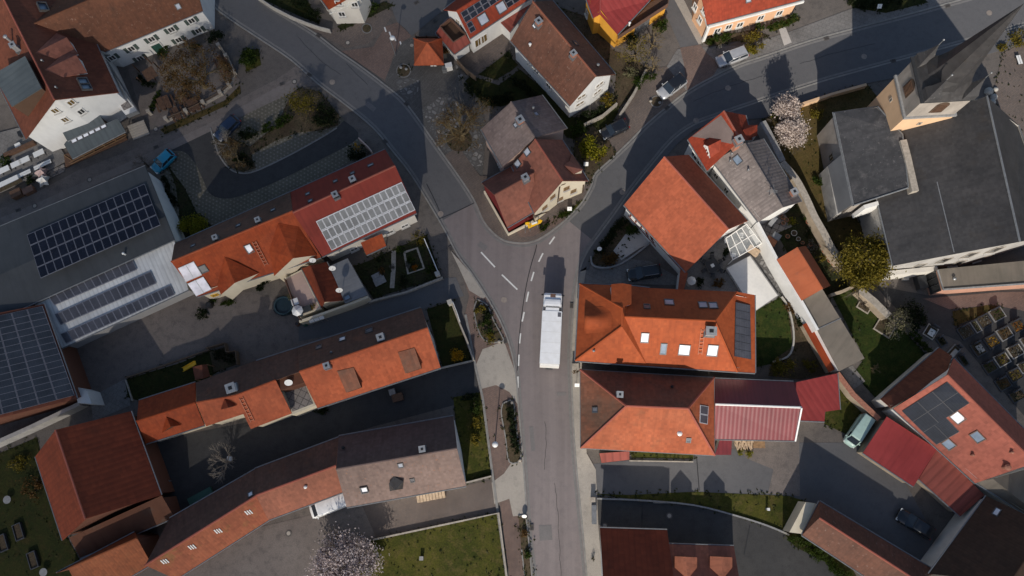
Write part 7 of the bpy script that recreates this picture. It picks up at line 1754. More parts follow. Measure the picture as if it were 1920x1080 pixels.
for x, y, lb, rz in ((586, 487, 'white satellite dish on the gable of the orange house', .4), (623, 502, 'white satellite dish at the corner of the metal lean-to', .1), (636, 543, 'small white satellite dish above the metal lean-to', .2)):
    p = P(x, y, 4.8); bm = bmesh.new(); n = Vector((.2, -.9, .5)).normalized(); R = []
    q = n.to_track_quat('Z', 'Y')
    for k in range(5): R.append([p + q @ Vector((.45 * k / 4 * math.cos(6.283 * i / 14), .45 * k / 4 * math.sin(6.283 * i / 14), .12 * (k / 4) ** 2)) if k else p + q @ Vector((.02 * math.cos(6.283 * i / 14), .02 * math.sin(6.283 * i / 14), 0)) for i in range(14)])
    loft(bm, R); root = single('satellite_dish', bm, M['plastic_white'], lb, 'satellite dish'); bm = bmesh.new(); tube(bm, p - Vector((0, 0, 1.6)), p - n * .02, .04, .04, 6); tube(bm, p, p + n * .45, .02, .02, 5); newobj('arm', bm, M['zinc'], root)
# playhouse with slide
root = thing('play_tower', 'wooden play tower with red roof and yellow slide on the dark lawn', 'play tower', P(374, 692, 0)); bm = bmesh.new(); A = [P(361, 688, 2.6), P(388, 683, 2.6), P(394, 705, 2.6), P(366, 712, 2.6)]; r1, r2 = P(378, 684, 3.3), P(381, 710, 3.3); bm.free()
pb = Building('x', 'x', 'x'); bpy.data.objects.remove(pb.root)
bm = bmesh.new(); uvl = bm.loops.layers.uv.new('UVMap'); vv = [bm.verts.new(x) for x in (A[0], r1, r2, A[3])]; bm.faces.new(vv); v2 = [bm.verts.new(x) for x in (r1 + Vector((.001, 0, 0)), A[1], A[2], r2 + Vector((.001, 0, 0)))]; bm.faces.new(v2)
for f in list(bm.faces):
    f.normal_update()
    if f.normal.z < 0: f.normal_flip()
    for l in f.loops: l[uvl].uv = (l.vert.co.y, l.vert.co.x)
newobj('roof', bm, M['tile_inn'], root)
bm = bmesh.new()
for q in A: box(bm, Matrix.Translation((q.x * .97 + A[0].x * .015 + A[2].x * .015, q.y * .97 + A[0].y * .015 + A[2].y * .015, 0)), (0, 0, 1.3), (.12, .12, 2.6))
newobj('post', bm, M['wood'], root)
bm = bmesh.new(); a, b_ = P(367, 680, 1.4), P(344, 693, .3); Mz = frame(a, b_ - a, (0, 0, 1)); L = (b_ - a).length; box(bm, Mz, (L / 2, 0, 0), (L, .5, .05)); box(bm, Mz, (L / 2, .26, .1), (L, .04, .22)); box(bm, Mz, (L / 2, -.26, .1), (L, .04, .22)); newobj('slide', bm, M['yellow_paint'], root)
root = thing('trellis_bed', 'dark planted bed with trellis next to the play tower', 'flower bed', P(415, 668, 0)); bm = bmesh.new(); strip(bm, [P(392, 655, 0), P(427, 645, 0), P(430, 662, 0), P(448, 660, 0), P(450, 685, 0)], .08, 0, 1.3); newobj('trellis', bm, M['fence_wood'], root)
bm = bmesh.new(); prism(bm, [P(394, 660, 0), P(426, 650, 0), P(430, 664, 0), P(446, 662, 0), P(448, 682, 0), P(402, 698, 0)], 0, .2); newobj('soil', bm, M['soil'], root)
hedge('dark foliage filling the trellis bed by the play tower', [(402, 665), (420, 668), (440, 675)], 1.6, .9, 'leaf_dark', 120)
# timber stack below the patchy roof, firewood
def stack(name, a, b_, wd, h, n, m, lb, cat):
    pa, pb_ = P(*a, h), P(*b_, h); d = pb_ - pa; L = d.length; Mz = frame((pa.x, pa.y, 0), (d.x, d.y, 0), (0, 0, 1)); root = thing(name, lb, cat, (pa.x, pa.y, 0)); rng = random.Random(int(a[0]))
    for i in range(n):
        bm = bmesh.new(); box(bm, Mz, ((i + .5) * L / n, 0, h / 2), (L / n - .05, wd * rng.uniform(.9, 1.0), h * rng.uniform(.85, 1.0))); newobj('bundle', bm, M[m], root)
stack('board_stack', (781, 936), (834, 926), 1.0, .9, 9, 'wood_pale', 'pale stack of sawn boards along the eave of the patchy roof', 'boards')
root = thing('firewood_stack', 'rough firewood stack under the edge of the maroon ribbed roof', 'firewood', P(1392, 832, 0)); rng = random.Random(4); bm = bmesh.new()
for i in range(70):
    x, y = rng.uniform(1376, 1408), rng.uniform(823, 839); p = P(x, y, 0); z = rng.uniform(.1, .9); an = rng.gauss(1.57, .25); d = Vector((math.cos(an), math.sin(an), rng.uniform(-.1, .1))) * .4; tube(bm, Vector((p.x, p.y, z)) - d, Vector((p.x, p.y, z)) + d, .09, .09, 6)
newobj('logs', bm, M['wood_pale'], root)
crate(1423, 832, 1.4, 1.0, .8, 'wood', 'brown crate of logs right of the firewood stack', 0)
# walls, fences
def wall(name, line, wd, h, m, lb, cat='wall', cap=None, base=0.0):
    bm = bmesh.new(); L = [P(x, y, h) for x, y in line]; strip(bm, L, wd, base - .1, h); o = single(name, bm, M[m], lb, cat)
    if cap: bm = bmesh.new(); strip(bm, L, wd + .14, h - .01, h + .08); newobj('coping', bm, M[cap], o)
    return o
wall('churchyard_wall', smoothline([(1466, 304), (1492, 335), (1512, 372), (1527, 405), (1545, 437), (1562, 470), (1587, 500)], 3), .75, 2.3, 'w_beige', 'weathered beige churchyard wall between gardens and church lawn', cap='stone')
wall('churchyard_wall', [(1612, 543), (1640, 566), (1667, 593)], .75, 2.0, 'w_beige', 'short beige wall piece beyond the olive tree on the church lawn', cap='stone')
wall('boundary_wall', [(1430, 228), (1448, 262), (1467, 302)], .7, 2.4, 'w_grey', 'grey wall beside the blossoming trees behind the grey roofed house', cap='stone_grey')
wall('street_wall', [(1500, 196), (1560, 176), (1625, 158)], .35, 1.0, 'sandy' if False else 'w_sandstone', 'low sandstone wall between church garden and street')
wall('garden_wall', [(1558, 553), (1580, 546), (1612, 532)], .35, 1.1, 'w_beige', 'low wall closing the church lawn below the flowerpots')
wall('garden_wall', [(1570, 700), (1600, 740), (1648, 786)], .5, 2.0, 'w_beige', 'long brown beige wall from the felt shed to the salmon house', cap='brick')
wall('kerb_wall', smoothline([(1466, 556), (1478, 575), (1487, 610), (1488, 645), (1478, 668), (1450, 678)], 3), .22, .35, 'stone_light', 'curved pale stone edging of the planted bed by the lawn')
wall('garden_fence', [(480, -8), (510, 12), (545, 30), (572, 41), (598, 50), (618, 55)], .12, 1.1, 'stone_light', 'pale picket fence curving along the pavement of the half timbered house', 'fence')
for x, y in ((505, 8), (549, 27), (572, 38), (596, 46), (618, 52)): pass
wall('garden_fence', [(856, 110), (872, 128), (892, 143)], .1, 1.5, 'fence_wood', 'brown board fence between square and solar house patio', 'fence')
wall('garden_fence', [(795, 447), (808, 478), (822, 512)], .1, 1.1, 'plastic_white', 'white fence of the kitchen garden along the pavement', 'fence')
crate(820, 513, .55, .55, 1.4, 'stone_light', 'pale square gate pillar at the foot of the kitchen garden fence', 20, 0, 'gate_pillar', 'pillar')
wall('garden_wall', [(846, 566), (862, 607), (876, 640), (888, 676)], .22, .9, 'stone', 'low wall with white gate east of the little forsythia lawn')
wall('garden_gate', [(848, 564), (856, 584), (862, 602)], .08, 1.3, 'plastic_white', 'white slatted gate by the pillar of the little lawn', 'gate')
crate(843, 566, .55, .55, 1.4, 'stone_light', 'pale stone gate pillar at the corner of the little forsythia lawn', 20, 0, 'gate_pillar', 'pillar')
wall('garden_wall', [(826, 690), (886, 676)], .2, .6, 'stone', 'low wall along the bottom of the little forsythia lawn')
wall('garden_wall', [(874, 905), (921, 893)], .2, .6, 'stone', 'low wall along the bottom of the narrow shrub lawn')
wall('garden_edge', [(700, 1012), (780, 995), (860, 978), (935, 962), (950, 1080)], .2, .5, 'stone', 'low edging wall round the big bottom lawn')
wall('retaining_wall', [(690, 566), (760, 548), (830, 520)], .25, .7, 'stone', 'low wall under the kitchen garden along the drive')
wall('garden_wall', [(1162, 216), (1188, 176), (1212, 130)], .3, .9, 'stone', 'narrow stone wall running down beside the lush hedge')
wall('garden_wall', [(1095, 233), (1130, 216), (1157, 193)], .25, .9, 'stone', 'grey wall below the long brown house garden')
wall('hedge_edge', smoothline([(1108, 480), (1112, 497), (1135, 502), (1165, 494), (1200, 470), (1222, 452)], 3), .2, .5, 'stone_grey', 'curved stone edging between slabbed drive and dark hedge')
wall('retaining_wall', smoothline([(1118, 935), (1200, 938), (1300, 947), (1380, 967), (1440, 986), (1480, 1003)], 3), .2, .3, 'stone_grey', 'low rough wall between the two lower right drives')
wall('garden_edge', [(1180, 864), (1300, 866)], .15, .3, 'stone', 'thin edging of the grass strip under the old hip roof')
wall('path_edge', [(235, 712), (248, 752)], .15, .3, 'stone', 'edging between slabbed court and dark lawn')
wall('yard_wall', [(235, 708), (300, 687), (392, 655)], .15, .5, 'fence_wood', 'low fence along the upper edge of the dark lawn', 'fence')
wall('noticeboard_fence', [(672, 258), (690, 275), (697, 284)], .15, 1.8, 'w_pink', 'pink board fence at the street corner of the crimson house', 'fence')
# yellow direction signs on the corner
root = thing('direction_sign', 'yellow arrow direction signs on grey posts at the junction corner', 'sign', P(1004, 432, 0)); bm = bmesh.new()
def signboard(x0, y0, x1, y1, z, hgt, m, arrow):
    a, b_ = P(x0, y0, z), P(x1, y1, z); d = b_ - a; L = d.length; Mz = frame(a, d, (0, 0, 1)); bm = bmesh.new(); pts = [(0, -hgt / 2), (L, -hgt / 2), (L, hgt / 2), (0, hgt / 2)]
    if arrow > 0: pts = [(0, -hgt / 2), (L - .3, -hgt / 2), (L, 0), (L - .3, hgt / 2), (0, hgt / 2)]
    # tilted back a little so that the face is seen from above
    f = [bm.verts.new(Mz @ Vector((x, -.04 + zz * .35, zz))) for x, zz in pts]; bk = [bm.verts.new(Mz @ Vector((x, .04 + zz * .35, zz))) for x, zz in pts]; bm.faces.new(f); bm.faces.new(bk[::-1])
    for i in range(len(pts)): bm.faces.new((f[i], bk[i], bk[(i + 1) % len(pts)], f[(i + 1) % len(pts)]))
    bmesh.ops.recalc_face_normals(bm, faces=bm.faces); return newobj('sign_board', bm, M[m], root)
signboard(990, 425, 1017, 413, 2.5, .75, 'yellow_paint', 1); signboard(985, 420, 994, 417, 3.0, .45, 'yellow_paint', 1); signboard(997, 420, 1007, 416.5, 3.0, .3, 'plastic_white', 0)
bm = bmesh.new()
for x, y in ((985, 437), (994, 434), (1008, 428)): p = P(x, y, 0); tube(bm, (p.x, p.y, 0), (p.x, p.y, 3.2), .05, .05, 8)
newobj('post', bm, M['zinc'], root)
def lamp(x, y, h, lb, arm=(.8, 0), m='plastic_white'):
    p = P(x, y, 0); root = thing('street_lamp', lb, 'street lamp', (p.x, p.y, 0)); bm = bmesh.new(); tube(bm, (p.x, p.y, 0), (p.x, p.y, h), .08, .05, 8); tube(bm, (p.x, p.y, h - .05), (p.x + arm[0], p.y + arm[1], h + .1), .04, .04, 6); newobj('pole', bm, M['zinc'], root)
    bm = bmesh.new(); c = Vector((p.x + arm[0], p.y + arm[1], h + .05)); loft(bm, [[c + Vector((r_ * math.cos(6.283 * i / 14), r_ * math.sin(6.283 * i / 14), z)) for i in range(14)] for z, r_ in ((-.12, .30), (-.05, .38), (.05, .3), (.14, .08))]); newobj('lamp_head', bm, M[m], root, True)
lamp(928, 836, 4.6, 'white globe street lamp on the red pavement by the shrub lawn', (.25, .1)); lamp(742, 104, 4.5, 'white street lamp at the pavement edge near the bus shelter', (.3, .2))
def roundsign(x, y, lb, h=2.4, m='plastic_white', sq=False):
    p = P(x, y, h); root = thing('road_sign', lb, 'sign', (p.x, p.y, 0)); bm = bmesh.new(); tube(bm, (p.x, p.y, 0), (p.x, p.y, h), .035, .035, 6); newobj('post', bm, M['zinc'], root)
    bm = bmesh.new(); d = Vector((0, -.75, .65)).normalized(); c = Vector((p.x, p.y, h - .1))
    if sq: Mz = frame(c, (1, 0, 0), d); box(bm, Mz, (0, 0, 0), (.6, .6, .04))
    else: tube(bm, c, c + d * .04, .32, .32, 18)
    newobj('sign_plate', bm, M[m], root)
roundsign(1124, 466, 'round white road sign by the dark hedge of the east pavement'); roundsign(1650, 11, 'square white sign in front of the tall dark hedge', sq=True); roundsign(1099, 307, 'small white marker post on the slope by the lime shrub', 1.2, sq=True); roundsign(1068, 391, 'small white marker in the verge of the corner house', .8, sq=True); roundsign(983, 968, 'pale round stone ball sign at the narrow planting bed', .7)
roundsign(1082, 722, 'white bracket sign on the east pavement near the old hip house', 2.0, sq=True)
for x, y, lb in ((903, 571, 'pale boulder at the upper tip of the teardrop island'), (936, 641, 'pale boulder at the lower tip of the teardrop island'), (960, 755, 'pale boulder at the head of the long planting island'), (975, 863, 'pale boulder at the foot of the long planting island'), (1220, 190, 'pale boulder left in the round planting bed of the forecourt'), (1237, 193, 'grey boulder right in the round planting bed of the forecourt'), (752, 127, 'brown boulder in the round bed near the shelter'), (762, 130, 'second brown boulder in the round bed near the shelter')):
    p = P(x, y, .2); bm = bmesh.new(); bmesh.ops.create_icosphere(bm, subdivisions=2, radius=.22)
    for v in bm.verts: v.co *= 1 + .3 * noise.noise(v.co * 3 + Vector((x, y, 0))); v.co.z = v.co.z * .75 + .2
    bmesh.ops.translate(bm, verts=bm.verts, vec=(p.x, p.y, .1)); single('boulder', bm, M['stone' if 'white' in lb or 'pale' in lb else 'stone_grey'], lb, 'boulder')
# litter bins by the shelter
crate(833, 128, .6, .5, 1.0, 'zinc', 'grey litter bin beside the bus shelter', 0, .06, 'litter_bin', 'bin'); crate(841, 122, .9, .6, 1.2, 'plastic_white', 'white utility box beside the bus shelter', 15, .06, 'utility_box', 'box')
for i, (x, y) in enumerate(((862, 133), (868, 128), (874, 135), (856, 127))): pass
patch('path', pxs(845, 128, 862, 118, 880, 145, 868, 156), .085, M['cobbles_coarse'])
# utility box by bottom east pavement, gate post
crate(1114, 965, .5, 2.2, 1.0, 'zinc', 'grey cabinet on the east pavement by the lower drive', 0, .1, 'cabinet', 'cabinet')
crate(1112, 937, .5, .5, .9, 'stone', 'small rubble pillar at the entrance of the lower drives', 0, .1, 'gate_pillar', 'pillar')
p = P(1079, 692, 1.0)
crate(1079, 688, .8, .8, 1.0, 'stone', 'stone pedestal between the two hipped houses', 0, .1, 'pedestal', 'pedestal'); shrub('dead brown vine on the pedestal between the hipped houses', 1080, 695, .7, 1.2, 'leaf_russet', 160, .07)
shrub('plants in a pot on the east pavement at the bottom edge', 1112, 1048, .35, .7, 'leaf_dark', 90, .06, z=.1)

# ---- patio behind the barn
root = thing('glass_veranda', 'white framed glass roof over the patio behind the barn', 'veranda', P(1393, 452, 0)); Q = [P(1361, 447, 2.9), P(1400, 420, 2.9), P(1428, 456, 2.6), P(1374, 487, 2.6)]
bm = bmesh.new()
def lerp(a, b_, t): return a * (1 - t) + b_ * t
for k in range(5): tube(bm, lerp(Q[0], Q[1], k / 4), lerp(Q[3], Q[2], k / 4), .06, .06, 6)
for k in range(3): tube(bm, lerp(Q[0], Q[3], k / 2), lerp(Q[1], Q[2], k / 2), .06, .06, 6)
for q in Q[2:]: tube(bm, q, (q.x, q.y, 0), .06, .06, 6)
newobj('frame', bm, M['white_paint'], root)
mg, t_, b__ = mat_base('clear_glass'); b__.inputs['Base Color'].default_value = (.8, .85, .85, 1); b__.inputs['Roughness'].default_value = .05; b__.inputs['Alpha'].default_value = .22; MATS['clear_glass'] = mg
bm = bmesh.new(); bm.faces.new([bm.verts.new(q - Vector((0, 0, .03))) for q in Q]); newobj('pane', bm, M['clear_glass'], root)
def chair(m='plastic_black'):
    root = thing('garden_chair', 'x', 'chair', (0, 0, 0)); bm = bmesh.new(); box(bm, I4, (0, 0, .45), (.5, .5, .06)); newobj('seat', bm, M[m], root)
    bm = bmesh.new(); box(bm, Matrix.Rotation(-.2, 4, 'Y'), (-.33, 0, .70), (.05, .48, .5)); newobj('backrest', bm, M[m], root)
    for x in (-.21, .21):
        for y in (-.21, .21): bm = bmesh.new(); box(bm, I4, (x, y, .21), (.04, .04, .42)); newobj('leg', bm, M[m], root)
    return root
def dtable(label, x, y, m, L=1.9, W=1.0, an=0, z=.05):
    p = P(x, y, .75); root = thing('garden_table', label, 'table', (0, 0, 0)); bm = bmesh.new(); box(bm, I4, (0, 0, .74), (L, W, .05)); newobj('tabletop', bm, M[m], root)
    for sx in (-1, 1):
        for sy in (-1, 1): bm = bmesh.new(); box(bm, I4, (sx * (L / 2 - .1), sy * (W / 2 - .1), .36), (.07, .07, .72)); newobj('leg', bm, M['dark_metal'], root)
    root.location = (p.x, p.y, z); root.rotation_euler = (0, 0, math.radians(an)); return root
dtable('dark garden table with a white tray in the shaded patio', 1336, 498, 'plastic_black', 1.6, 1.6, 30); dtable('pale garden table under the glass veranda', 1386, 461, 'stone_light', 1.6, .9, -35)
bm = bmesh.new(); p = P(1336, 498, .8); Mz = Matrix.Translation((p.x, p.y, .84)) @ Matrix.Rotation(.5, 4, 'Z'); box(bm, Mz, (0, 0, 0), (.45, .45, .05)); single('tray', bm, M['plastic_white'], 'white square tray on the dark garden table', 'tray')
ch0 = chair(); first = True
side = ['left upper', 'upper', 'right upper', 'right lower', 'lower', 'left lower']
for k in range(6):
    an = math.radians(60 * k + 90); o = ch0 if first else copy_tree(ch0); first = False; p = P(1336, 498, .5); o.location = (p.x + 1.25 * math.cos(an), p.y + 1.25 * math.sin(an), .05); o.rotation_euler = (0, 0, an + math.pi)
    o['label'] = 'black garden chair round the dark patio table'; o['group'] = 'chairs round the dark patio table'
for x, y, lb in ((1362, 452, 'white chair in the left corner of the glass veranda'), (1376, 478, 'white chair at the open edge of the glass veranda'), (1390, 440, 'white chair at the back of the glass veranda')):
    o = chair('plastic_white'); p = P(x, y, .5); o.location = (p.x, p.y, .05); o.rotation_euler = (0, 0, x); o['label'] = lb
crate(1413, 470, 1.5, .9, .5, 'w_pink' if False else 'wood_pale', 'pale wooden daybed by the white wall of the patio', -35, .05, 'daybed', 'daybed'); shrub('yellow green potted plant by the daybed', 1412, 462, .4, .6, 'leaf_lime', 90, .07)
shrub('dark potted shrub between table and veranda', 1362, 472, .7, .9, 'leaf_dark', 200); shrub('dark clipped bush against the orange house in the patio', 1312, 530, .9, .8, 'leaf_dark', 260); shrub('brown planted bed at the patio edge by the pool', 1348, 530, 1.0, .5, 'leaf_russet', 240)
# covered pool
root = thing('covered_pool', 'white sheeted swimming pool with dark rim behind the orange hip house', 'pool', P(1410, 530, 0)); Q = [P(1363, 503, .5), P(1406, 480, .5), P(1458, 554, .5), P(1414, 584, .5)]; bm = bmesh.new()
strip(bm, Q + [Q[0]], .35, 0, .45); newobj('rim', bm, M['stone_grey'], root)
bm = bmesh.new(); G = [[None] * 11 for _ in range(11)]
for i in range(11):
    for j in range(11):
        p = lerp(lerp(Q[0], Q[1], i / 10), lerp(Q[3], Q[2], i / 10), j / 10); p.z = .5 + .22 * math.sin(math.pi * i / 10) + .05 * noise.noise(p * .7); G[i][j] = bm.verts.new(p)
for i in range(10):
    for j in range(10): bm.faces.new((G[i][j], G[i + 1][j], G[i + 1][j + 1], G[i][j + 1]))
bmesh.ops.recalc_face_normals(bm, faces=bm.faces)
for f in bm.faces:
    if f.normal.z < 0: f.normal_flip()
newobj('cover', bm, M['canvas_white'], root, True)
# flowerpots by the churchyard wall
pots = []
rng = random.Random(33); k = 0
for x, y, r_ in ((1463, 401, .38), (1468, 408, .25), (1475, 412, .3), (1469, 418, .25), (1515, 416, .3), (1525, 424, .28), (1530, 433, .25), (1534, 441, .28), (1541, 460, .3), (1545, 470, .26), (1552, 480, .26), (1556, 488, .3), (1563, 494, .3), (1477, 443, .3), (1497, 448, .3), (1489, 437, .42), (1505, 455, .25), (1520, 458, .25)):
    p = P(x, y, .4); bm = bmesh.new(); tube(bm, (p.x, p.y, .03), (p.x, p.y, .42), r_ * .65, r_, 12); m = 'terracotta' if k not in (14, 15) else 'stone_light'
    nm = single('flower_pot', bm, M[m], ('terracotta pot in the cluttered pot garden between grey roof and churchyard wall' if m == 'terracotta' else ('large pale round pot in the pot garden' if r_ > .4 else 'small pale pot with a dark centre in the pot garden')), 'flower pot', 'flower pots of the pot garden' if m == 'terracotta' else None)
    bm = bmesh.new(); disc(bm, p, r_ * .8, .40, .425, 12); newobj('soil', bm, M['soil'], nm); k += 1
for x, y, r_, lf, lb in ((1485, 418, .9, 'leaf_lime', 'yellow green plants in a tray by the terracotta pots'), (1510, 408, .7, 'leaf_green', 'green plant against the churchyard wall in the pot garden'), (1525, 460, 1.1, 'leaf_white', 'white flowering plants in the middle of the pot garden'), (1500, 470, 1.0, 'leaf_dark', 'dark plants behind the rust roofed shed'), (1540, 485, .9, 'leaf_olive', 'olive plants at the foot of the churchyard wall'), (1515, 435, .9, 'leaf_dark', 'dark plants in the shaded part of the pot garden'), (1545, 510, 1.0, 'leaf_dark', 'dark plants beside the rusty shed eave')):
    shrub(lb, x, y, r_, .7, lf, int(240 * r_), .09)
crate(1446, 452, 1.3, .9, 1.8, 'terracotta', 'small rust orange hut by the white wall in the pot garden', -35, .05, 'tool_hut', 'hut'); crate(1456, 443, 1.0, .8, 1.9, 'zinc', 'pale blue grey metal cover beside the rust orange hut', -35, .05, 'metal_cover', 'box')
crate(1449, 415, 1.4, .5, .45, 'plastic_white', 'white lounger on the terrace end of the grey roofed house', 50, .05, 'lounger', 'lounger')
patch('terrace', pxs(1424, 420, 1468, 395, 1485, 425, 1440, 445), .06, M['terrace_slabs'])
# ---- church surroundings
for x, y, r_, h_, lb in ((1858, 168, .6, .7, 'large carved stone drum beside the church'), (1866, 180, .5, .5, 'second stone drum in the heap beside the church'), (1870, 165, .35, .5, 'small stone drum in the heap beside the church'), (1862, 190, .45, .35, 'lowest stone of the heap beside the church')):
    p = P(x, y, h_); bm = bmesh.new(); bmesh.ops.create_icosphere(bm, subdivisions=2, radius=r_)
    for v in bm.verts: v.co *= 1 + .25 * noise.noise(v.co * 2 + Vector((x, y, 0))); v.co.z = max(-.1, v.co.z)
    bmesh.ops.translate(bm, verts=bm.verts, vec=(p.x, p.y, .1)); single('stone', bm, M['stone_light'], lb, 'stone')
for x, y, lb in ((1911, 112, 'white slatted bench in the upper churchyard'),):
    p = P(x, y, .45); o = copy_tree(b1); o.location = (p.x, p.y, .05); o.rotation_euler = (0, 0, 1.75); o['label'] = lb; del o['group']
shrub('olive bush by the churchyard path at the right edge', 1880, 88, .9, .8, 'leaf_olive', 260); shrub('green bush at the right picture edge above the churchyard', 1915, 70, 2.0, 1.2, 'leaf_olive', 600)
crate(1730, 529, 1.0, 1.6, 1.2, 'dark_metal', 'dark metal basin standing before the vestry window', 10, .05, 'basin', 'basin'); crate(1698, 521, .7, .5, .5, 'stone_light', 'small pale box against the white church wall', 0, .05, 'box', 'box')
for x, y, w_, lb in ((1622, 572, 1.6, 'square earth bed with sapling on the church lawn'), (1660, 612, 2.2, 'larger square earth bed at the end of the churchyard wall')):
    p = P(x, y, .1); Mz = Matrix.Translation((p.x, p.y, 0)) @ Matrix.Rotation(-.6, 4, 'Z'); bm = bmesh.new()
    for a in (-1, 1): box(bm, Mz, (a * w_ / 2, 0, .12), (.14, w_ + .14, .24)); box(bm, Mz, (0, a * w_ / 2, .12), (w_ - .14, .14, .24))
    o = single('raised_bed', bm, M['stone'], lb, 'flower bed'); bm = bmesh.new(); box(bm, Mz, (0, 0, .1), (w_ - .14, w_ - .14, .16)); newobj('soil', bm, M['soil'], o)
# graves
def grave(x, y, wd, ln, frame_m, fill, lb, an=28, stone='granite_dark', slab=None, leaf=None, n=60):
    p = P(x, y, .15); root = thing('grave', lb, 'grave', (p.x, p.y, 0), 'graves in the cemetery'); Mz = Matrix.Translation((p.x, p.y, 0)) @ Matrix.Rotation(math.radians(an), 4, 'Z'); bm = bmesh.new()
    for a in (-1, 1): box(bm, Mz, (a * (wd / 2 - .07), 0, .1), (.11, ln, .2)); box(bm, Mz, (0, a * (ln / 2 - .07), .1), (wd - .25, .11, .2))
    newobj('frame', bm, M[frame_m], root); bm = bmesh.new(); box(bm, Mz, (0, 0, .06), (wd - .25, ln - .25, .16)); newobj('soil', bm, M['soil'], root)
    if slab: bm = bmesh.new(); box(bm, Mz, (.15, -.05, .22), (wd * .5, ln * .55, .12)); newobj('slab', bm, M[slab], root)
    bm = bmesh.new(); box(bm, Mz, (0, ln / 2 - .02, .5), (wd * .6, .18, .9)); box(bm, Mz, (0, ln / 2 - .02, .97), (wd * .45, .17, .1)); newobj('headstone', bm, M[stone], root)
    if leaf:
        rng = random.Random(int(x)); bm = bmesh.new(); base = Mz @ Vector((0, -.05, .3))
        for i in range(n // 2 + 10):
            q = Mz @ Vector((rng.uniform(-.5, .5) * (wd - .5), rng.uniform(-.5, .5) * (ln - .5), rng.uniform(.2, .45))); nn = Vector((rng.gauss(0, .6), rng.gauss(0, .6), 1)).normalized(); t = nn.orthogonal().normalized(); b2 = nn.cross(t); s = rng.uniform(.05, .11)
            bm.faces.new([bm.verts.new(v) for v in (q + t * s, q + b2 * s, q - t * s, q - b2 * s)])
        newobj('foliage', bm, M[leaf], root)
G = [(1811, 622, 1.9, 1.7, 'granite_dark', 'leaf_white', 'dark framed grave with scattered white blooms, left end of the top row'), (1830, 612, .9, 1.7, 'stone_grey', 'leaf_pale', 'narrow grave second from the left in the top row'), (1846, 602, 1.7, 1.6, 'granite_dark', 'leaf_white', 'grave thick with white flowers in the top row'), (1870, 589, 1.8, 1.6, 'stone_grey', 'leaf_green', 'pale framed green grave at the right end of the top row'),
     (1860, 640, 1.8, 1.6, 'granite_dark', 'leaf_yellow', 'grave with a few yellow flowers in the second row'), (1884, 625, 1.8, 1.6, 'stone_grey', 'leaf_russet', 'brown planted grave in the second row'), (1908, 611, 1.7, 1.6, 'granite_dark', 'leaf_orange', 'grave bright with orange flowers in the second row'),
     (1856, 688, 1.7, 1.5, 'granite_dark', 'leaf_green', 'grave covered by a round green bush in the third row'), (1879, 674, 1.8, 1.6, 'stone_light', 'leaf_olive', 'pale framed grave with a central stone in the third row'), (1904, 658, 1.8, 1.6, 'stone_light', 'leaf_white', 'broad white framed grave in the third row'), (1926, 641, 1.5, 1.5, 'stone_grey', 'leaf_dark', 'grave cut by the right edge in the third row'),
     (1881, 719, 1.8, 1.6, 'granite_dark', 'leaf_russet', 'dark grave with dull red plants in the fourth row'), (1903, 703, 1.8, 1.6, 'granite_dark', 'leaf_olive', 'dark grave with a tuft of yellow green in the fourth row'), (1920, 688, 1.4, 1.4, 'stone_grey', 'leaf_pale', 'pale framed grave cut by the right edge in the fourth row'), (1907, 742, 1.9, 1.4, 'granite_dark', 'leaf_dark', 'lowest dark green grave at the right edge'),
     (1766, 640, 1.1, 1.3, 'granite_dark', 'leaf_dark', 'dark grave below the white slab grave near the annexe roof'), (1807, 676, .9, 1.6, 'granite_dark', 'leaf_dark', 'low dark grave hugging the salmon house fence')]
for x, y, wd, ln, fm, lf, lb in G: grave(x, y, wd, ln, fm, 'soil', lb, leaf=lf, n=70)
grave(1835, 654, 1.6, 1.8, 'granite_dark', 'soil', 'grave with a white curved slab in the second row', slab='stone_light', leaf='leaf_dark', n=40); grave(1745, 622, 1.5, 1.7, 'stone_light', 'soil', 'pale framed grave with a white slab beside the dark evergreens', an=-35, slab='plastic_white', leaf='leaf_dark', n=20)
grave(1787, 660, 1.0, 2.0, 'stone_grey', 'soil', 'pale slab grave at the corner of the dark annexe roof', an=-45, slab='stone_light')
# ---- lower left gardens
for x, y, lb in ((35, 997, 'wooden framed cold bed, the upper one in the dark garden'), (62, 1050, 'wooden framed cold bed, the lower one in the dark garden'), (5, 1018, 'wooden framed cold bed at the left picture edge')):
    p = P(x, y, .3); Mz = Matrix.Translation((p.x, p.y, 0)) @ Matrix.Rotation(-1.15, 4, 'Z'); bm = bmesh.new()
    for a in (-1, 1): box(bm, Mz, (a * 1.0, 0, .25), (.1, 1.1, .5)); box(bm, Mz, (0, a * .5, .25), (1.9, .1, .5))
    o = single('raised_bed', bm, M['granite_dark'], lb, 'flower bed'); bm = bmesh.new(); box(bm, Mz, (0, 0, .2), (1.9, .9, .3)); newobj('soil', bm, M['soil'], o)
for x, y, r_, lb in ((13, 937, .5, 'pale round stone table in the dark garden'), (81, 1073, .5, 'round pale lid near the bottom edge of the dark garden')):
    p = P(x, y, .6); root = thing('round_table', lb, 'table', (p.x, p.y, 0)); bm = bmesh.new(); disc(bm, p, r_, .56, .62, 18); newobj('tabletop', bm, M['stone_grey'], root); bm = bmesh.new(); tube(bm, (p.x, p.y, 0), (p.x, p.y, .56), .12, .08, 8); newobj('leg', bm, M['stone'], root)
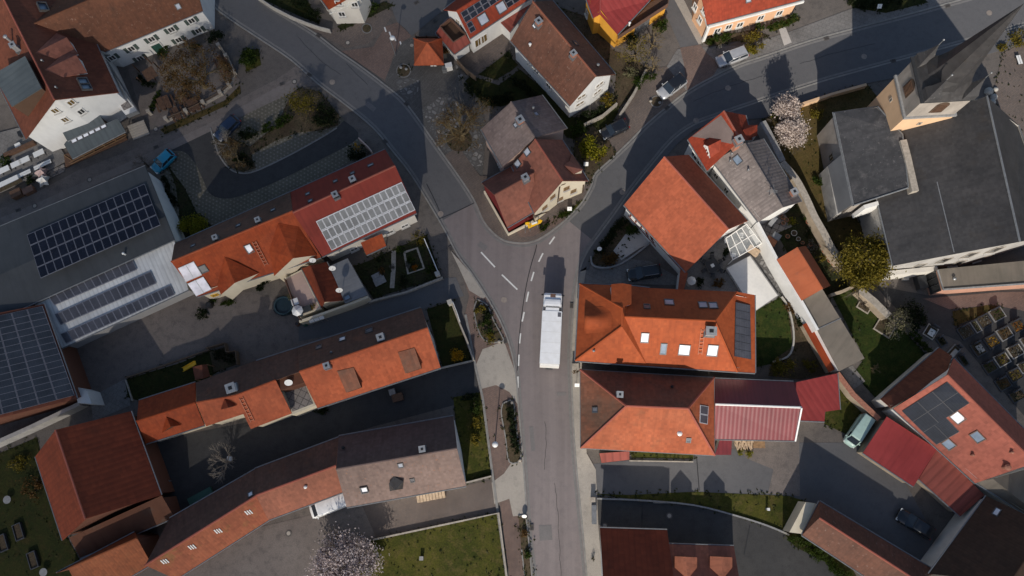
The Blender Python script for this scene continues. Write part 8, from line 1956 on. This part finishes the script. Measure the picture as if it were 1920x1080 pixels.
# kitchen garden: beds and slabs
crate(712, 527, 1.5, .9, .2, 'sky_glass' if False else 'stone_grey', 'grey stone slab lying in the kitchen garden', 28, .05, 'stone_slab', 'slab'); crate(706, 517, 1.2, .6, .2, 'stone_grey', 'smaller grey slab above the big one in the kitchen garden', 28, .05, 'stone_slab', 'slab')
wall('bed_edging', [(758, 473), (782, 465), (795, 503), (765, 513), (758, 473)], .3, .1, 'stone', 'square stone path round the flower bed of the kitchen garden', 'path edging')
wall('garden_path', [(738, 470), (738, 500), (735, 540)], .6, .08, 'stone', 'narrow stone path down the kitchen garden', 'path edging')
crate(790, 1047, .4, .4, .5, 'stone_grey', 'small grey bird bath on the big bottom lawn', 0, .05, 'bird_bath', 'bird bath')
crate(1441, 955, .25, .25, .8, 'plastic_white', 'small white post on the grass strip of the lower drives', 0, .05, 'post', 'post')
crate(1350, 934 + 20, 0.01, .01, .01, 'zinc', 'x', 0) if False else None
bm = bmesh.new(); a, b_ = P(1226, 943, .5), P(1255, 943, .5); tube(bm, a, b_, .05, .05, 6); tube(bm, a, (a.x, a.y, 0), .04, .04, 6); tube(bm, b_, (b_.x, b_.y, 0), .04, .04, 6); single('hand_rail', bm, M['zinc'], 'short grey rail on the wall between the lower right drives', 'rail')
crate(430, 860, .5, .5, .5, 'plastic_white', 'small white bucket under the bare pale tree', 0, .05, 'bucket', 'bucket')
crate(300, 895, .9, .7, .8, 'plastic_black', 'dark clutter crate against the big barn', 30, .05); crate(312, 905, .8, .5, .5, 'zinc', 'grey metal box against the big barn', 60, .05)
crate(745, 745, 1.3, .9, .9, 'wood_dark', 'brown box under the eave of the terracotta house', 17, .05); crate(735, 735, .7, .7, .8, 'stone_grey', 'grey bin beside the brown box at the terracotta house', 17, .05)
bm = bmesh.new(); p = P(375, 930, .5); Mz = Matrix.Translation((p.x, p.y, .05)) @ Matrix.Rotation(.5, 4, 'Z'); box(bm, Mz, (0, 0, .25), (3.2, .9, .5)); single('trough', bm, M['plastic_green'], 'dark green trough along the north eave of the lichen barn', 'trough')

# ---- tufts of grass and weeds: along the lawn borders, over the lawns and at wall feet
rng = random.Random(91); bm = bmesh.new()
for o in list(COL.objects):
    if o.type == 'MESH' and o.get('kind') == 'structure' and o.name.split('.')[0] in ('lawn', 'garden', 'grass_verge', 'churchyard', 'planting_bed', 'island'):
        me = o.data; z = max(v.co.z for v in me.vertices)
        ring = [e for e in me.edges if abs(me.vertices[e.vertices[0]].co.z - z) < .01 and abs(me.vertices[e.vertices[1]].co.z - z) < .01]
        tr = [p for p in me.polygons if p.normal.z > .9]; cnt = {}
        for p in tr:
            for k in p.edge_keys: cnt[k] = cnt.get(k, 0) + 1
        pts = []
        for k, c in cnt.items():
            if c == 1:
                a, b_ = me.vertices[k[0]].co, me.vertices[k[1]].co
                for i in range(int((b_ - a).length * 3.2)): pts.append(a.lerp(b_, rng.random()) + Vector((rng.gauss(0, .22), rng.gauss(0, .22), 0)))
        for p in tr:
            a, b_, c = [me.vertices[i].co for i in p.vertices[:3]]
            for i in range(int(p.area * .55)):
                u, v = rng.random(), rng.random()
                if u + v > 1: u, v = 1 - u, 1 - v
                pts.append(a + (b_ - a) * u + (c - a) * v)
        for q in pts:
            for j in range(2):
                n = Vector((rng.gauss(0, .5), rng.gauss(0, .5), 1)).normalized(); t_ = Matrix.Rotation(rng.uniform(0, 6.28), 3, n) @ n.orthogonal().normalized(); b2 = n.cross(t_); s_ = rng.uniform(.07, .22); c = Vector((q.x + rng.gauss(0, .08), q.y + rng.gauss(0, .08), z + rng.uniform(.02, .12)))
                bm.faces.new([bm.verts.new(x) for x in (c + t_ * s_, c + b2 * s_ * .5, c - t_ * s_, c - b2 * s_ * .5)])
tag(newobj('grass_tufts', bm, M['leaf_grass']), 'rough tufts of grass and weeds along the borders of the lawns and beds', 'grass', kind='stuff')
